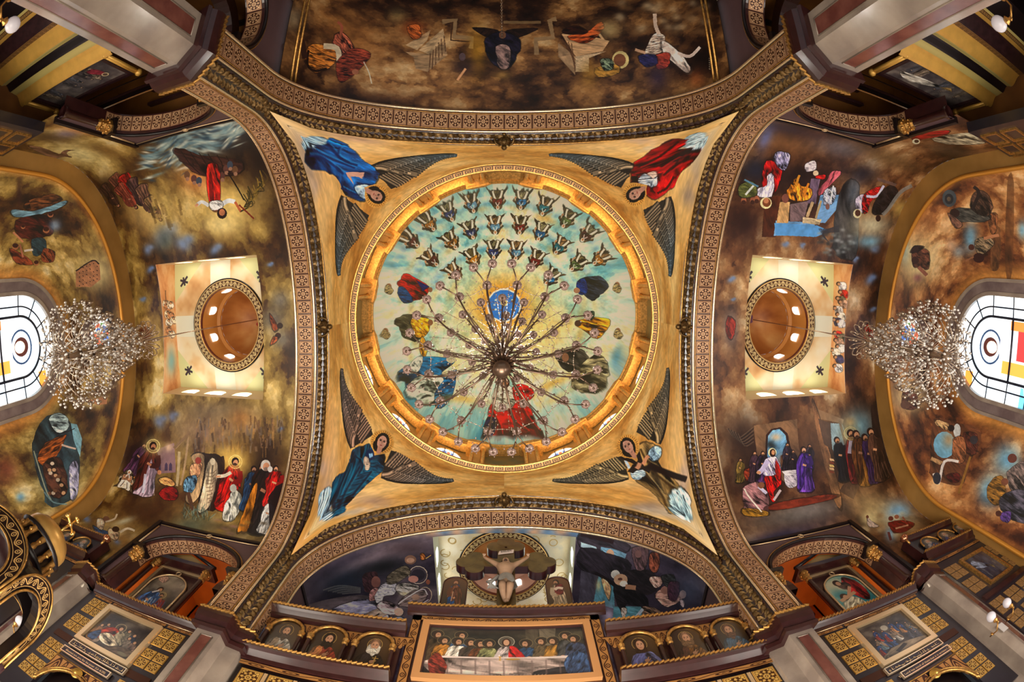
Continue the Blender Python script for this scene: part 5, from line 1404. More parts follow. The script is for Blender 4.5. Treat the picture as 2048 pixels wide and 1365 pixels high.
def paint_altar_vault():
    c = Canvas(620, 1400, VSURF['altar'], (70, 60, 74)); rs = np.random.RandomState(6)
    c.clouds([(0, (40, 34, 50)), (.4, (62, 54, 72)), (.7, (88, 78, 92)), (1, (120, 108, 118))], 8, 4, 51, .5)
    # sky strip before the light shaft
    for k in range(34):
        x = 800 + k * 13; c.soft(x, 1058 + 10 * rs.rand(), 20, 9, [(86, 122, 160), (190, 138, 100), (176, 154, 140), (70, 104, 146)][k % 4], 0, .8)
    c.frame(590, 1050, 4.266)
    c.soft(560, 330, 560, 60, (128, 112, 124), -20, .75); c.soft(420, 260, 420, 60, (84, 74, 92), -24, .8); c.soft(430, 480, 300, 110, (38, 44, 62), -10, .95); c.soft(760, 360, 220, 70, (26, 26, 34), -10, .95); c.soft(960, 200, 200, 60, (64, 50, 58), 0, .7)
    for k in range(9): c.line([(240 + k * 20, 560 + k * 4), (380 + k * 12, 520 + k * 8), (560, 540 + k * 5)], 10, [(120, 118, 118), (74, 76, 84)][k % 2], .5)
    c.poly([(100, 690), (560, 600), (640, 610), (640, 700), (330, 760), (120, 740)], (104, 94, 104), .9, .1); c.poly([(300, 740), (480, 660), (600, 640), (720, 680), (800, 800), (700, 830), (420, 790)], (138, 136, 168), 1, .4); c.poly([(560, 790), (780, 690), (820, 740), (640, 830)], (176, 156, 150), 1, .2); c.line([(500, 650), (610, 640)], 8, (20, 18, 28)); c.line([(620, 820), (720, 760)], 9, (20, 18, 28))
    c.poly([(580, 430), (700, 410), (700, 560), (600, 570)], (66, 44, 52), .9); c.ell(690, 490, 40, 50, (120, 84, 84)); c.poly([(640, 570), (700, 540), (720, 620), (640, 650)], (150, 112, 116))
    c.poly([(690, 590), (760, 500), (860, 500), (850, 590), (760, 610), (740, 670), (690, 660)], (196, 192, 214), sh=.2); c.poly([(860, 550), (900, 500), (1050, 520), (1030, 600), (960, 610), (900, 600)], (176, 168, 170), sh=.3); c.soft(940, 590, 50, 18, (214, 200, 170), 0, .9)
    c.ell(1050, 430, 82, 78, (206, 184, 170)); c.ell(1050, 430, 76, 72, (78, 70, 84)); c.ell(1050, 430, 60, 50, (56, 50, 64)); c.ell(1010, 465, 44, 30, (176, 128, 124)); c.ell(1110, 600, 60, 70, (180, 164, 150)); c.ell(1108, 602, 55, 65, (92, 76, 90)); c.poly([(880, 680), (1000, 570), (1120, 570), (1100, 650), (1000, 700)], (128, 112, 116), sh=.3); c.line([(880, 680), (960, 620), (1090, 550), (1130, 600)], 10, (214, 200, 220)); c.ell(1030, 620, 34, 24, (170, 140, 130)); c.line([(1060, 690), (1140, 640)], 8, (200, 190, 220))
    c.poly([(700, 690), (780, 650), (900, 720), (910, 770), (850, 780), (760, 750)], (186, 164, 176), sh=.3); c.ell(885, 745, 40, 36, (206, 170, 160)); c.line([(720, 700), (760, 750), (850, 760)], 14, (226, 220, 236)); c.poly([(830, 800), (920, 790), (940, 850), (850, 850)], (160, 170, 196), sh=.3)
    c.ell(985, 300, 50, 40, (120, 92, 84)); c.ell(985, 305, 34, 22, (160, 128, 116)); c.poly([(800, 430), (940, 350), (980, 420), (860, 500), (790, 500)], (92, 84, 78)); c.line([(1080, 260), (1110, 290), (1160, 260)], 6, (190, 150, 90)); c.poly([(1070, 255), (1100, 250), (1110, 290), (1080, 300)], (150, 96, 60)); c.ell(1135, 490, 18, 22, (150, 96, 84))
    c.poly([(760, 810), (870, 800), (880, 900), (700, 900)], (140, 140, 170), 1, .4)
    c.frame(1150, 1050, 4.266)
    c.poly([(60, 60), (340, 120), (470, 200), (300, 260), (50, 190)], (60, 54, 66), 1, .15); c.poly([(50, 150), (180, 190), (200, 240), (50, 190)], (150, 170, 186), 1, 0); c.poly([(220, 190), (340, 210), (440, 250), (420, 310), (330, 300), (220, 250)], (104, 134, 160), 1, .1); c.ell(300, 250, 34, 40, (170, 140, 124)); c.poly([(50, 200), (260, 240), (480, 340), (360, 520), (260, 480), (50, 380)], (50, 44, 56), 1, .2); c.line([(170, 420), (340, 520)], 44, (34, 26, 34)); c.line([(50, 80), (330, 150)], 34, (50, 36, 44), curve=False)
    c.poly([(50, 390), (200, 440), (180, 660), (30, 690)], (74, 70, 86), 1, .1); c.poly([(200, 440), (330, 530), (340, 720), (240, 690), (160, 650)], (92, 136, 160), 1, .1); c.poly([(230, 460), (300, 520), (290, 640), (250, 560)], (196, 160, 130)); c.soft(200, 520, 24, 50, (200, 190, 150), 0, .8); c.soft(290, 780, 60, 90, (176, 166, 196), 0, .9); c.poly([(330, 700), (560, 700), (620, 800), (320, 830)], (96, 140, 160), 1, .1)
    c.poly([(330, 530), (420, 520), (560, 560), (620, 700), (440, 680), (440, 740), (380, 720)], (36, 32, 38), 1, .3); c.poly([(420, 400), (640, 390), (720, 500), (620, 600), (440, 520)], (40, 34, 40), .9, .2); c.ell(345, 425, 40, 38, (170, 168, 170)); c.ell(390, 470, 60, 50, (170, 140, 124)); c.ell(415, 505, 34, 26, (200, 196, 192)); c.ell(385, 465, 20, 12, (90, 60, 56)); c.line([(430, 530), (520, 540)], 40, (150, 116, 100))
    c.poly([(640, 450), (730, 450), (740, 510), (690, 540), (650, 500)], (190, 154, 150)); c.poly([(690, 600), (720, 560), (800, 580), (800, 640), (900, 600), (910, 640), (790, 700), (710, 650)], (190, 150, 144), sh=.2); c.ell(920, 595, 30, 36, (200, 164, 160)); c.poly([(900, 640), (935, 660), (925, 705), (900, 680)], (206, 180, 186)); c.ell(770, 560, 40, 36, (150, 110, 104)); c.poly([(740, 440), (840, 430), (850, 500), (780, 530)], (50, 50, 54)); c.poly([(800, 500), (890, 500), (870, 640), (800, 630)], (74, 44, 60))
    c.poly([(490, 200), (620, 200), (600, 370), (530, 390), (500, 300)], (84, 66, 74)); c.poly([(640, 250), (720, 260), (700, 400), (640, 380)], (110, 66, 56)); c.ell(540, 250, 30, 34, (100, 76, 80)); c.poly([(580, 700), (700, 720), (760, 790), (600, 800)], (120, 98, 90), sh=.3); c.line([(520, 790), (580, 720)], 26, (170, 180, 200)); c.soft(980, 560, 150, 160, (70, 78, 104), 0, .7)
    c.poly([(395, 715), (440, 720), (430, 780), (405, 790)], (200, 180, 176))
    return c.final(1.4)
def paint_apse(an):
    L = an == 'left'
    c = Canvas(420, 1500, APSE[an]); rs = np.random.RandomState(7 + L)
    c.clouds(CL_GOLD if L else CL_UMB, 13, 3.2, 61 + 9 * L, .5)
    if not L: c.img *= np.array([1.08, .98, .86], 'f')
    # golden rim around the window
    H = c.img.shape[0]; x = np.linspace(0, 1, 420)[None, :, None]
    m = np.clip((x - .80) * 6, 0, 1) * .85; c.img = c.img * (1 - m) + np.array((214, 150, 76), 'f') / 255 * m
    m = np.clip((.06 - x) * 18, 0, 1) * .6; c.img = c.img * (1 - m) + np.array((190, 128, 60), 'f') / 255 * m
    if L:
        c.frame(0, 300, 4.55)
        c.soft(860, 1120, 200, 180, (226, 206, 146), 0, .95)
        c.poly([(690, 1110), (850, 1005), (905, 1040), (915, 1180), (830, 1250), (690, 1250)], (176, 124, 84), 1, .06); c.line([(690, 1105), (840, 1008), (900, 1040)], 12, (60, 36, 26))
        for k in range(26): x_, y_ = 720 + (k % 6) * 32, 1230 - (k % 5) * 38 - (k % 6) * 12; c.line([(x_, y_), (x_ + 8, y_ + 10)], 7, (70, 44, 34))
        c.poly([(120, 540), (300, 560), (470, 500), (600, 460), (560, 520), (420, 570), (250, 610), (120, 600)], (120, 150, 160)); c.poly([(230, 480), (360, 430), (480, 400), (560, 450), (460, 510), (260, 550)], (96, 60, 32), sh=.4); c.poly([(150, 640), (420, 600), (490, 740), (380, 800), (180, 790)], (66, 30, 18), sh=.4); c.soft(500, 690, 60, 60, (160, 180, 200), 0, .8)
        for x_, y_, r in ((140, 880, 30), (330, 1030, 24), (420, 730, 30), (460, 590, 26), (210, 700, 20)): c.ell(x_, y_, r, r, (170, 110, 70)); c.ell(x_, y_ - r * .3, r * .9, r * .7, (70, 36, 22))
        c.poly([(90, 900), (220, 960), (300, 1040), (150, 1030)], (110, 56, 32), sh=.4); c.poly([(290, 820), (400, 810), (420, 920), (310, 960)], (50, 66, 66)); c.poly([(400, 900), (500, 930), (480, 1020), (380, 1010)], (110, 60, 34), sh=.4); c.line([(120, 750), (210, 840)], 18, (190, 130, 90)); c.line([(180, 860), (210, 980)], 16, (170, 110, 80)); c.line([(220, 920), (300, 910)], 20, (206, 190, 170)); c.soft(175, 400, 24, 130, (70, 40, 30), 0, .8)
        c.frame(0, 800, 4.877)
        c.soft(560, 520, 200, 420, (66, 92, 96), 8, .85); c.poly([(420, 190), (560, 130), (680, 200), (740, 400), (780, 640), (740, 900), (640, 1010), (480, 1050), (420, 900), (330, 600), (330, 380)], (50, 66, 70), .9, .3)
        c.poly([(480, 190), (560, 130), (650, 170), (670, 270), (560, 320)], (150, 164, 160), 1, .3); c.poly([(690, 230), (750, 240), (800, 380), (780, 560), (720, 400)], (130, 170, 180), .9, .1); c.poly([(680, 650), (760, 620), (760, 880), (690, 970)], (166, 160, 180), 1, .3)
        c.poly([(370, 560), (450, 420), (620, 350), (640, 370), (560, 540), (420, 640)], (120, 66, 26), sh=.5); c.poly([(420, 640), (560, 560), (640, 700), (650, 900), (540, 960), (470, 860)], (66, 42, 30), sh=.5)
        for k in range(14): x_, y_ = 470 + rs.rand() * 170, 620 + rs.rand() * 300; c.ell(x_, y_, 20, 18, [(190, 150, 110), (110, 76, 50), (196, 176, 150)][k % 3])
        c.line([(600, 330), (730, 280)], 8, (40, 22, 18)); c.line([(600, 440), (740, 480)], 18, (206, 180, 160)); c.line([(330, 500), (440, 860), (500, 980)], 12, (170, 170, 140), .8); c.line([(430, 900), (520, 1000), (650, 1020)], 14, (120, 146, 146), .8)
        c.soft(60, 680, 130, 160, (110, 50, 30), 0, .8); c.soft(200, 950, 50, 50, (120, 160, 180), 0, .95); c.soft(880, 30, 140, 60, (220, 196, 140), 0, .9); c.poly([(850, 10), (1050, -40), (1040, 40), (960, 55)], (176, 124, 84), 1, .05); c.soft(100, 1150, 200, 60, (70, 40, 22), 0, .8)
    else:
        c.frame(1780, 320, 2.985)
        c.soft(170, 610, 120, 160, (222, 202, 150), 0, .98); c.soft(90, 540, 30, 90, (170, 190, 180), 0, .7)
        c.poly([(130, 560), (150, 520), (230, 550), (230, 650), (180, 640), (140, 640)], (96, 60, 44), sh=.4); c.ell(150, 600, 22, 22, (70, 40, 32)); c.line([(170, 640), (220, 690)], 22, (150, 96, 74)); c.soft(165, 705, 28, 24, (150, 96, 90), 0, .9); c.poly([(125, 550), (150, 515), (200, 520), (160, 550)], (56, 34, 28))
        c.soft(480, 470, 44, 90, (130, 170, 190), 0, .95); c.soft(410, 550, 40, 40, (150, 170, 180), 0, .7); c.soft(365, 510, 36, 40, (214, 180, 150), 0, .7); c.poly([(620, 420), (660, 420), (650, 640), (600, 640)], (120, 80, 50), .8, .2); c.poly([(700, 140), (740, 140), (730, 660), (690, 660)], (110, 70, 40), .7, .2); c.poly([(590, 330), (640, 330), (630, 430), (600, 430)], (150, 96, 60)); c.soft(790, 420, 30, 60, (130, 170, 190), 0, .9)
        c.ell(355, 230, 42, 52, (84, 84, 84)); c.ell(353, 234, 26, 32, (56, 52, 52)); c.ell(352, 234, 12, 14, (110, 90, 70))
        c.poly([(370, 300), (480, 290), (600, 330), (560, 370), (440, 370), (380, 380)], (72, 66, 58), sh=.4); c.ell(388, 318, 28, 26, (60, 34, 26)); c.poly([(500, 200), (560, 190), (610, 260), (590, 330), (520, 320), (480, 270)], (84, 60, 46), sh=.4); c.line([(490, 300), (530, 200), (500, 160)], 20, (56, 40, 34)); c.poly([(350, 320), (430, 380), (400, 410), (370, 380)], (120, 84, 66))
        c.poly([(510, 480), (580, 460), (620, 500), (560, 560), (520, 550)], (120, 100, 76), sh=.4); c.line([(560, 470), (650, 450)], 18, (190, 130, 90)); c.ell(486, 522, 18, 18, (90, 50, 36)); c.ell(530, 585, 34, 30, (66, 32, 28)); c.line([(450, 605), (500, 580)], 8, (150, 100, 70))
        c.frame(1760, 780, 2.986)
        c.soft(180, 40, 110, 110, (216, 194, 146), 0, .95); c.poly([(130, 70), (150, 0), (220, 30), (220, 100), (190, 120), (150, 110)], (80, 50, 40), sh=.4); c.ell(150, 90, 28, 26, (110, 76, 60))
        c.poly([(330, 180), (470, 200), (600, 240), (590, 380), (550, 400), (500, 560), (400, 560), (310, 520), (300, 400)], (100, 62, 40), .9, .2); c.ell(385, 330, 66, 80, (126, 170, 192)); c.soft(410, 300, 40, 50, (190, 150, 100), 0, .8); c.poly([(340, 180), (410, 205), (400, 240), (335, 210)], (190, 150, 106), 1, .3); c.poly([(310, 400), (380, 430), (360, 450), (300, 420)], (180, 140, 96), 1, .1)
        c.ell(460, 245, 22, 42, (200, 196, 190)); c.ell(425, 230, 20, 20, (50, 34, 30)); c.poly([(500, 260), (580, 270), (570, 380), (510, 370)], (84, 46, 34), sh=.4); c.ell(560, 300, 24, 26, (70, 60, 60)); c.poly([(440, 300), (500, 290), (510, 420), (440, 430)], (150, 96, 62)); c.line([(320, 500), (350, 560), (385, 430), (470, 430)], 16, (220, 206, 196)); c.ell(340, 530, 24, 36, (60, 56, 60)); c.poly([(400, 510), (470, 500), (470, 550), (420, 550)], (90, 36, 28)); c.line([(540, 400), (470, 620)], 14, (150, 106, 50), curve=False)
        c.soft(760, 420, 90, 110, (126, 168, 190), 0, 1); c.soft(650, 600, 70, 110, (126, 168, 190), 0, .95); c.poly([(640, 590), (690, 520), (740, 530), (750, 640), (700, 690), (650, 660)], (130, 92, 40), sh=.3); c.poly([(770, 480), (860, 430), (900, 560), (800, 620), (760, 520)], (110, 92, 84), sh=.4); c.ell(790, 410, 28, 28, (120, 70, 56)); c.ell(745, 550, 22, 22, (130, 80, 56)); c.poly([(720, 640), (860, 600), (960, 760), (860, 800), (740, 740)], (74, 66, 72), sh=.5); c.poly([(720, 740), (780, 730), (770, 790), (725, 780)], (96, 66, 120)); c.ell(708, 740, 18, 18, (90, 50, 36))
    return c.final()


def angel_pend(k):
    c = Canvas(620, 520, PEND[k]); rs = np.random.RandomState(30 + k)
    c.clouds([(0, (178, 122, 52)), (.5, (210, 160, 86)), (1, (234, 196, 128))], 3, 3, 70 + k, .3)
    H, W = c.img.shape[:2]
    y = np.linspace(0, 1, H)[:, None, None]; n = noise2(H, W, 30, 30, 5 + k, 2)[..., None]
    c.img *= 1 - .05 * (n > .6)
    F = [(560, 220, 3.5932), (1050, 220, 3.5932), (1050, 720, 3.5932), (560, 720, 3.5932)][k]
    c.frame(*F)
    pale = (240, 210, 158)  # cream highlights beside the arches are painted into the gold
    px, py, ax = [(190, 330, 60), (1230, 330, 120), (1120, 1080, 20), (330, 1080, -20)][k]
    for q in range(46):      # grey clouds about the feet, painted glints along the gold
        a = q / 45. * 2 - 1; sx_ = [(1, .10, .15, 1), (-1, .06, -.1, 1), (-1, -.12, .05, -1), (1, -.10, -.05, -1)][k]
        L = 430 * rs.rand() ** 1.4; ux, uy = (sx_[0], sx_[1]) if q % 2 else (sx_[2], sx_[3])
        c.soft(px + ux * L + rs.randn() * 16, py + uy * L + rs.randn() * 16 - (70 if (k < 2 and q % 2) else 0) + (30 if (k > 1 and q % 2) else 0), 60 - L * .07, 26 - L * .03, [(168, 146, 128), (196, 176, 150), (150, 128, 112), (206, 190, 164)][q % 4], math.degrees(math.atan2(uy, ux)), .5)
    if k == 0:
        c.soft(240, 230, 330, 130, pale, 35, .8); c.soft(700, 290, 520, 50, (232, 196, 136), 5, .8); c.soft(330, 700, 80, 420, (230, 192, 130), 5, .8); c.soft(200, 300, 90, 120, (176, 154, 134), 0, .8); c.soft(560, 210, 240, 30, (176, 140, 118), 8, .7); c.soft(250, 560, 50, 150, (180, 156, 136), 8, .7)
        c.wing((650, 400), (1270, 328), (800, 570), seed=1); c.wing((440, 610), (425, 1190), (640, 760), seed=2)
        rb = (24, 92, 146)
        c.poly([(185, 260), (270, 195), (350, 220), (330, 290), (200, 310)], (150, 176, 192), 1, .4)
        c.poly([(195, 290), (330, 270), (360, 205), (470, 250), (580, 350), (700, 440), (690, 520), (600, 650), (470, 610), (420, 500), (330, 440), (200, 400)], rb, sh=.45)
        for P in ([(210, 330), (330, 360), (470, 470)], [(260, 300), (400, 370), (540, 420)], [(350, 250), (450, 360), (560, 400)], [(440, 560), (520, 600), (600, 620)], [(440, 270), (420, 330), (500, 380)]): c.line(P, 16, (14, 52, 92), .8); c.line([(p[0] + 14, p[1] - 10) for p in P], 10, (66, 140, 190), .6)
        c.poly([(500, 490), (560, 450), (610, 450), (600, 480), (540, 545)], (206, 160, 136), 1, .05)
        for g in range(4): c.line([(560, 490 - g * 4), (600, 455 + g * 14)], 9, (206, 160, 136))
        c.poly([(540, 560), (640, 545), (660, 600), (600, 640)], (170, 190, 206)); hx, hy = 697, 620
    elif k == 1:
        c.soft(1180, 300, 260, 160, pale, -35, .7); c.soft(560, 270, 460, 50, (236, 200, 140), -4, .8); c.soft(1160, 760, 90, 380, (232, 190, 120), -5, .8); c.soft(1240, 280, 90, 150, (190, 170, 140), 0, .8); c.soft(1170, 620, 50, 90, (150, 130, 110), 0, .8); c.soft(820, 220, 180, 26, (190, 160, 140), 0, .6)
        c.wing((790, 390), (175, 325), (690, 560), seed=3); c.wing((1050, 620), (1040, 1195), (850, 720), seed=4)
        rb = (134, 22, 20)
        c.poly([(1110, 270), (1190, 180), (1275, 210), (1240, 310)], (176, 200, 206), 1, .4)
        c.poly([(760, 470), (800, 380), (920, 290), (1060, 215), (1150, 225), (1110, 285), (1240, 300), (1220, 360), (1120, 450), (1060, 560), (940, 640), (850, 600), (780, 560)], rb, sh=.5)
        for P in ([(820, 400), (960, 340), (1100, 230)], [(960, 420), (1080, 340), (1230, 310)], [(980, 480), (1080, 400), (1200, 350)], [(950, 600), (1020, 560), (1070, 480)], [(800, 470), (880, 460), (960, 520)]): c.line(P, 16, (60, 10, 12), .8); c.line([(p[0] + 8, p[1] + 14) for p in P], 10, (186, 46, 38), .6)
        c.poly([(810, 500), (860, 460), (930, 490), (945, 540), (900, 555), (830, 535)], (190, 196, 204), 1, .4); c.poly([(880, 460), (920, 448), (938, 480), (905, 500)], (206, 170, 150)); hx, hy = 785, 610
    elif k == 2:
        c.soft(1130, 1080, 120, 110, (210, 190, 150), 0, .9); c.soft(880, 1050, 220, 40, (150, 130, 110), 10, .8); c.soft(560, 870, 460, 46, (236, 200, 140), 3, .8); c.soft(1080, 520, 70, 420, (236, 196, 130), -2, .8); c.soft(1150, 830, 50, 180, (200, 170, 140), 0, .8)
        c.wing((975, 610), (1025, 60), (800, 520), c1=(122, 104, 74), c2=(92, 90, 90), seed=5); c.wing((745, 860), (200, 865), (700, 690), c1=(124, 108, 76), c2=(96, 90, 82), seed=6)
        rb = (140, 112, 66)
        c.poly([(820, 620), (900, 600), (970, 650), (960, 720), (1000, 800), (1110, 900), (1150, 960), (1060, 1100), (1000, 1060), (930, 960), (800, 860), (830, 740)], rb, sh=.4); c.poly([(1030, 940), (1120, 920), (1190, 1010), (1160, 1120), (1060, 1095), (1020, 1040)], (176, 200, 200), 1, .5)
        for P in ([(850, 800), (960, 940), (1010, 1050)], [(900, 780), (1040, 900), (1100, 930)], [(830, 640), (870, 720), (930, 760)]): c.line(P, 14, (84, 62, 34), .8); c.line([(p[0] + 14, p[1] - 6) for p in P], 9, (190, 164, 110), .6)
        c.poly([(890, 660), (930, 622), (978, 640), (970, 700), (930, 725), (890, 700)], (170, 196, 210), 1, .3); c.poly([(760, 810), (800, 770), (850, 790), (840, 850), (780, 858)], (176, 200, 214), 1, .3); c.line([(720, 720), (750, 780)], 20, (190, 200, 210))
        c.line([(690, 690), (900, 760), (1160, 860)], 44, (52, 34, 26), curve=False); c.line([(800, 640), (755, 810)], 40, (52, 34, 26), curve=False); c.line([(890, 690), (840, 745)], 26, SKIN); c.line([(800, 780), (815, 730)], 26, (190, 140, 104)); hx, hy = 737, 620
    else:
        c.soft(300, 1100, 120, 80, (200, 180, 130), 0, .9); c.soft(660, 1010, 170, 50, (160, 130, 110), 5, .8); c.soft(340, 760, 70, 220, (180, 150, 130), 10, .7); c.soft(1000, 880, 360, 40, (236, 196, 130), -3, .8); c.soft(370, 480, 50, 380, (228, 180, 116), 3, .8)
        c.wing((505, 640), (445, 65), (670, 540), c1=(118, 94, 76), c2=(90, 88, 90), seed=7); c.wing((725, 850), (1245, 865), (800, 650), c1=(118, 98, 78), c2=(84, 94, 100), seed=8)
        rb = (24, 74, 88)
        c.poly([(290, 960), (370, 920), (400, 1110), (350, 1120), (285, 1060)], (160, 184, 200), 1, .5)
        c.poly([(520, 660), (620, 610), (690, 640), (750, 680), (730, 800), (640, 880), (560, 960), (470, 1060), (400, 1120), (380, 1000), (380, 870), (480, 790), (500, 730)], rb, sh=.45)
        for P in ([(500, 740), (440, 900), (400, 1080)], [(580, 760), (500, 900), (430, 1060)], [(660, 800), (580, 900), (520, 980)], [(540, 690), (600, 740), (580, 800)]): c.line(P, 15, (12, 44, 56), .8); c.line([(p[0] + 14, p[1]) for p in P], 9, (52, 112, 126), .6)
        c.ell(652, 680, 36, 38, (20, 52, 80)); c.poly([(640, 670), (670, 665), (672, 690), (650, 700)], (150, 190, 220), 1, 0); c.poly([(605, 705), (635, 695), (655, 740), (645, 780), (620, 775)], (206, 176, 150)); hx, hy = 735, 590
    # halo, hair, face
    fx, fy = hx, hy
    c.ell(fx, fy, 88, 88, (206, 158, 84)); c.ell(fx, fy, 82, 82, (214, 160, 78))
    for g in range(30):
        a = g * PI / 15; c.line([(fx + 62 * cos(a), fy + 62 * sin(a)), (fx + 78 * cos(a), fy + 78 * sin(a))], 4, (110, 70, 30), .8)
    fd = [(.85, .5), (-.8, .55), (-.55, -.85), (.3, -.95)][k]
    ang = math.degrees(math.atan2(fd[1], fd[0]))
    c.ell(fx, fy, 66, 54, (40, 24, 18), ang); c.ell(fx - fd[0] * 30 + fd[1] * 10, fy - fd[1] * 30 - fd[0] * 10, 44, 50, (40, 24, 18), ang)
    f2 = (196, 150, 124)
    c.ell(fx + fd[0] * 0, fy + fd[1] * 0, 46, 35, f2, ang); c.poly([(fx - fd[0] * 80 + fd[1] * 16, fy - fd[1] * 80 - fd[0] * 16), (fx - fd[0] * 30 + fd[1] * 20, fy - fd[1] * 30 - fd[0] * 20), (fx - fd[0] * 30 - fd[1] * 20, fy - fd[1] * 30 + fd[0] * 20), (fx - fd[0] * 80 - fd[1] * 16, fy - fd[1] * 80 + fd[0] * 16)], (186, 136, 110), 1, 0)
    for g in (-1, 1): c.ell(fx + fd[0] * 8 - fd[1] * 14 * g, fy + fd[1] * 8 + fd[0] * 14 * g, 4, 8, (50, 30, 26), ang); c.ell(fx + fd[0] * 15 - fd[1] * 14 * g, fy + fd[1] * 15 + fd[0] * 14 * g, 2.5, 10, (90, 60, 46), ang)
    c.line([(fx + fd[0] * 8, fy + fd[1] * 8), (fx - fd[0] * 10, fy - fd[1] * 10)], 5, (160, 110, 88)); c.ell(fx - fd[0] * 22, fy - fd[1] * 22, 3, 9, (150, 64, 56), ang)
    # dark hook near the corner
    cx, cy = [(82, 128), (1380, 120), (1243, 1222), (222, 1230)][k]
    c.ell(cx, cy, 8, 6, (30, 20, 14))
    if k in (0, 3): c.poly([(cx + 10, cy - 50 * (k == 3) + 10 * (k == 0)), (cx + 44, cy - 26 * (k == 3) + 30 * (k == 0)), (cx + 6, cy + 4)], (236, 214, 176), 1, 0)
    return c.final()


def paint_dome():
    c = Canvas(1100, 1100, dome_fn); rs = np.random.RandomState(77)
    c.clouds([(0, (70, 140, 160)), (.25, (124, 182, 186)), (.5, (196, 218, 204)), (.7, (230, 230, 204)), (.85, (238, 214, 160)), (1, (244, 238, 224))], 7, 7, 91, .6)
    for k in range(240):
        a = rs.rand() * 2 * PI; r = 60 + 150 * math.sqrt(rs.rand()); x, y = 1007 + r * cos(a), 620 + r * sin(a)
        c.soft(x, y, 14 + 10 * rs.rand(), 7, [(224, 186, 112), (210, 216, 196), (150, 190, 190), (230, 210, 160), (196, 150, 70)][k % 5], math.degrees(a) + 90, .4)
    c.soft(1007, 640, 120, 110, (226, 214, 160), 0, .8)
    c.soft(1007, 612, 82, 76, (214, 146, 36), 0, .95, 1.3); c.soft(1080, 660, 110, 60, (226, 196, 120), 0, .6)
    # cloud bands between the rows of elders
    for R in (250, 205, 162):
        P = [(1003 + R * .98 * sin(a), 648 - R * cos(a)) for a in np.linspace(-1.05, 1.05, 26)]
        c.line(P, 13, (206, 216, 208), .8)
        for p in P[::1]: c.soft(p[0], p[1] - 3, 10, 6, (226, 230, 224), 0, .6); c.soft(p[0], p[1] + 9, 12, 6, (96, 156, 178), 0, .6)
    cols = [(84, 44, 40), (96, 128, 150), (40, 104, 112), (150, 106, 50), (110, 40, 34), (96, 110, 70), (60, 70, 110), (44, 96, 130)]
    def row(pts, h):
        for k, (x, y, a) in enumerate(pts): c.seated(x, y, h, a, [(120, 96, 66), (92, 82, 56), (110, 104, 80)][k % 3], cols[(k * 3) % 8])
    f = lambda q: [(680 + x / 3.151, 310 + y / 3.151, a) for x, y, a in q]
    row(f([(400, 500, 40), (520, 380, 52), (660, 305, 66), (815, 245, 76), (990, 220, 88), (1150, 222, 96), (1310, 265, 108), (1460, 350, 118), (1600, 450, 130), (1690, 610, 140)]), 40)
    row(f([(530, 610, 46), (665, 490, 56), (800, 415, 70), (975, 378, 88), (1140, 380, 94), (1285, 425, 108), (1420, 520, 122), (1540, 640, 134)]), 40)
    row(f([(680, 690, 50), (810, 590, 64), (965, 535, 88), (1115, 540, 94), (1260, 600, 112), (1370, 720, 128)]), 40)
    # blue disc with golden crown of light
    c.soft(1007, 612, 52, 50, (206, 132, 26), 0, .9, 1.5)
    c.ell(1008, 611, 35, 34, (236, 240, 240)); c.ell(1008, 611, 32, 31, (30, 120, 190)); c.ell(1008, 606, 7, 7, (226, 196, 130)); c.ell(1008, 606, 4, 4, (90, 60, 40))
    for k in range(12): a = k * PI / 6; c.ell(1008 + 19 * cos(a), 610 + 19 * sin(a), 2.4, 2, (190, 206, 214))
    c.frame(680, 310, 3.151)
    c.poly([(370, 800), (420, 750), (500, 790), (560, 830), (540, 890), (460, 920), (400, 930), (380, 870)], (150, 26, 26), sh=.4); c.poly([(365, 870), (400, 930), (460, 920), (420, 850), (380, 830)], (30, 74, 110)); c.ell(570, 850, 14, 16, (150, 110, 84)); c.poly([(480, 790), (560, 830), (520, 860)], (36, 44, 96))
    c.poly([(1500, 800), (1560, 770), (1640, 770), (1690, 830), (1640, 880), (1590, 920), (1530, 870)], (50, 56, 66), sh=.4); c.poly([(1490, 810), (1540, 780), (1560, 860), (1510, 880)], (34, 60, 110)); c.ell(1492, 855, 20, 18, (170, 128, 100))
    for x, y in ((310, 830), (1745, 820), (290, 1110), (1750, 1110)): c.soft(x, y, 40, 50, (226, 226, 206), 0, .9); c.ell(x, y, 16, 20, (160, 120, 90)); c.poly([(x - 26, y + 30), (x - 10, y - 10), (x + 26, y + 20), (x + 10, y + 50)], (150, 130, 92), sh=.4)
    c.frame(680, 620, 3.151)
    c.poly([(350, 70), (420, 30), (540, 40), (560, 110), (520, 170), (470, 200), (400, 170), (370, 110)], (74, 70, 54), sh=.4); c.poly([(450, 60), (560, 60), (550, 150), (480, 170)], (206, 150, 50), sh=.3); c.ell(570, 80, 16, 20, (150, 110, 80)); c.poly([(520, 170), (550, 240), (530, 300), (500, 240)], (206, 150, 60))
    c.poly([(1480, 90), (1560, 50), (1690, 60), (1690, 110), (1640, 170), (1600, 180), (1540, 130)], (184, 126, 40), sh=.4); c.ell(1500, 85, 22, 20, (90, 70, 56)); c.poly([(1540, 20), (1600, 10), (1590, 60), (1550, 60)], (60, 74, 60))
    c.poly([(370, 400), (450, 340), (520, 300), (640, 300), (720, 330), (640, 400), (700, 470), (640, 600), (600, 600), (520, 540), (420, 480)], (40, 98, 130), sh=.4); c.poly([(420, 500), (500, 420), (640, 420), (640, 500), (560, 600), (480, 560)], (206, 212, 190), sh=.4); c.poly([(600, 520), (720, 380), (730, 440), (700, 560), (620, 620)], (36, 90, 124), sh=.4); c.ell(700, 310, 30, 26, (190, 180, 150)); c.poly([(450, 330), (520, 290), (500, 380), (440, 400)], (206, 206, 190))
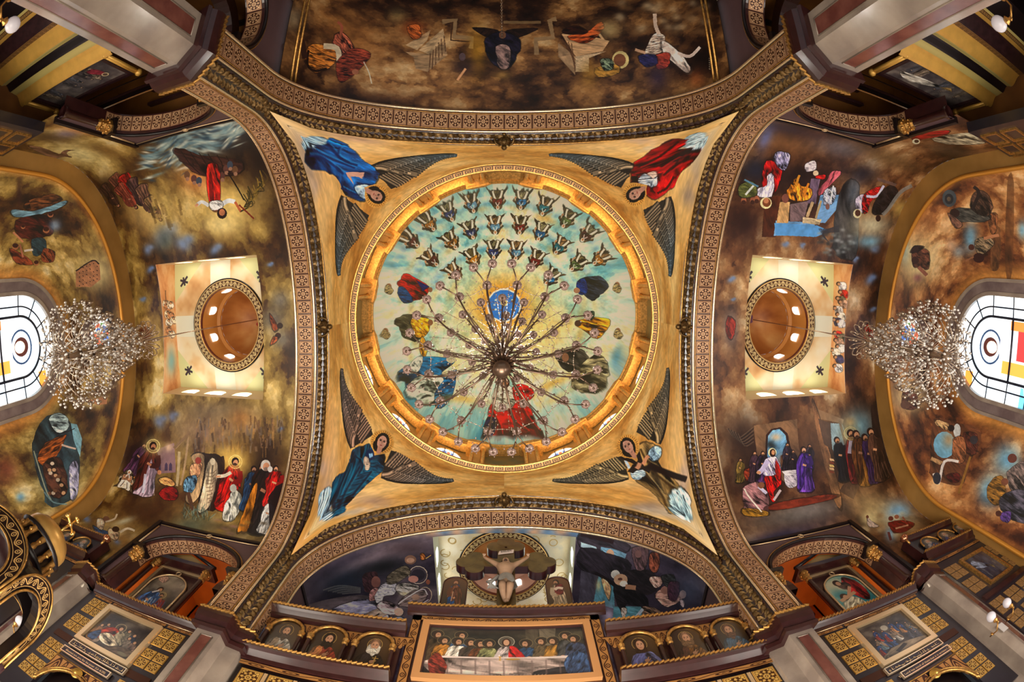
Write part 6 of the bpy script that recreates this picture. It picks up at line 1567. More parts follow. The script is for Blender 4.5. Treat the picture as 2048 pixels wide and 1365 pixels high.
    c.poly([(1370, 270), (1500, 240), (1560, 300), (1530, 380), (1440, 390), (1380, 340)], (66, 62, 54), sh=.4); c.poly([(1470, 420), (1540, 330), (1620, 280), (1680, 330), (1690, 430), (1620, 510), (1520, 520), (1460, 480)], (126, 116, 90), sh=.5); c.ell(1420, 300, 22, 28, (150, 110, 84)); c.soft(1740, 300, 50, 110, (60, 140, 180), 0, .7)
    c.soft(900, 640, 240, 90, (150, 196, 196), 0, .6); c.soft(1330, 640, 220, 80, (160, 196, 190), -10, .6); c.soft(760, 560, 130, 30, (220, 176, 90), 10, .7); c.soft(1350, 460, 140, 30, (216, 164, 70), -20, .7)
    # enthroned figure in red at the foot of the dome
    c.poly([(930, 700), (950, 600), (1010, 570), (1060, 600), (1160, 570), (1200, 620), (1240, 740), (1270, 760), (1250, 790), (930, 790), (905, 770)], (176, 22, 20), sh=.3); c.poly([(905, 780), (930, 680), (990, 700), (960, 790)], (44, 34, 66), 1, .3)
    c.poly([(960, 540), (1000, 480), (1080, 490), (1100, 600), (1010, 640), (970, 620)], (216, 206, 180), sh=.3); c.poly([(1090, 490), (1140, 470), (1210, 500), (1215, 550), (1140, 590), (1100, 560)], (190, 26, 24), sh=.3); c.ell(1040, 460, 30, 34, (90, 56, 40)); c.ell(1040, 458, 18, 22, SKIN)
    for P in ([(960, 640), (1000, 720), (1010, 780)], [(1060, 620), (1100, 700), (1180, 760)], [(1140, 600), (1180, 680), (1250, 760)]): c.line(P, 14, (96, 10, 14), .8); c.line([(p[0] + 16, p[1]) for p in P], 9, (220, 60, 44), .6)
    c.soft(900, 820, 200, 20, (206, 214, 206), 0, .8); c.soft(1180, 810, 120, 24, (214, 216, 206), 0, .8)
    c.final(); c.img = np.clip(c.img * np.array([1.06, 1.12, 1.2], 'f'), 0, .97)
    return c.img


def paint_shaft_top(an):
    c = Canvas(420, 420, shaft_fns(an)['top'], (216, 218, 160))
    if an == 'altar':
        c.img[:] = np.array((214, 206, 186)) / 255
        rs = np.random.RandomState(2)
        c.clouds([(0, (176, 176, 170)), (.5, (222, 206, 170)), (1, (240, 234, 220))], 3, 3, 8, .3)
        y, x = np.mgrid[0:420, 0:420]
        for k in range(90):
            x0, y0 = rs.rand() * 420, rs.rand() * 420; r0 = 9 + 8 * rs.rand()
            r = np.hypot(x - x0, y - y0); a = np.arctan2(y - y0, x - x0) + k
            m = (np.abs(r - r0 * (1 + .25 * np.sin(a))) < 1.6) & (np.sin(a * .5) > -.4)
            c.img[m] = np.array((176, 146, 84)) / 255
        return c.img
    n = noise2(420, 420, 4, 4, 44 + len(an), 4); y, x = np.mgrid[0:420, 0:420] / 420. * 2 - 1
    cl = ramp((n - n.min()) / (n.max() - n.min()), [(0, (196, 140, 84)), (.3, (226, 184, 128)), (.55, (238, 218, 176)), (1, (244, 238, 214))])
    oct_ = (np.abs(x) + np.abs(y) < 1.38)[..., None]
    c.img = np.where(oct_, cl, c.img)
    far = 1 if True else 0
    for (a, b) in ((1, 0), (0, 1), (0, -1), (-1, 0)):    # pale ends of the cross, window daylight painted in
        m = ((np.abs(y) < .17) & (x * a > .55)) if a else ((np.abs(x) < .2) & (y * b > .5))
        c.img[m] = np.array((236, 236, 214)) / 255
    pts = ((.78, .72), (.78, -.72), (-.78, .72), (-.78, -.72))
    for (a, b) in pts:      # small dark birds in the corners
        for k in range(3):
            t = k * 2.1 + a; m = np.abs((x - a) * sin(t) - (y - b) * cos(t)) < .018
            c.img[m & (np.hypot(x - a, y - b) < .11 - .02 * k)] = np.array((52, 44, 56)) / 255
    return c.img


def paint_shaft_far(an):
    c = Canvas(520, 160, shaft_fns(an)['far'], (222, 156, 104))
    c.clouds([(0, (196, 120, 70)), (.5, (226, 164, 108)), (1, (240, 200, 150))], 2, 5, 12, .3)
    rs = np.random.RandomState(1)
    if an == 'altar': return c.img
    if an == 'left':
        c.frame(290, 500, 4.264)
        c.soft(225, 950, 40, 130, (126, 176, 180), 0, .95); c.soft(190, 580, 60, 200, (190, 130, 80), 0, .5)
        for k, (x, y) in enumerate(((175, 460), (185, 490), (215, 470), (190, 550), (215, 560), (200, 620), (240, 600), (200, 690), (225, 720))):
            c.poly([(x - 18, y - 24), (x + 20, y - 26), (x + 34, y + 10), (x + 10, y + 34), (x - 20, y + 20)], [(224, 200, 170), (190, 130, 90), (236, 214, 186)][k % 3], sh=.4); c.ell(x + 4, y - 18, 12, 12, (60, 36, 26)); c.ell(x + 4, y - 14, 8, 9, (206, 160, 120)); c.line([(x - 16, y), (x - 4, y + 26), (x + 20, y + 30)], 5, (110, 66, 40))
        c.line([(175, 345), (180, 440)], 10, (130, 90, 60))
    else:
        c.frame(1480, 490, 2.8)
        for k, (x, y) in enumerate(((565, 230), (575, 275), (560, 310), (575, 330), (545, 365), (560, 400), (540, 430), (560, 440), (545, 505), (565, 520), (550, 545), (560, 580), (530, 600), (550, 640), (545, 690))):
            col = [(214, 210, 224), (236, 226, 214), (176, 140, 120), (190, 34, 26), (60, 56, 96), (230, 226, 230), (110, 104, 84)][(k * 3) % 7]
            c.poly([(x - 14, y - 16), (x + 22, y - 18), (x + 30, y + 18), (x - 6, y + 22)], col, sh=.3); c.ell(x - 16, y - 12, 12, 12, (60, 36, 28)); c.ell(x - 13, y - 10, 8, 8, (200, 150, 116))
    return c.img


def paint_cupola(k):
    n = noise2(256, 256, 4, 4, 60 + k, 4); n = (n - n.min()) / (n.max() - n.min())
    img = ramp(n, [(0, (150, 84, 36)), (.5, (196, 130, 66)), (1, (224, 176, 110))])
    y, x = np.mgrid[0:256, 0:256] / 256. - .5
    col = [(176, 52, 30), (110, 60, 96), (110, 60, 60)][k]
    for (a, b, r, q) in ((.02, .02, .07, .035), (-.04, .06, .05, .03), (.05, -.03, .04, .05)): img[((x - a) / r) ** 2 + ((y - b) / q) ** 2 < 1] = np.array(col) / 255
    if k == 1:
        m = ((x + .30) / .06) ** 2 + ((y - .25) / .11) ** 2 < 1; img[m] = np.array((40, 96, 110)) / 255
    return img


def paint_window():
    H, W = 640, 360
    n = noise2(H, W, 9, 6, 3, 3); img = ramp(n, [(0, (176, 214, 240)), (.4, (226, 240, 250)), (.7, (255, 255, 250)), (1, (255, 236, 206))])
    y, x = np.mgrid[0:H, 0:W].astype('f'); x = x / W * 3.8 - 1.9; y = y / H * 7 + 5
    def put(m, c): img[m] = np.array(c, 'f') / 255
    r = np.hypot(x, y - 9.95); rs = np.random.RandomState(8)
    for k in range(14):
        a, b = rs.rand() * 3.4 - 1.7, 5.2 + rs.rand() * 6; q = .12 + .16 * rs.rand()
        if abs(a) > 1.1 or b > 11: put((np.abs(x - a) < q) & (np.abs(y - b) < q * .8), [(240, 150, 60), (190, 90, 40), (250, 190, 110), (96, 190, 226), (230, 120, 90)][k % 5])
    put((np.abs(x) > 1.15) & (y < 8.2) & (np.sin(y * 3 + x) > .2), (110, 196, 228)); 
    put((((x) / .62) ** 2 + ((y - 10.0) / .58) ** 2 < 1) & ((x / .55) ** 2 + ((y - 10) / .5) ** 2 > 1), (40, 60, 90))
    put((x / .34) ** 2 + ((y - 10.0) / .38) ** 2 < 1, (70, 34, 30)); put((x / .22) ** 2 + ((y - 9.92) / .28) ** 2 < 1, (250, 224, 200))
    put((np.abs(x) < .75 - (y - 6) * .08) & (y < 9.5) & (y > 8.2), (240, 240, 250)); put((np.abs(x + .2) < .5) & (y < 8.6) & (y > 5.5), (196, 60, 60)); put((np.abs(x - .6) < .22) & (y < 9.3) & (y > 7), (240, 160, 70)); put((np.abs(x + .85) < .16) & (y < 9) & (y > 7.6), (230, 130, 60))
    return img


def paint_small_stain():
    n = noise2(128, 128, 9, 9, 5, 2); m = noise2(128, 128, 7, 7, 9, 1)
    img = ramp(n, [(0, (120, 160, 210)), (.4, (226, 240, 252)), (.75, (255, 255, 255)), (1, (250, 220, 200))])
    y, x = np.mgrid[0:128, 0:128] / 128. - .5
    k = (x / .3) ** 2 + (y / .34) ** 2 < 1; img[k & (m > .58)] = np.array((206, 96, 70)) / 255; img[k & (m < .38)] = np.array((70, 104, 170)) / 255; img[k & (np.abs(m - .5) < .03)] = np.array((90, 120, 70)) / 255
    return img


STAIN_SMALL = imgmat('small_stained_glass', paint_small_stain(), .4, emit=1.6)
STAIN = imgmat('stained_glass', paint_window(), .4, emit=1.5)
for an, fn in (('left', paint_left_vault), ('right', paint_right_vault), ('nave', paint_nave_vault), ('altar', paint_altar_vault)):
    build_vault(an, imgmat('mural_of_%s_vault' % an, fn(), .42, coat=.12))
CREAM = mat('pale_green_plaster', (226, 222, 176), .5)
for k, an in enumerate(('left', 'right', 'altar')):
    build_shaft(an, imgmat('shaft_wall_%s' % an, paint_shaft_far(an), .5), imgmat('shaft_ceiling_%s' % an, paint_shaft_top(an), .5), mat('peach_plaster', (232, 204, 164), .5) if k < 2 else mat('mint_white_plaster', (222, 230, 214), .5), imgmat('cupola_painting_%d' % k, paint_cupola(k), .5), mat('amber_plaster', (206, 140, 66), .5) if an != 'altar' else mat('rosy_plaster', (206, 160, 140), .5))
for an in ('left', 'right'):
    build_apse(an, imgmat('mural_of_%s_end' % an, paint_apse(an), .42, coat=.1), STAIN)
for k in range(4):
    mb = MB(); mb.grid(PEND[k], 40, 20)
    mb.build('ceiling', imgmat('pendentive_painting_%d' % k, angel_pend(k), .38, .12), kind='structure', label=['gold pendentive with an angel in a blue robe', 'gold pendentive with an angel in a red robe', 'gold pendentive with an angel holding a dark cross', 'gold pendentive with an angel in a teal robe'][k])
build_dome(imgmat('dome_painting', paint_dome(), .5), mat('pale_gold_drum', (236, 188, 112), .45, .1, noise=.15, scale=2), mat('olive_panel', (140, 108, 46), .5, c2=(96, 96, 70), scale=1.5))

# end walls of the altar and nave arms
for an, m_, z_ in (('altar', mat('dark_blue_plaster', (62, 56, 76), .6), 2.0), ('nave', mat('dark_umber_plaster', (70, 46, 32), .6), 4.0)):
    mb = MB(ARM[an]); mb.box((U1, -6.7, z_), (U1 + .2, 6.7, 16.2)); mb.build('wall_' + an, m_, kind='structure')
# ------------------------------------------------------------------ icons and framed paintings
def saint(robe, cloak, hair, bald=False, cross=False, young=False, bg=(52, 40, 34), side=1):
    c = Canvas(240, 300, None, bg)
    y, x = np.mgrid[0:300, 0:240]
    g = np.clip((x / 240. - .35) * 1.1, 0, 1)[..., None] * np.clip(y / 300., 0, 1)[..., None]
    c.img = c.img * (1 - g * .7) + np.array((150, 104, 40), 'f') / 255 * g * .7
    c.ell(120, 214, 50, 50, (190, 156, 86)); c.ell(120, 214, 47, 47, tuple(np.array(bg) * .5 + np.array((110, 86, 44)) * .5))
    c.poly([(20, -10), (34, 90), (70, 140), (120, 152), (170, 140), (208, 90), (222, -10)], robe, sh=.3)
    c.poly([(10, -10), (30, 100), (76, 150), (110, 120), (90, 60), (120, -10)] if side > 0 else [(230, -10), (212, 100), (166, 150), (130, 120), (150, 60), (120, -10)], cloak, sh=.35)
    c.poly([(88, 150), (84, 190), (84, 236), (104, 256), (136, 256), (154, 236), (156, 190), (150, 150)], hair if not bald else (120, 90, 70), 1, .2)
    if bald: c.poly([(84, 150), (84, 210), (156, 210), (154, 150)], hair, 1, .2)
    c.ell(122, 206, 26, 36, (188, 138, 106)); c.ell(126, 212, 16, 26, (208, 160, 126), 0, .6)
    for g_ in (-1, 1): c.ell(122 + g_ * 11, 212, 5, 2.6, (40, 26, 22)); c.ell(122 + g_ * 11, 219, 7, 1.6, (60, 40, 32))
    c.line([(123, 212), (126, 198)], 4, (160, 110, 84)); c.ell(123, 189, 8, 2.4, (140, 70, 60))
    if not young: c.poly([(98, 196), (102, 176), (110, 140), (124, 128), (138, 142), (146, 176), (148, 196), (136, 184), (124, 190), (110, 184)], hair, 1, .25)
    c.line([(60, 60), (100, 66), (128, 84)], 26, tuple(v * .8 for v in cloak)); c.ell(134, 88, 16, 12, (196, 146, 112)); c.line([(134, 88), (150, 112)], 7, (196, 146, 112)); c.line([(140, 84), (160, 100)], 6, (190, 140, 106))
    if cross: c.line([(148, 60), (150, 132)], 7, (196, 160, 84)); c.line([(130, 116), (170, 116)], 7, (196, 160, 84))
    else: c.poly([(60, 26), (130, 50), (190, 30), (120, 4)], (206, 196, 176), 1, .1)
    return c.img


def paint_supper():
    c = Canvas(900, 420, None, (40, 36, 34))
    c.clouds([(0, (22, 20, 22)), (.6, (46, 42, 38)), (1, (84, 76, 60))], 3, 5, 3, .3)
    c.poly([(560, 420), (640, 420), (620, 250), (560, 240)], (84, 74, 60), .8, .1); c.poly([(640, 420), (740, 420), (720, 260), (640, 260)], (120, 108, 88), .8, .1)
    P = [(52, 300, (70, 56, 40)), (95, 250, (156, 104, 44)), (190, 300, (44, 64, 90)), (175, 245, (206, 196, 180)), (245, 240, (60, 50, 44)), (300, 232, (110, 62, 34)), (350, 235, (130, 130, 84)), (560, 235, (40, 66, 96)), (650, 250, (84, 70, 50)), (715, 250, (150, 106, 44)), (790, 290, (60, 60, 60)), (835, 260, (56, 66, 90))]
    for x, y, rb in P:
        c.ell(x, y + 52, 40, 38, (150, 128, 84), 0, .8); c.ell(x, y + 52, 37, 35, (48, 42, 38))
        c.poly([(x - 56, 110), (x - 50, y - 20), (x - 22, y + 10), (x + 22, y + 10), (x + 50, y - 20), (x + 56, 110)], rb, sh=.35)
        c.ell(x, y + 42, 24, 34, (56, 38, 28)); c.ell(x + (6 if x < 450 else -6), y + 42, 16, 24, (188, 140, 106)); c.poly([(x - 16, y + 28), (x, y + 2), (x + 16, y + 28), (x, y + 22)], (60, 42, 32), 1, .1)
        c.ell(x + (5 if x < 450 else -5), y + 50, 9, 2, (60, 40, 34))
        sx = 1 if x < 450 else -1; c.line([(x + sx * 20, 200), (x + sx * 46, 160), (x + sx * 70, 165)], 22, tuple(v * 1.15 for v in rb)); c.ell(x + sx * 78, 166, 12, 8, (196, 146, 112))
    c.ell(450, 300, 48, 48, (190, 180, 156)); c.ell(450, 300, 44, 44, (92, 86, 76)); c.poly([(395, 130), (400, 220), (430, 262), (470, 262), (500, 220), (510, 130)], (214, 196, 190), sh=.3); c.poly([(470, 262), (520, 230), (560, 130), (470, 140)], (166, 26, 26), sh=.35); c.ell(450, 292, 26, 36, (60, 36, 28)); c.ell(450, 292, 17, 26, (206, 156, 122)); c.line([(410, 210), (390, 160), (430, 150)], 20, (206, 190, 186))
    c.poly([(60, 160), (110, 168), (840, 168), (848, 145), (60, 140)], (226, 206, 196), 1, .1); c.poly([(70, 148), (100, 10), (620, 10), (680, 60), (820, 90), (840, 145)], (178, 156, 146), sh=.35); c.poly([(600, 10), (620, 60), (830, 80), (820, 10)], (44, 42, 46), 1, .2)
    for k in range(9): c.line([(130 + k * 76, 140), (140 + k * 74, 30)], 10, (120, 100, 94), .6)
    c.poly([(30, 120), (70, 190), (130, 90), (120, 20), (50, 20)], (120, 44, 34), sh=.4); c.poly([(780, 20), (760, 120), (830, 200), (880, 160), (890, 20)], (52, 74, 108), sh=.4)
    c.poly([(405, 175), (425, 175), (418, 160), (422, 140), (408, 140), (412, 160)], (206, 160, 84), 1, 0); c.ell(485, 152, 40, 8, (176, 140, 70))
    for k in range(70):
        x = 230 + k * 6.2; c.line([(x, 14 + 4 * (k % 3)), (x + 4, 20 + 5 * ((k * 7) % 3))], 3, (236, 214, 206))
    return c.img


def paint_story(kind):
    c = Canvas(520, 440, None, (50, 44, 44))
    c.clouds([(0, (26, 22, 26)), (.6, (64, 56, 52)), (1, (104, 94, 84))], 3, 3, 13 + kind, .3)
    rs = np.random.RandomState(kind)
    if kind == 0:
        for x, y, rb in ((110, 260, (110, 96, 84)), (60, 220, (120, 84, 56)), (330, 290, (90, 84, 70)), (400, 270, (50, 66, 96)), (450, 200, (120, 96, 84)), (380, 220, (104, 92, 80))):
            c.poly([(x - 44, 40), (x - 36, y - 20), (x, y), (x + 36, y - 20), (x + 44, 40)], rb, sh=.3); c.ell(x, y + 14, 20, 24, (60, 44, 34)); c.ell(x, y + 14, 13, 17, (190, 144, 110))
        c.ell(235, 300, 54, 54, (170, 150, 110)); c.ell(235, 300, 48, 48, (80, 70, 60)); c.poly([(90, 120), (100, 220), (170, 270), (240, 260), (260, 170), (160, 90)], (158, 52, 30), sh=.4); c.poly([(250, 260), (330, 240), (360, 120), (250, 110)], (140, 128, 104), sh=.3); c.ell(240, 296, 28, 36, (48, 32, 26)); c.ell(246, 290, 18, 24, (196, 150, 118))
        c.poly([(120, 150), (210, 190), (300, 140), (340, 90), (260, 60), (150, 80)], (196, 178, 150), sh=.4); c.poly([(20, 60), (80, 180), (120, 120), (100, 40)], (40, 66, 104), sh=.3); c.poly([(240, 20), (500, 20), (490, 120), (360, 110)], (84, 68, 54), sh=.3); c.ell(430, 50, 50, 20, (120, 110, 86))
    else:
        for k in range(13):
            x, y = 60 + (k * 83) % 430, 110 + (k * 57) % 190; rb = [(150, 48, 34), (50, 70, 110), (190, 180, 166), (176, 120, 70), (70, 66, 74), (90, 110, 120)][k % 6]
            c.fig(x, y - 60, 150, 88 + (k % 3) * 6, rb, [(40, 60, 100), None, (120, 100, 80)][k % 3], shadow=False)
        c.ell(240, 330, 34, 34, (200, 190, 170), 0, .7); c.poly([(20, 10), (500, 10), (400, 80), (150, 90)], (120, 104, 84), sh=.2); c.poly([(180, 20), (300, 60), (280, 90), (160, 50)], (50, 44, 44), 1, .1)
    return c.img


def paint_arch_icon(kind):
    c = Canvas(300, 460, None, (54, 50, 48))
    if kind == 0:
        c.clouds([(0, (50, 48, 46)), (.6, (110, 100, 92)), (1, (170, 160, 140))], 4, 3, 21, .3); c.soft(150, 150, 130, 130, (50, 48, 46), 0, .9); c.soft(160, 340, 90, 60, (196, 176, 146), 0, .7)
        c.fig(90, 40, 220, 78, (60, 84, 130), (130, 40, 44), halo=(190, 160, 100)); c.fig(215, 20, 280, 100, (196, 206, 220), (60, 96, 150)); c.line([(200, 240), (170, 270)], 12, (206, 200, 200)); c.poly([(190, 330), (240, 350), (230, 390), (180, 370)], (190, 150, 130))
        for k in range(40): c.line([(60 + k * 5, 60 + (k * 37) % 120), (66 + k * 5, 96 + (k * 37) % 120)], 6, [(70, 100, 150), (200, 206, 216), (130, 44, 50)][k % 3], .5)
    else:
        c.clouds([(0, (30, 110, 124)), (.6, (70, 150, 156)), (1, (200, 190, 160))], 4, 3, 22, .3); c.soft(100, 350, 110, 70, (210, 196, 160), 0, .9); c.soft(160, 180, 120, 90, (36, 120, 140), 0, .8)
        c.poly([(190, 380), (240, 330), (250, 240), (220, 170), (180, 200), (150, 300)], (150, 34, 36), sh=.4); c.poly([(120, 340), (180, 340), (190, 300), (140, 290)], (70, 56, 50), sh=.3); c.ell(130, 350, 24, 26, (40, 28, 26)); c.ell(136, 344, 15, 17, (190, 146, 116)); c.line([(180, 300), (130, 240)], 20, (200, 150, 120))
        c.poly([(50, 60), (60, 190), (110, 240), (170, 200), (190, 80), (160, 20)], (176, 170, 150), sh=.4); c.ell(100, 240, 26, 28, (60, 50, 44)); c.ell(106, 236, 16, 18, (190, 150, 120)); c.line([(60, 220), (180, 250)], 22, (196, 156, 124)); c.poly([(200, 60), (280, 80), (280, 40), (210, 30)], (50, 60, 66)); c.line([(150, 420), (160, 440)], 6, (240, 240, 236))
    return c.img


def paint_grisaille(kind):
    c = Canvas(560, 220, None, (84, 78, 78)); rs = np.random.RandomState(40 + kind)
    c.clouds([(0, (50, 44, 48)), (.6, (88, 80, 80)), (1, (130, 120, 112))], 2, 5, 33 + kind, .3)
    for k in range(12 if kind == 0 else 7):
        x = 40 + rs.rand() * 470; h = 90 + rs.rand() * 60; rb = [(110, 100, 94), (84, 84, 92), (130, 116, 100), (70, 64, 66)][k % 4]
        c.fig(x, 10 + rs.rand() * 40, h, 80 + rs.rand() * 20, rb, shadow=False, skin=(176, 150, 130))
    if kind == 0: c.poly([(400, 60), (440, 140), (470, 130), (450, 50)], (120, 40, 52), sh=.3); c.ell(455, 150, 22, 20, (210, 190, 150)); c.ell(455, 150, 15, 14, (90, 70, 60))
    else: c.poly([(60, 140), (120, 190), (220, 180), (330, 110), (260, 100), (150, 120)], (176, 170, 160), sh=.5); c.poly([(330, 110), (420, 90), (380, 60)], (150, 120, 70), sh=.3)
    return c.img


TM2 = TM.copy(); TM2.materials.clear(); TM2.materials.append(TILEG)


def icon_arch(x, name_lab, img, z0=7.45, zt=8.95, hw=.45, y=6.82):
    t = thing('arched_icon', (x, y, z0), name_lab, 'icon', 'saints on the altar screen')
    zs = zt - hw; m = imgmat('icon_%d' % int(x * 100 + 900), img, .3, coat=.3)
    o = outline_arch(hw * .9, zs, zt - .05, z0, 18, x)
    mb = MB(); mb.prism(o, lambda a, b, d: (a, d, b), y - .02, y + .03, uvf=lambda a, b: ((a - x) / (2 * hw) + .5, (b - z0) / (zt - z0))); mb.build('painting', m, t)
    mb = MB(); mb.tube([(p[0], y - .06, p[1]) for p in outline_arch(hw, zs, zt, zs - .02, 24, x)], .05, 6); mb.build('arch_moulding', GOLD, t)
    mb = MB(); mb.tube([(p[0], y - .03, p[1]) for p in outline_arch(hw + .06, zs, zt + .06, zs, 24, x)], .03, 5); mb.build('outer_moulding', BLACKW, t)
    for s in (-1, 1):
        mb = MB(); mb.lathe((x + s * (hw + .01), y - .08, 0), [(.05, z0), (.05, zs - .2)], 8); c = mb.build('column', WORM, t)
        mb = MB(); mb.lathe((x + s * (hw + .01), y - .08, 0), [(.05, zs - .2), (.085, zs - .16), (.06, zs - .12), (.09, zs - .04), (.09, zs)], 8, smooth=False); mb.build('capital', GOLD, c)
    return t


def cornice(name, T, u0, u1, v, z0, z1, dep, sd, par=None, kind='structure', ropem=GOLD, label=None):
    """horizontal cornice with a gilded rope on its upper edge; runs along u, projects towards the viewer"""
    t = thing(name, T((u0 + u1) / 2, v, z0), kind=kind, label=label) if not par else par
    h = z1 - z0; fr = [((u0, 0, 0), (0, 1, 0), (0, 0, 1)), ((u1, 0, 0), (0, 1, 0), (0, 0, 1))]
    pr = [(v, z0), (v - sd * dep * .4, z0 + h * .1), (v - sd * dep * .45, z0 + h * .35), (v - sd * dep * .8, z0 + h * .6), (v - sd * dep, z0 + h * .72), (v - sd * dep, z1 - .02), (v, z1)]
    mb = MB(T); mb.sweep(fr, pr)
    for k in (0, 1): mb.face([mb.pt((fr[k][0][0], p[0], p[1])) for p in pr])
    c = mb.build('cornice', WORM, t)
    mb = MB(T); rope(mb, [(u0, v - sd * dep, z1 - .03), (u1, v - sd * dep, z1 - .03)], .045); mb.build('rope_moulding', ropem, c, kind='stuff')
    return t


# ---- altar screen
TA = ARM['altar']
X3 = lambda a, b, d: (a, d, b)
SAINTS = {-1: [(-5.36, 'icon of a bearded saint in white robe, nearest the left pier', saint((176, 170, 160), (140, 120, 100), (60, 46, 40))),
               (-4.19, 'icon of a black-bearded saint in an orange cloak holding a book', saint((150, 60, 44), (190, 120, 70), (30, 22, 20))),
               (-3.03, 'icon of a white-bearded monk holding a gold cross', saint((36, 32, 34), (48, 42, 42), (206, 196, 180), True, True))],
          1: [(3.18, 'icon of a young beardless saint in blue writing', saint((92, 98, 150), (96, 100, 140), (46, 30, 24), young=True, side=-1)),
              (4.36, 'icon of a saint in ochre robe with a raised finger and scroll', saint((116, 76, 34), (84, 56, 44), (110, 84, 60), True)),
              (5.52, 'icon of a saint in a blue cloak, nearest the right pier', saint((60, 92, 120), (60, 92, 120), (90, 60, 44)))]}
Y0 = 6.86
for sd, xa, xb in ((-1, -5.98, -2.42), (1, 2.52, 6.12)):
    w = thing('altar_screen_wing', ((xa + xb) / 2, Y0, 7), kind='structure', label='%s wing of the altar screen' % ('left' if sd < 0 else 'right'))
    mb = MB(); mb.box((xa, Y0, 5.0), (xb, Y0 + .15, 9.25)); mb.build('panel', WORM, w)
    mb = MB()
    for k in range(4):
        x = (SAINTS[sd][0][0] + SAINTS[sd][1][0]) / 2 + (k - 1) * 1.17; zt = 9.0
        mb.face([mb.pt((x - .28, Y0 - .012, zt)), mb.pt((x + .28, Y0 - .012, zt)), mb.pt((x, Y0 - .012, zt - .5))], [(.0, 1), (1., 1), (.5, 0)])
    mb.build('spandrel', SCROLLG, w)
    cornice('cornice', lambda u, v, z: (u, v, z), xa - .05, xb + .05, Y0, 8.98, 9.36, .3, 1, w)
    cornice('cornice', lambda u, v, z: (u, v, z), xa - .05, xb, Y0, 7.02, 7.45, .42, 1, w)
    mb = MB(); mb.grid(lambda s, t: (xa + (xb - xa) * s, Y0 - .16, 6.84 + .16 * t), 5, 1); 
    o = mb.build('scroll_frieze', SCROLLG, w)
    # big square tiles with vertical scroll strips below
    for r in range(3):
        for k in range(5):
            x = (xa + .40 + .74 * k) if sd < 0 else (xb - .40 - .74 * k)
            if abs(x) < 2.6: continue
            put_tile(TM2, w, (x, Y0 - .10, 6.48 - r * .72), (1, 0, 0), (0, 0, 1), (0, -1, 0), (1.12, 1.34, 1))
            if k: mb = MB(); xs = x + sd * .37; mb.box((xs - .045, Y0 - .12, 6.2 - r * .72), (xs + .045, Y0, 6.76 - r * .72)); mb.build('scroll_strip', PALEGOLD, w)
    mb = MB(); mb.box((xa, Y0 - .1, 4.4), (xb, Y0 + .1, 6.84)); mb.build('lower_panel', BLACKW, w)
    for x, lab, im in SAINTS[sd]: icon_arch(x, lab, im)
# side slips of the altar arch beside the wings are the pale blue returns
mb = MB(); mb.box((-6.06, 6.9, 7.4), (-5.99, 7.9, 9.2)); mb.build('wall_left', mat('blue_grey_plaster', (128, 134, 170), .5), kind='structure')
mb = MB(); mb.box((6.13, 6.9, 7.4), (6.2, 7.9, 9.2)); mb.build('wall_right', _mc['blue_grey_plaster'], kind='structure')

# central panel with the supper painting
ct = thing('altar_screen_centre', (0.06, 6.9, 7), kind='structure', label='tall centre panel of the altar screen')
mb = MB(); mb.box((-2.36, 6.94, 5), (2.46, 7.1, 10.2)); mb.build('panel', WORM, ct)
cornice('cornice', lambda u, v, z: (u, v, z), -2.5, 2.64, 6.94, 10.02, 10.34, .2, 1, ct)
for nm, a, b, c_, d in (('scroll_border', -2.33, -2.1, 5, 10.0), ('scroll_border', 2.2, 2.43, 5, 10.0)):
    mb = MB(); n = 8; mb.grid(lambda s, t: (a + (b - a) * t, 6.9, c_ + (d - c_) * s), n, 1); mb.build(nm, SCROLLG, ct).data
    o = ct.children[-1]
for o in ct.children:
    if o.name.startswith('scroll_border'):
        ul = o.data.uv_layers[0].data
        for l in ul: l.uv = (l.uv[0] * 4, l.uv[1])
mb = MB(); mb.grid(lambda s, t: (-2.33 + 4.76 * s, 6.9, 9.8 + .2 * t), 8, 1); o = mb.build('scroll_border', SCROLLG, ct)
for l in o.data.uv_layers[0].data: l.uv = (l.uv[0] * 4, l.uv[1])
sp = thing('supper_painting', (0.06, 6.85, 7.5), 'wide framed painting of thirteen haloed men at a long white table', 'painting')
FR = mat('peach_gold_frame', (222, 162, 104), .4, .4)
mb = MB(); mb.ring2([(-2.02, 7.53), (2.14, 7.53), (2.14, 9.74), (-2.02, 9.74)], [(-1.84, 7.71), (1.96, 7.71), (1.96, 9.58), (-1.84, 9.58)], X3, 6.80, 6.94); mb.build('frame', FR, sp)
mb = MB(); mb.ring2([(-1.84, 7.71), (1.96, 7.71), (1.96, 9.58), (-1.84, 9.58)], [(-1.80, 7.75), (1.92, 7.75), (1.92, 9.54), (-1.80, 9.54)], X3, 6.84, 6.93); mb.build('inner_lip', WORM, sp)
mb = MB(); mb.grid(lambda s, t: (-1.84 + 3.8 * s, 6.91, 7.71 + 1.87 * t), 1, 1); mb.build('canvas', imgmat('supper_canvas', paint_supper(), .35, coat=.3), sp)

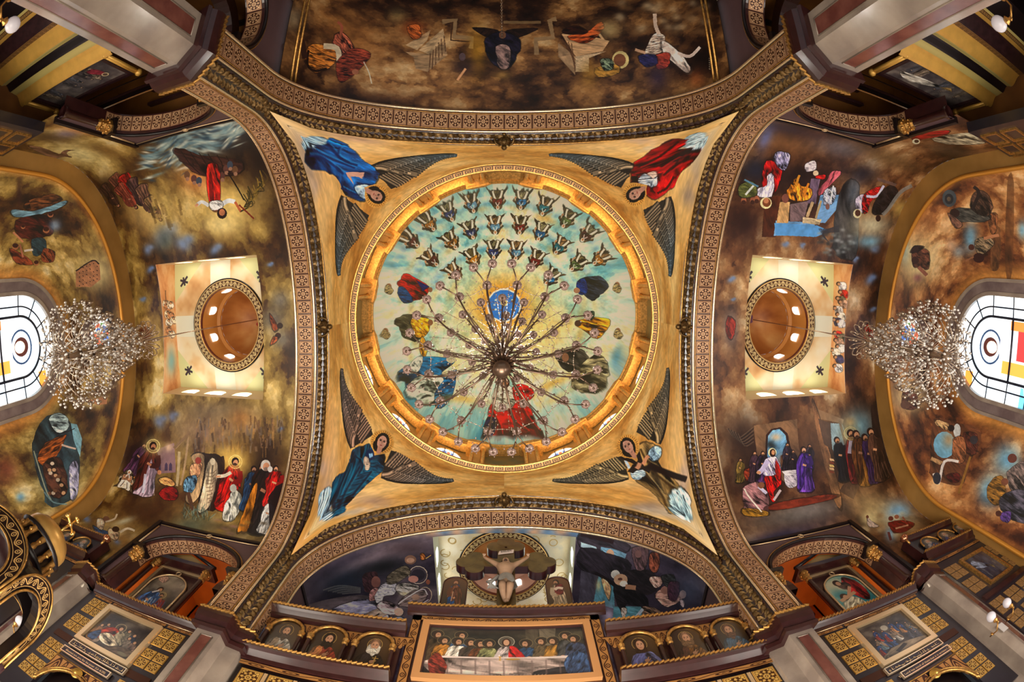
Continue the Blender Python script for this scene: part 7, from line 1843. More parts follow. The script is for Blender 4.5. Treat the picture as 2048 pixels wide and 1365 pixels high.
# crucifix
cx = thing('crucifix', (.06, 7.2, 10.3), 'large wooden cross with lobed ends and a carved figure above the screen', 'crucifix')
CW = mat('olive_brown_wood', (104, 82, 44), .35, c2=(78, 58, 30), scale=3, coat=.3)
CE = mat('dark_red_edge', (58, 24, 24), .3, coat=.4)
def lobes(cxx, cz, dx, dz, r=.34):
    """trefoil end of an arm pointing along (dx, dz)"""
    nx, nz = -dz, dx; P = []
    for o, a0 in (((-1, 0), 200), ((0, 1), 110), ((1, 0), 20)):
        c0 = (cxx + nx * o[0] * -.34 + dx * (.30 if o[1] else 0), cz + nz * o[0] * -.34 + dz * (.30 if o[1] else 0))
        base = math.atan2(dz, dx)
        for k in range(9):
            a = base + math.radians({(-1, 0): -150, (0, 1): -80, (1, 0): -30}[o] + k * {(-1, 0): 150, (0, 1): 160, (1, 0): 180}[o] / 8.)
            P.append((c0[0] + r * cos(a), c0[1] + r * sin(a)))
    return P
pieces = []
for nm, out in (('upright', [(-.21, 10.34), (.33, 10.34), (.33, 14.2), (-.21, 14.2)]), ('crossbeam', [(-1.0, 13.06), (1.12, 13.06), (1.12, 13.5), (-1.0, 13.5)])):
    mb = MB(); mb.prism(out, X3, 7.2 + (.003 if nm == 'crossbeam' else 0), 7.5); mb.build(nm, CW, cx)
for (a, b, dx, dz) in ((.06, 14.3, 0, 1), (-.92, 13.28, -1, 0), (1.04, 13.28, 1, 0)):
    for k, (o1, o2) in enumerate(((0, .3), (-.33, 0), (.33, 0))):
        ca = a + dx * o2 + (-dz) * o1; cb = b + dz * o2 + dx * o1
        mb = MB(); mb.prism([(ca + .30 * cos(t), cb + .30 * sin(t)) for t in np.linspace(0, 2 * PI, 25)[:-1]], X3, 7.19 + .004 * k, 7.52)
        mb.build('lobe', CW, cx)
        mb = MB(); mb.lathe((ca, 7.2, cb), [(.305, .01), (.305, .31)], 24, (0, 1, 0)); mb.build('lobe_edge', CE, cx.children[-1])
mb = MB(); mb.box((-1.0, 7.22, 13.035), (1.12, 7.5, 13.055)); mb.build('beam_edge', CE, cx)
mb = MB(); mb.prism([(-.19, 13.72), (.30, 13.84), (.32, 13.98), (-.15, 13.88)], X3, 7.13, 7.18); tp = mb.build('title_plate', mat('pale_parchment', (226, 206, 196), .6), cx)


def lettering(txt, size, M, m, parent, name='lettering', ext=.004):
    c = bpy.data.curves.new(name, 'FONT'); c.body = txt; c.size = size; c.align_x = 'CENTER'; c.align_y = 'CENTER'; c.extrude = ext; c.resolution_u = 2
    o = bpy.data.objects.new(name, c); S.collection.objects.link(o)
    me = bpy.data.meshes.new_from_object(o); bpy.data.objects.remove(o); bpy.data.curves.remove(c)
    me.name = name; me.materials.clear(); me.materials.append(m)
    o = bpy.data.objects.new(name, me); o.matrix_world = M
    return link(o, parent, 'stuff')


def frame_matrix(o, a, b):
    a, b = Vector(a).normalized(), Vector(b).normalized(); n = a.cross(b)
    return Matrix([[a[i], b[i], n[i], o[i]] for i in range(3)] + [[0, 0, 0, 1]])


lettering('IHCOY', .12, frame_matrix((.07, 7.125, 13.855), (1, 0, .24), (-.24, 0, 1)), BLACKW, cx)

# carved figure: one continuous skin, grown from a skeleton
def body(name, J, E, root, mt, parent, sub=2):
    me = bpy.data.meshes.new(name); me.from_pydata([j[0] for j in J], E, [])
    o = bpy.data.objects.new(name, me); S.collection.objects.link(o)
    sk = o.modifiers.new('skin', 'SKIN'); sb = o.modifiers.new('sub', 'SUBSURF'); sb.levels = sb.render_levels = sub
    for k, j in enumerate(J):
        d = me.skin_vertices[0].data[k]; r = j[1]; d.radius = (r, r) if not hasattr(r, '__len__') else r; d.use_root = (k == root)
    dg = bpy.context.evaluated_depsgraph_get(); ev = o.evaluated_get(dg)
    m2 = bpy.data.meshes.new_from_object(ev); bpy.data.objects.remove(o)
    m2.name = name; m2.materials.clear(); m2.materials.append(mt)
    m2.polygons.foreach_set('use_smooth', np.ones(len(m2.polygons), bool))
    return link(bpy.data.objects.new(name, m2), parent)


yb = 7.02
J = [((.06, yb, 12.02), .20), ((.05, yb, 12.25), .18), ((.04, yb - .02, 12.5), .23), ((.05, yb, 12.76), .22), ((.06, yb - .02, 12.92), .09), ((.05, yb - .05, 13.02), .12), ((.04, yb - .06, 13.12), .10),
     ((-.16, yb, 12.80), .10), ((-.38, yb + .02, 13.08), .07), ((-.58, yb + .06, 13.34), .05), ((-.63, yb + .08, 13.44), .045),
     ((.28, yb, 12.80), .10), ((.50, yb + .02, 13.06), .07), ((.70, yb + .06, 13.34), .05), ((.76, yb + .08, 13.44), .045),
     ((-.04, yb, 11.86), .14), ((-.05, yb - .10, 11.55), .115), ((-.03, yb - .06, 11.25), .09), ((.02, yb + .02, 10.98), .055), ((.05, yb - .06, 10.86), .05),
     ((.18, yb, 11.86), .14), ((.17, yb - .10, 11.55), .115), ((.14, yb - .05, 11.25), .09), ((.09, yb + .02, 10.98), .055), ((.09, yb - .07, 10.88), .05)]
E_ = [(0, 1), (1, 2), (2, 3), (3, 4), (4, 5), (5, 6), (3, 7), (7, 8), (8, 9), (9, 10), (3, 11), (11, 12), (12, 13), (13, 14), (0, 15), (15, 16), (16, 17), (17, 18), (18, 19), (0, 20), (20, 21), (21, 22), (22, 23), (23, 24)]
FLESH = mat('carved_flesh', (186, 150, 122), .45, noise=.15, scale=5)
fg = body('carved_figure', J, E_, 0, FLESH, cx)
for s, hx in ((-1, -.63), (1, .76)):
    mb = MB()
    mb.ball((hx, yb + .07, 13.45), .045, 7, 5, (1, .5, 1.1))
    for k in range(5):
        a = PI / 2 + (k - 2) * .28
        mb.tube([(hx + .02 * cos(a), yb + .07, 13.46), (hx + .07 * cos(a), yb + .03, 13.46 + .07 * sin(a)), (hx + .10 * cos(a), yb, 13.46 + (.09 - .01 * abs(k - 2)) * sin(a))], [.016, .014, .01], 5)
    mb.build('hand', FLESH, fg)
mb = MB(); mb.ball((.05, yb + .03, 13.08), .135, 10, 7, (1, .8, 1.05)); mb.ball((.05, yb - .12, 12.93), .06, 8, 5, (1, .8, 1.2)); mb.tube([(-.08, yb, 13.05), (-.1, yb, 12.88)], .035, 5); mb.tube([(.17, yb, 13.05), (.19, yb, 12.88)], .035, 5); mb.build('hair_and_beard', mat('dark_brown_hair', (62, 40, 30), .6), fg)
mb = MB()
for sx_ in (-1, 1): mb.ball((.045 + sx_ * .04, yb - .165, 13.04), .014, 6, 4)
mb.ball((.045, yb - .18, 13.0), .02, 6, 4, (.8, 1, 1.6)); mb.tube([(.01, yb - .16, 12.955), (.045, yb - .17, 12.95), (.08, yb - .16, 12.955)], .01, 4); mb.build('face', mat('face_brown', (120, 84, 66), .5), fg)  # eyes, nose and mouth in a darker brown
mb = MB()
fr = []
for k in range(25):
    a = 2 * PI * k / 24; fr.append(a)
R = []
for z, r, d in ((12.14, .215, 0), (12.0, .25, .02), (11.85, .28, .03), (11.68, .30, .05)):
    R.append([mb.pt((.06 + (r + d * sin(a * 5)) * cos(a), yb - .02 + (r * .8 + d * sin(a * 7)) * sin(a), z + d * cos(a * 3))) for a in fr])
for j in range(3):
    for k in range(24): mb.face((R[j][k], R[j][k + 1], R[j + 1][k + 1], R[j + 1][k]), None, True)
for k in range(7): mb.tube([(-.16, yb - .1 + k * .02, 12.1), (-.36 - k * .02, yb, 11.9), (-.46 + k * .05, yb, 11.55 + .03 * (k % 2))], [.05, .05, .02], 5)
mb.build('loincloth', mat('grey_white_cloth', (150, 146, 140), .7, noise=.2, scale=8), fg)

# two arched side figures beside the cross
def paint_side(kind):
    c = Canvas(200, 420, None, (92, 60, 40)); y = np.linspace(0, 1, 420)[:, None, None]
    c.img = c.img * (.6 + .6 * y)
    if kind == 0:
        c.fig(104, 4, 385, 90, (26, 78, 150), (110, 64, 44), skin=(170, 120, 90), hair=(80, 44, 34), w=.25); c.poly([(84, 170), (110, 180), (116, 280), (94, 290)], (90, 50, 40), 1, .2); c.line([(90, 260), (84, 160)], 8, (190, 150, 120)); c.line([(112, 200), (96, 190)], 16, (200, 140, 100))
    else:
        c.fig(100, 4, 385, 92, (196, 168, 136), (206, 180, 150), skin=(170, 120, 90), hair=(40, 26, 24), w=.24); c.poly([(70, 250), (130, 230), (140, 330), (90, 340)], (100, 30, 34), 1, .25); c.line([(70, 280), (100, 300), (140, 290)], 26, (214, 190, 170))
    return c.img


for k, (x0, lab) in enumerate(((-1.42, 'arched panel of a woman in blue skirt and brown veil left of the cross'), (1.56, 'arched panel of a young man in cream robe right of the cross'))):
    t = thing('arched_figure_panel', (x0, 7.25, 10.3), lab, 'icon')
    o = outline_arch(.35, 12.0, 12.36, 10.34, 16, x0)
    mb = MB(); mb.prism(o, X3, 7.2, 7.27, uvf=lambda a, b: ((a - x0) / .7 + .5, (b - 10.34) / 2.02)); mb.build('painting', imgmat('side_figure_%d' % k, paint_side(k), .4, coat=.2), t)
    mb = MB(); mb.tube([(p[0], 7.19, p[1]) for p in o], .02, 5, closed=False); mb.build('edge', CE, t)
# ------------------------------------------------------------------ panelled walls beside the altar screen
DW = mat('blue_black_panelling', (38, 34, 42), .35, coat=.3, noise=.2, scale=3)
DIMTILE = TM.copy(); DIMTILE.materials.clear(); DIMTILE.materials.append(imgmat('dull_rosette_tile', rosette(bg=(150, 112, 62), fg=(176, 136, 84), dk=(120, 86, 48)), .5, .2))


def quad_tiles(T, w, u, z, sd, v, me, s=.34, p=.385):
    for a in (-.5, .5):
        for b in (-.5, .5):
            put_tile(me, w, T(u + a * p, v - sd * .012, z + b * p), T(1, 0, 0), T(0, 0, 1), T(0, -sd, 0), (s / .524, s / .436, 1))


def framed(T, sd, v, u0, u1, z0, z1, img_m, lab, bw=.16, fm=None, grp=None):
    t = thing('framed_painting', T((u0 + u1) / 2, v, z0), lab, 'painting', grp)
    P = lambda a, b, d: T(a, v - sd * d, b)
    mb = MB(); mb.ring2([(u0, z0), (u1, z0), (u1, z1), (u0, z1)], [(u0 + bw, z0 + bw), (u1 - bw, z0 + bw), (u1 - bw, z1 - bw), (u0 + bw, z1 - bw)], P, .10, .0); mb.build('frame', fm or PALEGOLD, t)
    a, b, c_, d = u0 + bw, u1 - bw, z0 + bw, z1 - bw
    flip = T(1, 0, 0)[0] < 0 or T(1, 0, 0)[1] < 0
    mb = MB(); i = [mb.pt(P(*p, .02)) for p in ((a, c_), (b, c_), (b, d), (a, d))]
    mb.face(i, [(1, 0), (0, 0), (0, 1), (1, 1)] if flip else [(0, 0), (1, 0), (1, 1), (0, 1)]); mb.build('canvas', img_m, t)
    return t


def lower_wall(an, kind):
    T = ARM[an]; sd = 1; v = 6.45
    w = thing('wall_' + an + '_panelling', T(9.3, v, 4), kind='structure', label='dark panelled wall with gilded tiles in the %s transept' % an)
    mb = MB(T); mb.box((7.1, v, 2.2), (8.25, v + .12, 7.15)); mb.box((8.25, v, 4.1), (10.4, v + .12, 7.15)); mb.box((10.4, v, 2.2), (11.5, v + .12, 7.15)); mb.build('panelling', DW, w)
    cornice('trim_%d' % (10 + kind), T, 7.1, 11.35, v, 7.1, 7.4, .22, 1)
    mb = MB(T); mb.tube([(7.1, v - .03, 7.13), (11.3, v - .03, 7.13)], .025, 5); mb.build('trim_%d' % (20 + kind), PALEGOLD, kind='structure')
    for a, b in ((7.15, 8.2), (8.28, 10.36), (10.44, 11.2)):
        mb = MB(T); n = max(1, int((b - a) / .5)); mb.grid(lambda s, t: (a + (b - a) * s, v - .015, 6.99 + .1 * t), n, 1); o = mb.build('scroll_frieze', SCROLLG, w)
    for u in (10.78, 7.88):
        for z in (6.56, 5.66, 4.3, 3.4): quad_tiles(T, w, u, z, 1, v, TM2)
    for u0, u1 in ((10.42, 11.18), (7.5, 8.22)):
        mb = MB(T); mb.box((u0, v - .025, 4.84), (u1, v, 5.1)); mb.build('scroll_block', SCROLLG, w)
    lab = 'pale gold framed painting of %s panelled wall' % ('a red-robed man among seated people, left' if kind == 0 else 'a blue and red robed crowd, right')
    framed(T, 1, v, 8.26, 10.38, 5.1, 6.9, imgmat('story_%d' % kind, paint_story(kind), .35, coat=.25), lab)
    txt = (('\u2022 \u0661\u0662 \u2022', 'Blessed are you for he poor (Lk 6:20)'), ('', 'The Lord has need of them but it is written I give'))[kind]
    for j, (u0, u1, z0, z1) in enumerate(((8.2, 10.34, 4.77, 5.03), (8.5, 10.4, 4.43, 4.67))):
        t = thing('inscription_plate', T((u0 + u1) / 2, v - .05, z0), 'gold-edged %s inscription plate under the %s framed painting' % (('wide Arabic', 'narrow English')[j], ('left', 'right')[kind]), 'sign')
        P = lambda a, b, d: T(a, v - .03 - d, b)
        mb = MB(); mb.ring2([(u0, z0), (u1, z0), (u1, z1), (u0, z1)], [(u0 + .03, z0 + .03), (u1 - .03, z0 + .03), (u1 - .03, z1 - .03), (u0 + .03, z1 - .03)], P, .06, .0); mb.build('edge', BRIGHTRAIL, t)
        mb = MB(T); mb.box((u0 + .02, v - .06, z0 + .02), (u1 - .02, v - .03, z1 - .02)); mb.build('plate', mat('navy_plate', (30, 28, 48), .3), t)
        cx0 = T((u0 + u1) / 2, v - .065, (z0 + z1) / 2)
        if j: lettering(txt[1], .105, frame_matrix(cx0, (1, 0, 0), (0, 0, 1)), PALEGOLD, t)
        else:   # flowing Arabic calligraphy: joined strokes, risers, bowls and dots
            mb = MB(); rs = np.random.RandomState(5 + kind); x = u0 + .1; zc = (z0 + z1) / 2 - .03
            while x < u1 - .12:
                q = rs.rand(); L = .05 + .09 * rs.rand()
                def K(pts, r=.009): mb.tube([T(a, v - .07, b) for a, b in pts], r, 4)
                if q < .3: K([(x, zc), (x + .004, zc + .12)])
                elif q < .55: K([(x, zc), (x + L * .5, zc - .035), (x + L, zc), (x + L, zc + .03)])
                elif q < .8: K([(x, zc + .02), (x + L * .3, zc + .05), (x + L * .6, zc + .01), (x + L, zc)]); 
                else: K([(x, zc + .02), (x + .03, zc + .05), (x + .05, zc), (x + .01, zc - .05)])
                K([(x, zc), (x + L, zc)], .007)
                if rs.rand() < .6: mb.ball(T(x + L * .5, v - .07, zc + (.07 if rs.rand() < .6 else -.055)), .011, 5, 3)
                x += L + (.04 if rs.rand() < .25 else .0)
            mb.build('lettering', PALEGOLD, t)
    # gilded arch head with medallion
    a = thing('door_arch', T(9.33, v - .02, 3), kind='structure', label='gilded arch with medallion in the %s panelled wall' % an)
    mb = MB(); R = 1.0; cz = 2.98
    for sgn in (-1, 1):
        o = [(9.33 + sgn * 1.05, 4.22), (9.33 + sgn * .2, 4.22)] + [(9.33 + sgn * R * sin(t), cz + R * cos(t)) for t in np.linspace(.2, 1.3, 9)] + [(9.33 + sgn * 1.05, cz + .3)]
        mb.prism(o, lambda p, q, d: T(p, v - d, q), .0, .05, uvf=lambda p, q: (p * .9, q * .9))
    mb.build('spandrel', SCROLLG, a)
    mb = MB(T); mb.tube([(9.33 + R * sin(t), v - .07, cz + R * cos(t)) for t in np.linspace(-1.5, 1.5, 26)], .05, 6); mb.tube([(9.33 + (R + .1) * sin(t), v - .06, cz + (R + .1) * cos(t)) for t in np.linspace(-1.4, 1.4, 26)], .025, 5); mb.tube([(8.25, v - .06, 4.26), (10.4, v - .06, 4.26)], .025, 5); mb.build('arch_moulding', GOLD, a)
    mb = MB(); c0 = T(9.36, v - .05, 4.06); mb.lathe(c0, [(0, .09), (.06, .08), (.07, .05), (.11, .06), (.13, .03), (.17, .04), (.18, 0)], 20, T(0, -1, 0)); mb.build('medallion', mat('yellow_gilding', (238, 190, 92), .3, .7), a)
    mb = MB(T); mb.box((8.36, v + .14, 2.2), (10.3, v + .2, 4.1)); mb.build('dark_opening', BLACKW, a)


lower_wall('left', 0)
lower_wall('right', 1)


def far_wall(an, kind):
    """wall beyond the far pier: three small arched icons under a cornice, framed picture and tiles below"""
    T = ARM[an]; v = 6.22; u0 = 12.75
    w = thing('wall_' + an + '_end', T(15, v, 5), kind='structure', label='dark wall with small arched icons at the end of the %s transept' % an)
    mb = MB(T); mb.box((u0, v, -1.6), (17.4, v + .3, 9.5)); mb.build('panelling', DW, w)
    cornice('trim_%d' % (12 + kind), T, u0 - .1, 17.2, v, 9.35, 9.6, .16, 1)
    cornice('trim_%d' % (14 + kind), T, u0 - .1, 17.2, v, 8.0, 8.35, .22, 1)
    mb = MB(T); mb.box((u0 - .12, v - .12, 8.35), (u0 + .06, v + .2, 9.4)); mb.build('trim_%d' % (17 + kind), WORM, kind='structure')
    mb = MB(T); n = 5; mb.grid(lambda s, t: (u0 + (17.2 - u0) * s, v - .02, 7.72 + .14 * t), n, 1); mb.build('scroll_frieze', SCROLLG, w)
    for k in range(3):
        cu = 13.55 + 1.05 * k
        t = thing('small_arched_icon', T(cu, v, 8.4), '%s of the three small arched icons on the %s end wall' % (('nearest the corner ball', 'middle', 'outermost')[k], an), 'icon', 'small icons of the end walls')
        o = outline_arch(.4, 8.75, 9.15, 8.4, 14, cu)
        mb = MB(); mb.prism(o, lambda a, b, d: T(a, v - .04 - d, b), .02, .0, uvf=lambda a, b: ((a - cu) / .8 + .5, (b - 8.4) / .75)); mb.build('painting', imgmat('small_icon_%s%d' % (an, k), saint([(60, 84, 120), (96, 90, 84), (60, 60, 84)][k], [(150, 150, 150), (40, 70, 120), (110, 60, 44)][k], (150, 140, 130), bg=(64, 70, 72)), .35, coat=.2), t)
        mb = MB(T); mb.tube([(p[0], v - .09, p[1]) for p in outline_arch(.43, 8.75, 9.18, 8.72, 18, cu)], .035, 5); mb.build('arch_moulding', GOLD, t)
    if kind:
        for u, z in ((13.15, 6.95), (13.15, 6.0), (15.85, 6.95), (15.85, 6.0), (13.15, 4.6), (14.1, 4.6), (15.0, 4.6), (15.85, 4.6), (13.15, 3.7), (14.1, 3.7), (15.0, 3.7)): quad_tiles(T, w, u, z, 1, v, DIMTILE)
        framed(T, 1, v, 13.68, 15.25, 5.55, 7.3, imgmat('dark_story', np.clip(paint_grisaille(1)[::1] * .8, 0, 1) * np.array([.8, .9, 1.1]), .35, coat=.2), 'small dark painting in a gold frame on the right end wall', .12, GOLD)
        mb = MB(T); mb.box((u0, v - .1, 5.1), (17.2, v, 5.3)); mb.build('trim_16', WORM, kind='structure')
    b = thing('corner_ball', T(12.62, 6.1, 9.25), 'polished copper ball on the corner of the %s end wall' % an, 'ball')
    mb = MB(); mb.ball(T(12.62, 6.02, 9.42), .15, 12, 8); mb.build('ball', mat('copper_ball', (206, 140, 104), .18, .9), b)
    mb = MB(); mb.tube([T(12.62, 6.02, 9.3), T(12.68, 6.1, 9.1)], .04, 6); mb.build('stem', GOLD, b)


far_wall('left', 0)
far_wall('right', 1)

# shrines in the upper galleries
aedicule('left', 1, imgmat('niche_painting_0', paint_arch_icon(0), .35, coat=.25), 'gabled shrine with two kneeling blue figures in the left gallery arch')
aedicule('right', 1, imgmat('niche_painting_1', paint_arch_icon(1), .35, coat=.25), 'gabled shrine with a red-cloaked rescuer over teal water in the right gallery arch')
for an in ('left', 'right'):
    T = ARM[an]
    wn = thing('window_5' if an == 'left' else 'window_6', T(8.75, 9.6, 8), kind='structure')
    o = outline_arch(.75, 8.5, 9.25, 7.0, 14, 8.7)
    mb = MB(); mb.prism(o, lambda a, b, d: T(a, d, b), 9.9, 9.95, uvf=lambda a, b: ((a - 7.9) / 1.6, (b - 7) / 2.3)); 
    s_img = np.zeros((90, 64, 3), 'f'); y, x = np.mgrid[0:90, 0:64]; r = np.hypot(x - 32, (y - 58) * .9)
    s_img[:] = (.1, .15, .7); s_img[r < 30] = (.95, .75, .15); s_img[r < 24] = (.95, .5, .1); s_img[r < 20] = (.35, .5, .95); s_img[r < 12] = (.7, .85, 1)
    mb.build('pane', imgmat('round_headed_glass_' + an, s_img, .4, emit=1.6), wn)

# nave side: carved screens with grey paintings
YG = mat('lit_yellow_gilding', (226, 176, 84), .4, .4, noise=.15, scale=3)
for k, an in enumerate(('left', 'right')):
    T = ARM[an]; v = 7.6; sd = -1
    w = thing('gallery_screen', T(11.8, sd * v, 7.5), kind='structure', label='gilded screen with stepped mouldings behind the upper %s pier' % an)
    P = lambda a, b, d: T(a, sd * (v - d), b)
    framed(T, sd, sd * v, 9.95, 13.75, 7.6, 9.15, imgmat('grey_painting_%d' % k, paint_grisaille(k), .4, coat=.2), 'long grey painting of %s' % ('many small figures, behind the upper left pier' if k == 0 else 'a pale flying figure, behind the upper right pier'), .14, DARK)
    def mould(z0, z1, d0, d1, m, nm='moulding', u0=9.4, u1=14.2):
        mb = MB(); n = 6
        pr = [(d0 + (d1 - d0) * (.5 - .5 * cos(PI * j / n)), z0 + (z1 - z0) * j / n) for j in range(n + 1)]
        R = [[mb.pt(P(u, z, d)) for d, z in pr] for u in (u0, u1)]
        for j in range(n): mb.face((R[0][j], R[1][j], R[1][j + 1], R[0][j + 1]), [(0, j / n), (24, j / n), (24, (j + 1) / n), (0, (j + 1) / n)], True)
        return mb.build(nm, m, w)
    mould(9.15, 9.45, .3, .1, BLACKW); mould(9.45, 9.62, .5, .3, DARK); mould(9.62, 9.78, .55, .5, GOLD); mould(9.8, 9.95, .5, .2, BLACKW)
    mould(7.2, 7.6, -.1, .2, YG); mould(6.9, 7.2, -.14, -.1, mat('pale_green_gilding', (206, 190, 116), .4, .3)); mould(6.62, 6.9, -.3, -.14, BLACKW); mould(6.42, 6.62, -.25, -.3, _mc['pale_green_gilding']); mould(5.95, 6.42, -.5, -.25, YG)
    mould(5.75, 5.95, -.5, -.5, GREEK, 'key_band'); mould(5.3, 5.75, -.8, -.5, DARK); mould(5.15, 5.3, -.8, -.8, YG); mould(4.95, 5.15, -.8, -.8, SCROLL, 'scroll_band'); mould(4.85, 4.95, -.8, -.8, _mc['pale_green_gilding'])
    mb = MB(T); mb.box((9.0, -9.4, 4.0), (14.4, -8.4, 4.85)); mb.build('lower_wall', BLACKW, w)
    for u in (9.72, 13.98):
        mb = MB(); mb.tube([P(u, 7.65, .1), P(u, 9.1, .1)], .06, 6); mb.tube([P(u + .12, 7.65, .1), P(u + .12, 9.1, .1)], .04, 6)
        mb.ball(P(u, 9.12, .12), .12, 8, 5); mb.ball(P(u, 7.6, .12), .1, 8, 5); mb.build('gilded_post', YG, w)
    # beams of the ceiling above
    for q in range(5):
        mb = MB(T); vv = -(7.9 + q * .55); mb.box((8.2, vv - .05, 12.0), (11.9, vv + .05, 12.25)); mb.build('ceiling_beam', DARK, w)
    # dark wall on the outer side
    o = thing('wall_%s_outer' % an, T(15, -6.25, 5), kind='structure', label='dark wall closing the upper %s corner' % an)
    mb = MB(T); mb.box((12.75, -6.55, -1.6), (17.4, -6.25, 7.95)); mb.build('wall_face', DW, o)
    for q in range(3):
        for r_ in range(2):
            u = 13.7 + q * 1.2; mb = MB(T); mb.ring2([(u - .5, 6.2 + r_ * .85), (u + .5, 6.2 + r_ * .85), (u + .5, 6.9 + r_ * .85), (u - .5, 6.9 + r_ * .85)], [(u - .43, 6.27 + r_ * .85), (u + .43, 6.27 + r_ * .85), (u + .43, 6.83 + r_ * .85), (u - .43, 6.83 + r_ * .85)], lambda a, b, d: (a, -6.25 + d, b), .06, 0); mb.build('panel_frame', GOLD, o)
    mb = MB(T); mb.box((9.0, -12, -1.6), (17.4, -11.6, 12)); mb.box((17.4, -12, -1.6), (17.8, -6.3, 12)); mb.build('back_wall', BLACKW, o)
    mb = MB(T); mb.box((17.3, -6.6, -1.6), (17.6, 6.6, 5.2)); mb.build('end_wall', MARB2, o)
    mb = MB(T); mb.box((11.9, 10.4, -1.6), (17.6, 10.7, 12.4)); mb.build('side_wall', BLACKW, o)

# ------------------------------------------------------------------ chandeliers
CHROME = mat('silvered_metal', (196, 178, 160), .25, .9)
BRONZE = mat('dark_silver_bronze', (120, 98, 82), .3, .8)
GLASSP = mat('pink_glass_cup', (172, 146, 136), .2, .35, coat=.5)
CRYST = mat('cut_crystal', (244, 238, 230), .12, .35, coat=.8)
BULB = mat('lamp_bulb', (255, 236, 210), .3, emit=1.2)


def polar(r, a, z): return (r * cos(a), r * sin(a), z)


def main_chandelier():
    t = thing('chandelier', (0, 0, 7.7), 'huge many-armed silver chandelier hanging under the great dome', 'chandelier')
    mb = MB(); mb.lathe((0, 0, 0), [(0, 7.95), (.05, 7.95), (.1, 8.0), (.16, 8.12), (.2, 8.2), (.12, 8.35), (.09, 8.6), (.13, 8.8), (.09, 9.0), (.07, 9.6), (.12, 9.75), (.07, 9.9), (.06, 10.8), (.1, 10.9), (.05, 11.2), (.03, 13.2), (.12, 13.3), (.02, 13.6)], 14); st = mb.build('stem', BRONZE, t)
    mb = MB(); mb.ball((0, 0, 7.84), .15, 14, 10); mb.build('bottom_ball', BRONZE, t)
    mb = MB(); mb.tube([(0, 0, 13.5), (0, 0, ZA - .05)], .03, 6); mb.build('suspension_rod', BRONZE, t)
    mb = MB()
    for k in range(16): a = k * PI / 8; mb.tube([polar(.14, a, 8.05), polar(.26, a, 7.98), polar(.3, a, 8.12)], [.025, .02, .012], 5)
    mb.build('lower_crown', BRONZE, t)
    rs = np.random.RandomState(2)
    def tier(n, r, z, a0, fork, nm, sw):
        for k in range(n):
            a = a0 + 2 * PI * k / n
            mb = MB(); P = [polar(.09, a, z - .3 * sw), polar(r * .3, a, z - .55 * sw), polar(r * .6, a, z - .45 * sw), polar(r * .8, a, z - .12 * sw)]
            tips = []
            if fork:
                mb.tube(smooth(P, False), .016, 5)
                for s in (-1, 1): q = polar(r, a + s * .098, z - .02); mb.tube([P[-1], polar(r * .9, a + s * .05, z - .08), q], .013, 5); tips.append(q)
                tips.append(polar(r * .79, a, z + .06))
            else: q = polar(r, a, z); mb.tube(smooth(P + [q], False), .014, 5); tips.append(q)
            mb.tube(smooth([polar(.09, a + .1, z - .1 * sw), polar(r * .35, a + .05, z - .3 * sw), polar(r * .7, a - .02, z - .16 * sw), polar(r * .88, a + .03, z)], False), .009, 4)
            for j in range(9):
                f = .2 + .085 * j; p = np.array(polar(r * f, a + .035 * (-1) ** j, z - .45 * sw + .35 * sw * f)); mb.ball(p, .024, 4, 3, (1, 1, 1.8))
            arm = mb.build('arm', BRONZE, t)
            for q in tips:
                mb = MB(); mb.lathe((q[0], q[1], 0), [(.02, q[2] - .03), (.05, q[2] - .02), (.083, q[2] + .01), (.088, q[2] + .035), (.06, q[2] + .03), (.03, q[2] + .01)], 10)
                for j in range(5): b = j * PI * .4; mb.ball((q[0] + .08 * cos(b), q[1] + .08 * sin(b), q[2] - .04), .014, 4, 3, (1, 1, 2))
                cup = mb.build('lamp_cup', GLASSP, arm)
                mb = MB(); mb.lathe((q[0], q[1], 0), [(0, q[2] - .035), (.028, q[2] - .03), (.028, q[2] + .12), (.018, q[2] + .2), (0, q[2] + .22)], 6); mb.build('candle_lamp', BRONZE, arm)
    tier(16, 1.75, 8.72, PI / 16, True, 1, 1.0)
    tier(16, 1.1, 9.55, 0, False, 1, .9)
    tier(12, .72, 10.35, .1, False, 1, .8)
    tier(8, .42, 11.0, .2, False, 1, .5)
    # strings of beads from the upper crown to the arms
    mb = MB()
    for k in range(32):
        a = PI / 32 + k * PI / 16; r1 = 1.4; z1 = 8.9
        P = [polar(.08 + (r1 - .08) * f, a, 13.3 + (z1 - 13.3) * (f ** .55)) for f in np.linspace(0, 1, 9)]
        mb.tube(P, .005, 3, caps=False)
        for f in np.linspace(.08, .96, 15):
            mb.ball(polar(.08 + (r1 - .08) * f, a, 13.3 + (z1 - 13.3) * (f ** .55)), .017, 4, 3, (1, 1, 1.6))
    for (r, z, n) in ((1.38, 8.86, 16), (1.05, 9.6, 16)):
        for k in range(n):
            a0, a1 = 2 * PI * k / n + PI / 16, 2 * PI * (k + 1) / n + PI / 16
            P = [polar(r * (1 - .06 * sin(PI * f)), a0 + (a1 - a0) * f, z - .12 * sin(PI * f)) for f in np.linspace(0, 1, 7)]
            mb.tube(P, .005, 3, caps=False)
            for p in P[1:-1]: mb.ball(p, .018, 4, 3)
    mb.build('bead_strings', CHROME, t, kind='stuff')
    mb = MB()
    for k in range(240):
        r = .2 + 1.4 * rs.rand(); a = rs.rand() * 2 * PI; mb.ball(polar(r, a, 8.35 + (1.75 - r) * 1.2 * rs.rand() - .1), .02, 4, 3, (.8, .8, 1.9))
    mb.build('crystal_drops', GLASSP, t, kind='stuff')
    return t


main_chandelier()


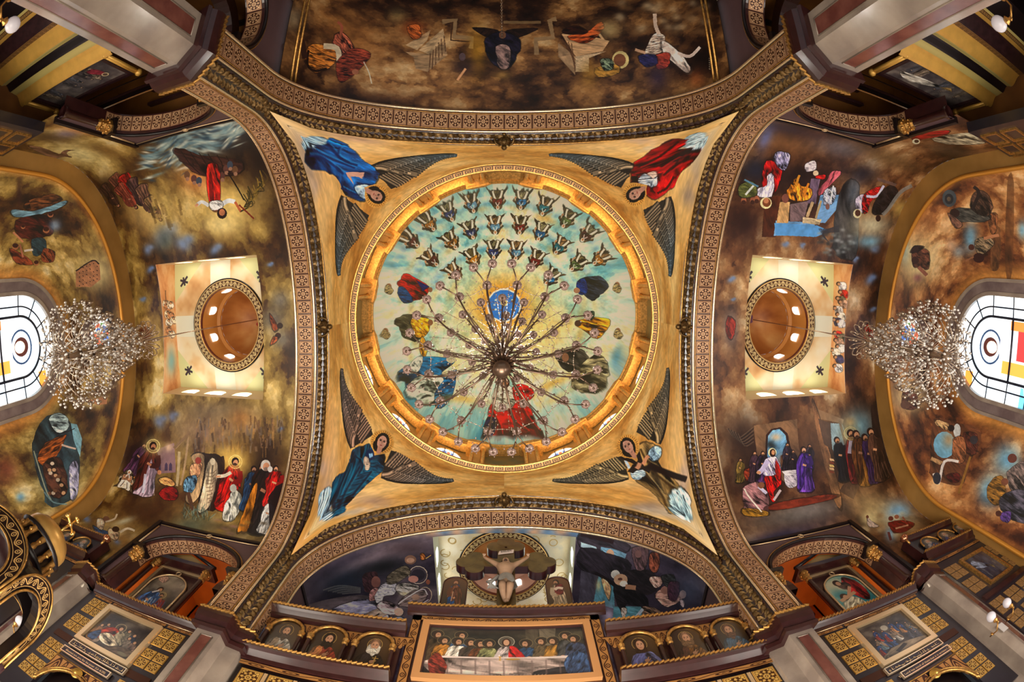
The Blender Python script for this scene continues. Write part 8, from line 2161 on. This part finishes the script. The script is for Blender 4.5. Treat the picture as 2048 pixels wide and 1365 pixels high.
def side_chandelier(an):
    T = ARM[an]; c0 = np.array(T(11.2, 0, 0)); rs = np.random.RandomState(3)
    t = thing('chandelier', T(11.2, 0, 8), 'tiered crystal chandelier hanging in the %s transept' % an, 'chandelier', 'crystal chandeliers of the transepts')
    O = lambda r, a, z: tuple(c0 + np.array([r * cos(a), r * sin(a), z]))
    mb = MB(); mb.lathe(tuple(c0), [(0, 7.95), (.12, 8.0), (.16, 8.2), (.06, 8.4), (.1, 8.9), (.05, 9.2), (.12, 9.8), (.05, 10.2), (.1, 10.8), (.05, 11.2), (.12, 11.5), (.03, 11.8)], 10); mb.build('stem', CHROME, t)
    mb = MB(); mb.tube([O(0, 0, 11.7), O(0, 0, ZT + 2.9)], .022, 6); mb.build('suspension_rod', CHROME, t)
    for k in range(14):
        a = 2 * PI * k / 14
        mb = MB(); mb.tube(smooth([O(.05, a, 11.35), O(.14, a, 11.75), O(.34, a, 12.12), O(.56, a, 12.1), O(.6, a, 11.9), O(.5, a, 11.82)], False), .02, 5); mb.ball(O(.48, a, 11.8), .05, 6, 4); mb.build('crown_loop', CHROME, t)
    drops = MB(); n_arm = 0
    for r, z, n, sw in ((1.25, 8.45, 22, .5), (1.38, 9.0, 22, .45), (1.15, 9.55, 18, .4), (.95, 10.05, 16, .35), (.72, 10.5, 14, .3), (.6, 10.95, 12, .3), (.45, 11.35, 10, .25)):
        for k in range(n):
            a = 2 * PI * (k + .5 * (n_arm % 2)) / n
            mb = MB(); q = O(r, a, z)
            mb.tube(smooth([O(.06, a, z - .1), O(r * .4, a, z - sw), O(r * .8, a, z - sw * .6), q], False, 3), .016, 4)
            mb.lathe((q[0], q[1], 0), [(.02, z - .02), (.06, z), (.075, z + .05), (.03, z + .05)], 7)
            mb.ball((q[0], q[1], z + .13), .04, 6, 4, (1, 1, 1.5))
            mb.build('arm', CHROME, t)
            for f in (.3, .5, .7, .85, 1.0, 1.05):
                p = O(r * f, a + .06 * rs.randn(), z - sw * (1 - abs(f - .5)) - .04 - .1 * rs.rand())
                drops.ball(p, .032 + .014 * rs.rand(), 5, 4, (1, 1, 1.3))
        n_arm += 1
        for k in range(n * 3):
            a = 2 * PI * k / (n * 3); drops.ball(O(r * (.93 + .06 * sin(k)), a, z - .16 - .07 * abs(sin(PI * (k % 6) / 6))), .03, 4, 3)
    drops.build('crystal_drops', CRYST, t, kind='stuff')
    return t


side_chandelier('left')
side_chandelier('right')

# chain hanging in the nave vault
ch = thing('chain', (-.1, -10.35, 13), 'steel chain hanging from the clouded vault at the top edge', 'chain')
for k in range(64):
    z = 15.88 - k * .11; a = (k % 2) * PI / 2
    mb = MB(); mb.tube([(-.1 + .03 * cos(q) * cos(a), -10.35 + .03 * cos(q) * sin(a), z + .068 * sin(q)) for q in np.linspace(0, 2 * PI, 9)[:-1]], .011, 4, closed=True, caps=False); mb.build('link', CHROME, ch)

# ------------------------------------------------------------------ globe lamps on the piers
for (x, y, z, dx, dy, lab) in ((-11.25, 5.95, 3.95, .0, -1, 'white globe lamp on the left outer pier, beside the canopy'),
                               (11.35, 5.95, 4.1, 0, -1, 'white globe lamp on the right outer pier, lower one'),
                               (12.5, 6.05, 4.2, 0, -1, 'white globe lamp on the far side of the right outer pier'),
                               (-7.05, -5.95, 3.0, 0, 1, 'white globe lamp on the upper left pier'), (7.05, -5.95, 3.0, 0, 1, 'white globe lamp on the upper right pier')):
    t = thing('globe_lamp', (x, y, z - .25), lab, 'lamp')
    mb = MB(); gx, gy = x + dx * .35, y + dy * .35
    mb.ball((gx, gy, z), .14, 12, 9, (1, 1, 1.15)); mb.build('globe', mat('opal_glass', (226, 222, 230), .25, emit=.15), t)
    mb = MB(); mb.lathe((gx, gy, 0), [(.0, z - .34), (.04, z - .3), (.03, z - .26), (.08, z - .2), (.05, z - .15), (.07, z - .11)], 8, smooth=False); mb.build('socket', GOLD, t)
    mb = MB(); mb.tube([(gx, gy, z - .3), (x + dx * .15, y + dy * .15, z - .42), (x - dx * .1, y - dy * .1, z - .3)], .022, 6); mb.ball((x, y, z - .32), .06, 8, 5, (1, .4, 1)); mb.build('bracket', GOLD, t)
c = thing('paper_sheet', (11.9, 5.95, 3.7), 'square white sheet stuck to the right outer pier', 'sign')
mb = MB(); mb.obox((11.95, 6.0, 3.75), (1, 0, 0), (0, 0, 1), (0, -1, 0), .14, .17, .006); mb.build('sheet', mat('white_paper', (206, 200, 196), .7), c)

# ------------------------------------------------------------------ domed throne canopy at the lower left
def throne():
    bx, by = -5.6, 1.42
    t = thing('throne_canopy', (bx, by, -1.6), 'dark carved canopy with gold dome and cross at the lower left corner', 'canopy')
    h = .62
    zA = 1.75
    for k in range(4):          # four sides with round arches
        a = k * PI / 2 + .5; ca, sa = cos(a), sin(a)
        W = lambda x, z, d: (bx + (h - d) * ca - x * sa, by + (h - d) * sa + x * ca, z)
        R = .46
        o = [(-h, 1.2), (-h, zA + .12)] + [(-h * cos(q), zA + .12 + .62 * sin(q)) for q in np.linspace(.1, PI - .1, 20)] + [(h, zA + .12), (h, 1.2)]
        i = [(-R, 1.2), (-R, zA - .02)] + [(-R * cos(q), zA + R * sin(q)) for q in np.linspace(.1, PI - .1, 20)] + [(R, zA - .02), (R, 1.2)]
        mb = MB(); mb.ring2(o, i, W, 0, .12, False); sidep = mb.build('arched_side', BLACKW, t)
        mb = MB(); m = len(o)
        for q in range(m - 1):
            p = [(.86 * o[j][0] + .14 * i[j][0], .86 * o[j][1] + .14 * i[j][1]) for j in (q, q + 1)]; r = [(.16 * o[j][0] + .84 * i[j][0], .16 * o[j][1] + .84 * i[j][1]) for j in (q, q + 1)]
            mb.face([mb.pt(W(*x, -.004)) for x in (p[0], p[1], r[1], r[0])], [(q * .16, 1), (q * .16 + .16, 1), (q * .16 + .16, 0), (q * .16, 0)])
        mb.build('scroll_band', SCROLLD, sidep)
        mb = MB()
        for oo in (o, i): mb.tube([W(p[0] * .99, p[1], -.02) for p in oo], .016, 5)
        mb.build('gilt_edge', GOLD, sidep)
        for s in (-1, 1):
            mb = MB(); c = W(s * .53, 0, -.0); mb.lathe((c[0], c[1], 0), [(.06, -1.6), (.06, -1.3), (.045, -1.2), (.045, 1.0), (.08, 1.1), (.08, 1.22)], 8)
        mb.build('column', WORM, t)
    mb = MB(); mb.lathe((bx, by, 0), [(.62, 2.2), (.60, 2.32), (.5, 2.4), (.36, 2.46), (.34, 2.52)], 20); mb.build('canopy_roof', DARK, t)
    mb = MB(); mb.lathe((bx, by, 0), [(.34, 2.50), (.38, 2.54), (.36, 2.58)], 24); mb.lathe((bx, by, 0), [(.36, 2.84), (.40, 2.88), (.36, 2.92)], 24); mb.build('lantern_ring', BLACKW, t)
    for k in range(12):
        a = k * PI / 6; mb = MB(); mb.lathe((bx + .335 * cos(a), by + .335 * sin(a), 0), [(.03, 2.56), (.045, 2.62), (.028, 2.68), (.04, 2.76), (.045, 2.84)], 6); mb.ball((bx + .37 * cos(a), by + .37 * sin(a), 2.74), .03, 6, 4); mb.build('baluster', GOLD, t)
    mb = MB(); mb.lathe((bx, by, 0), [(.27, 2.54), (.27, 2.88)], 20); mb.build('lantern_core', BLACKW, t)
    mb = MB(); mb.lathe((bx, by, 0), [(.33, 2.9), (.36, 2.98), (.35, 3.08), (.28, 3.2), (.16, 3.28), (.02, 3.31)], 24); mb.build('gold_dome', mat('satin_gold_dome', (206, 160, 88), .32, .6), t)
    mb = MB(); z = 3.29
    mb.tube([(bx, by, z), (bx, by, z + .42)], .02, 6)
    mb.tube([(bx + .02, by - .13, z + .28), (bx - .02, by + .13, z + .28)], .02, 6)
    for p in ((bx, by, z + .44), (bx + .02, by - .14, z + .28), (bx - .02, by + .14, z + .28)):
        mb.ball(p, .035, 7, 5)
        for q in (-.03, .03): mb.ball((p[0], p[1] + q * (p[2] > z + .4), p[2] + q * (p[2] < z + .4)), .024, 6, 4)
    mb.ball((bx, by, z + .28), .04, 7, 5); mb.build('cross', mat('bright_gold', (246, 196, 110), .22, .9), t)
    mb = MB(); mb.lathe((bx, by, 0), [(.30, 1.15), (.34, 1.3), (.33, 1.6), (.26, 1.85), (.1, 2.02), (0, 2.05)], 20); mb.build('inner_bowl', mat('satin_gold_dome', (206, 160, 88)), t)
    mb = MB(); mb.box((bx - .5, by - .5, -1.6), (bx + .5, by + .5, -.9)); mb.build('base', WORM, t)


SCROLLD = imgmat('dark_scroll_band', scroll(bg=(34, 18, 14), fg=(206, 164, 100)), .4, .3, bump=.4)
throne()
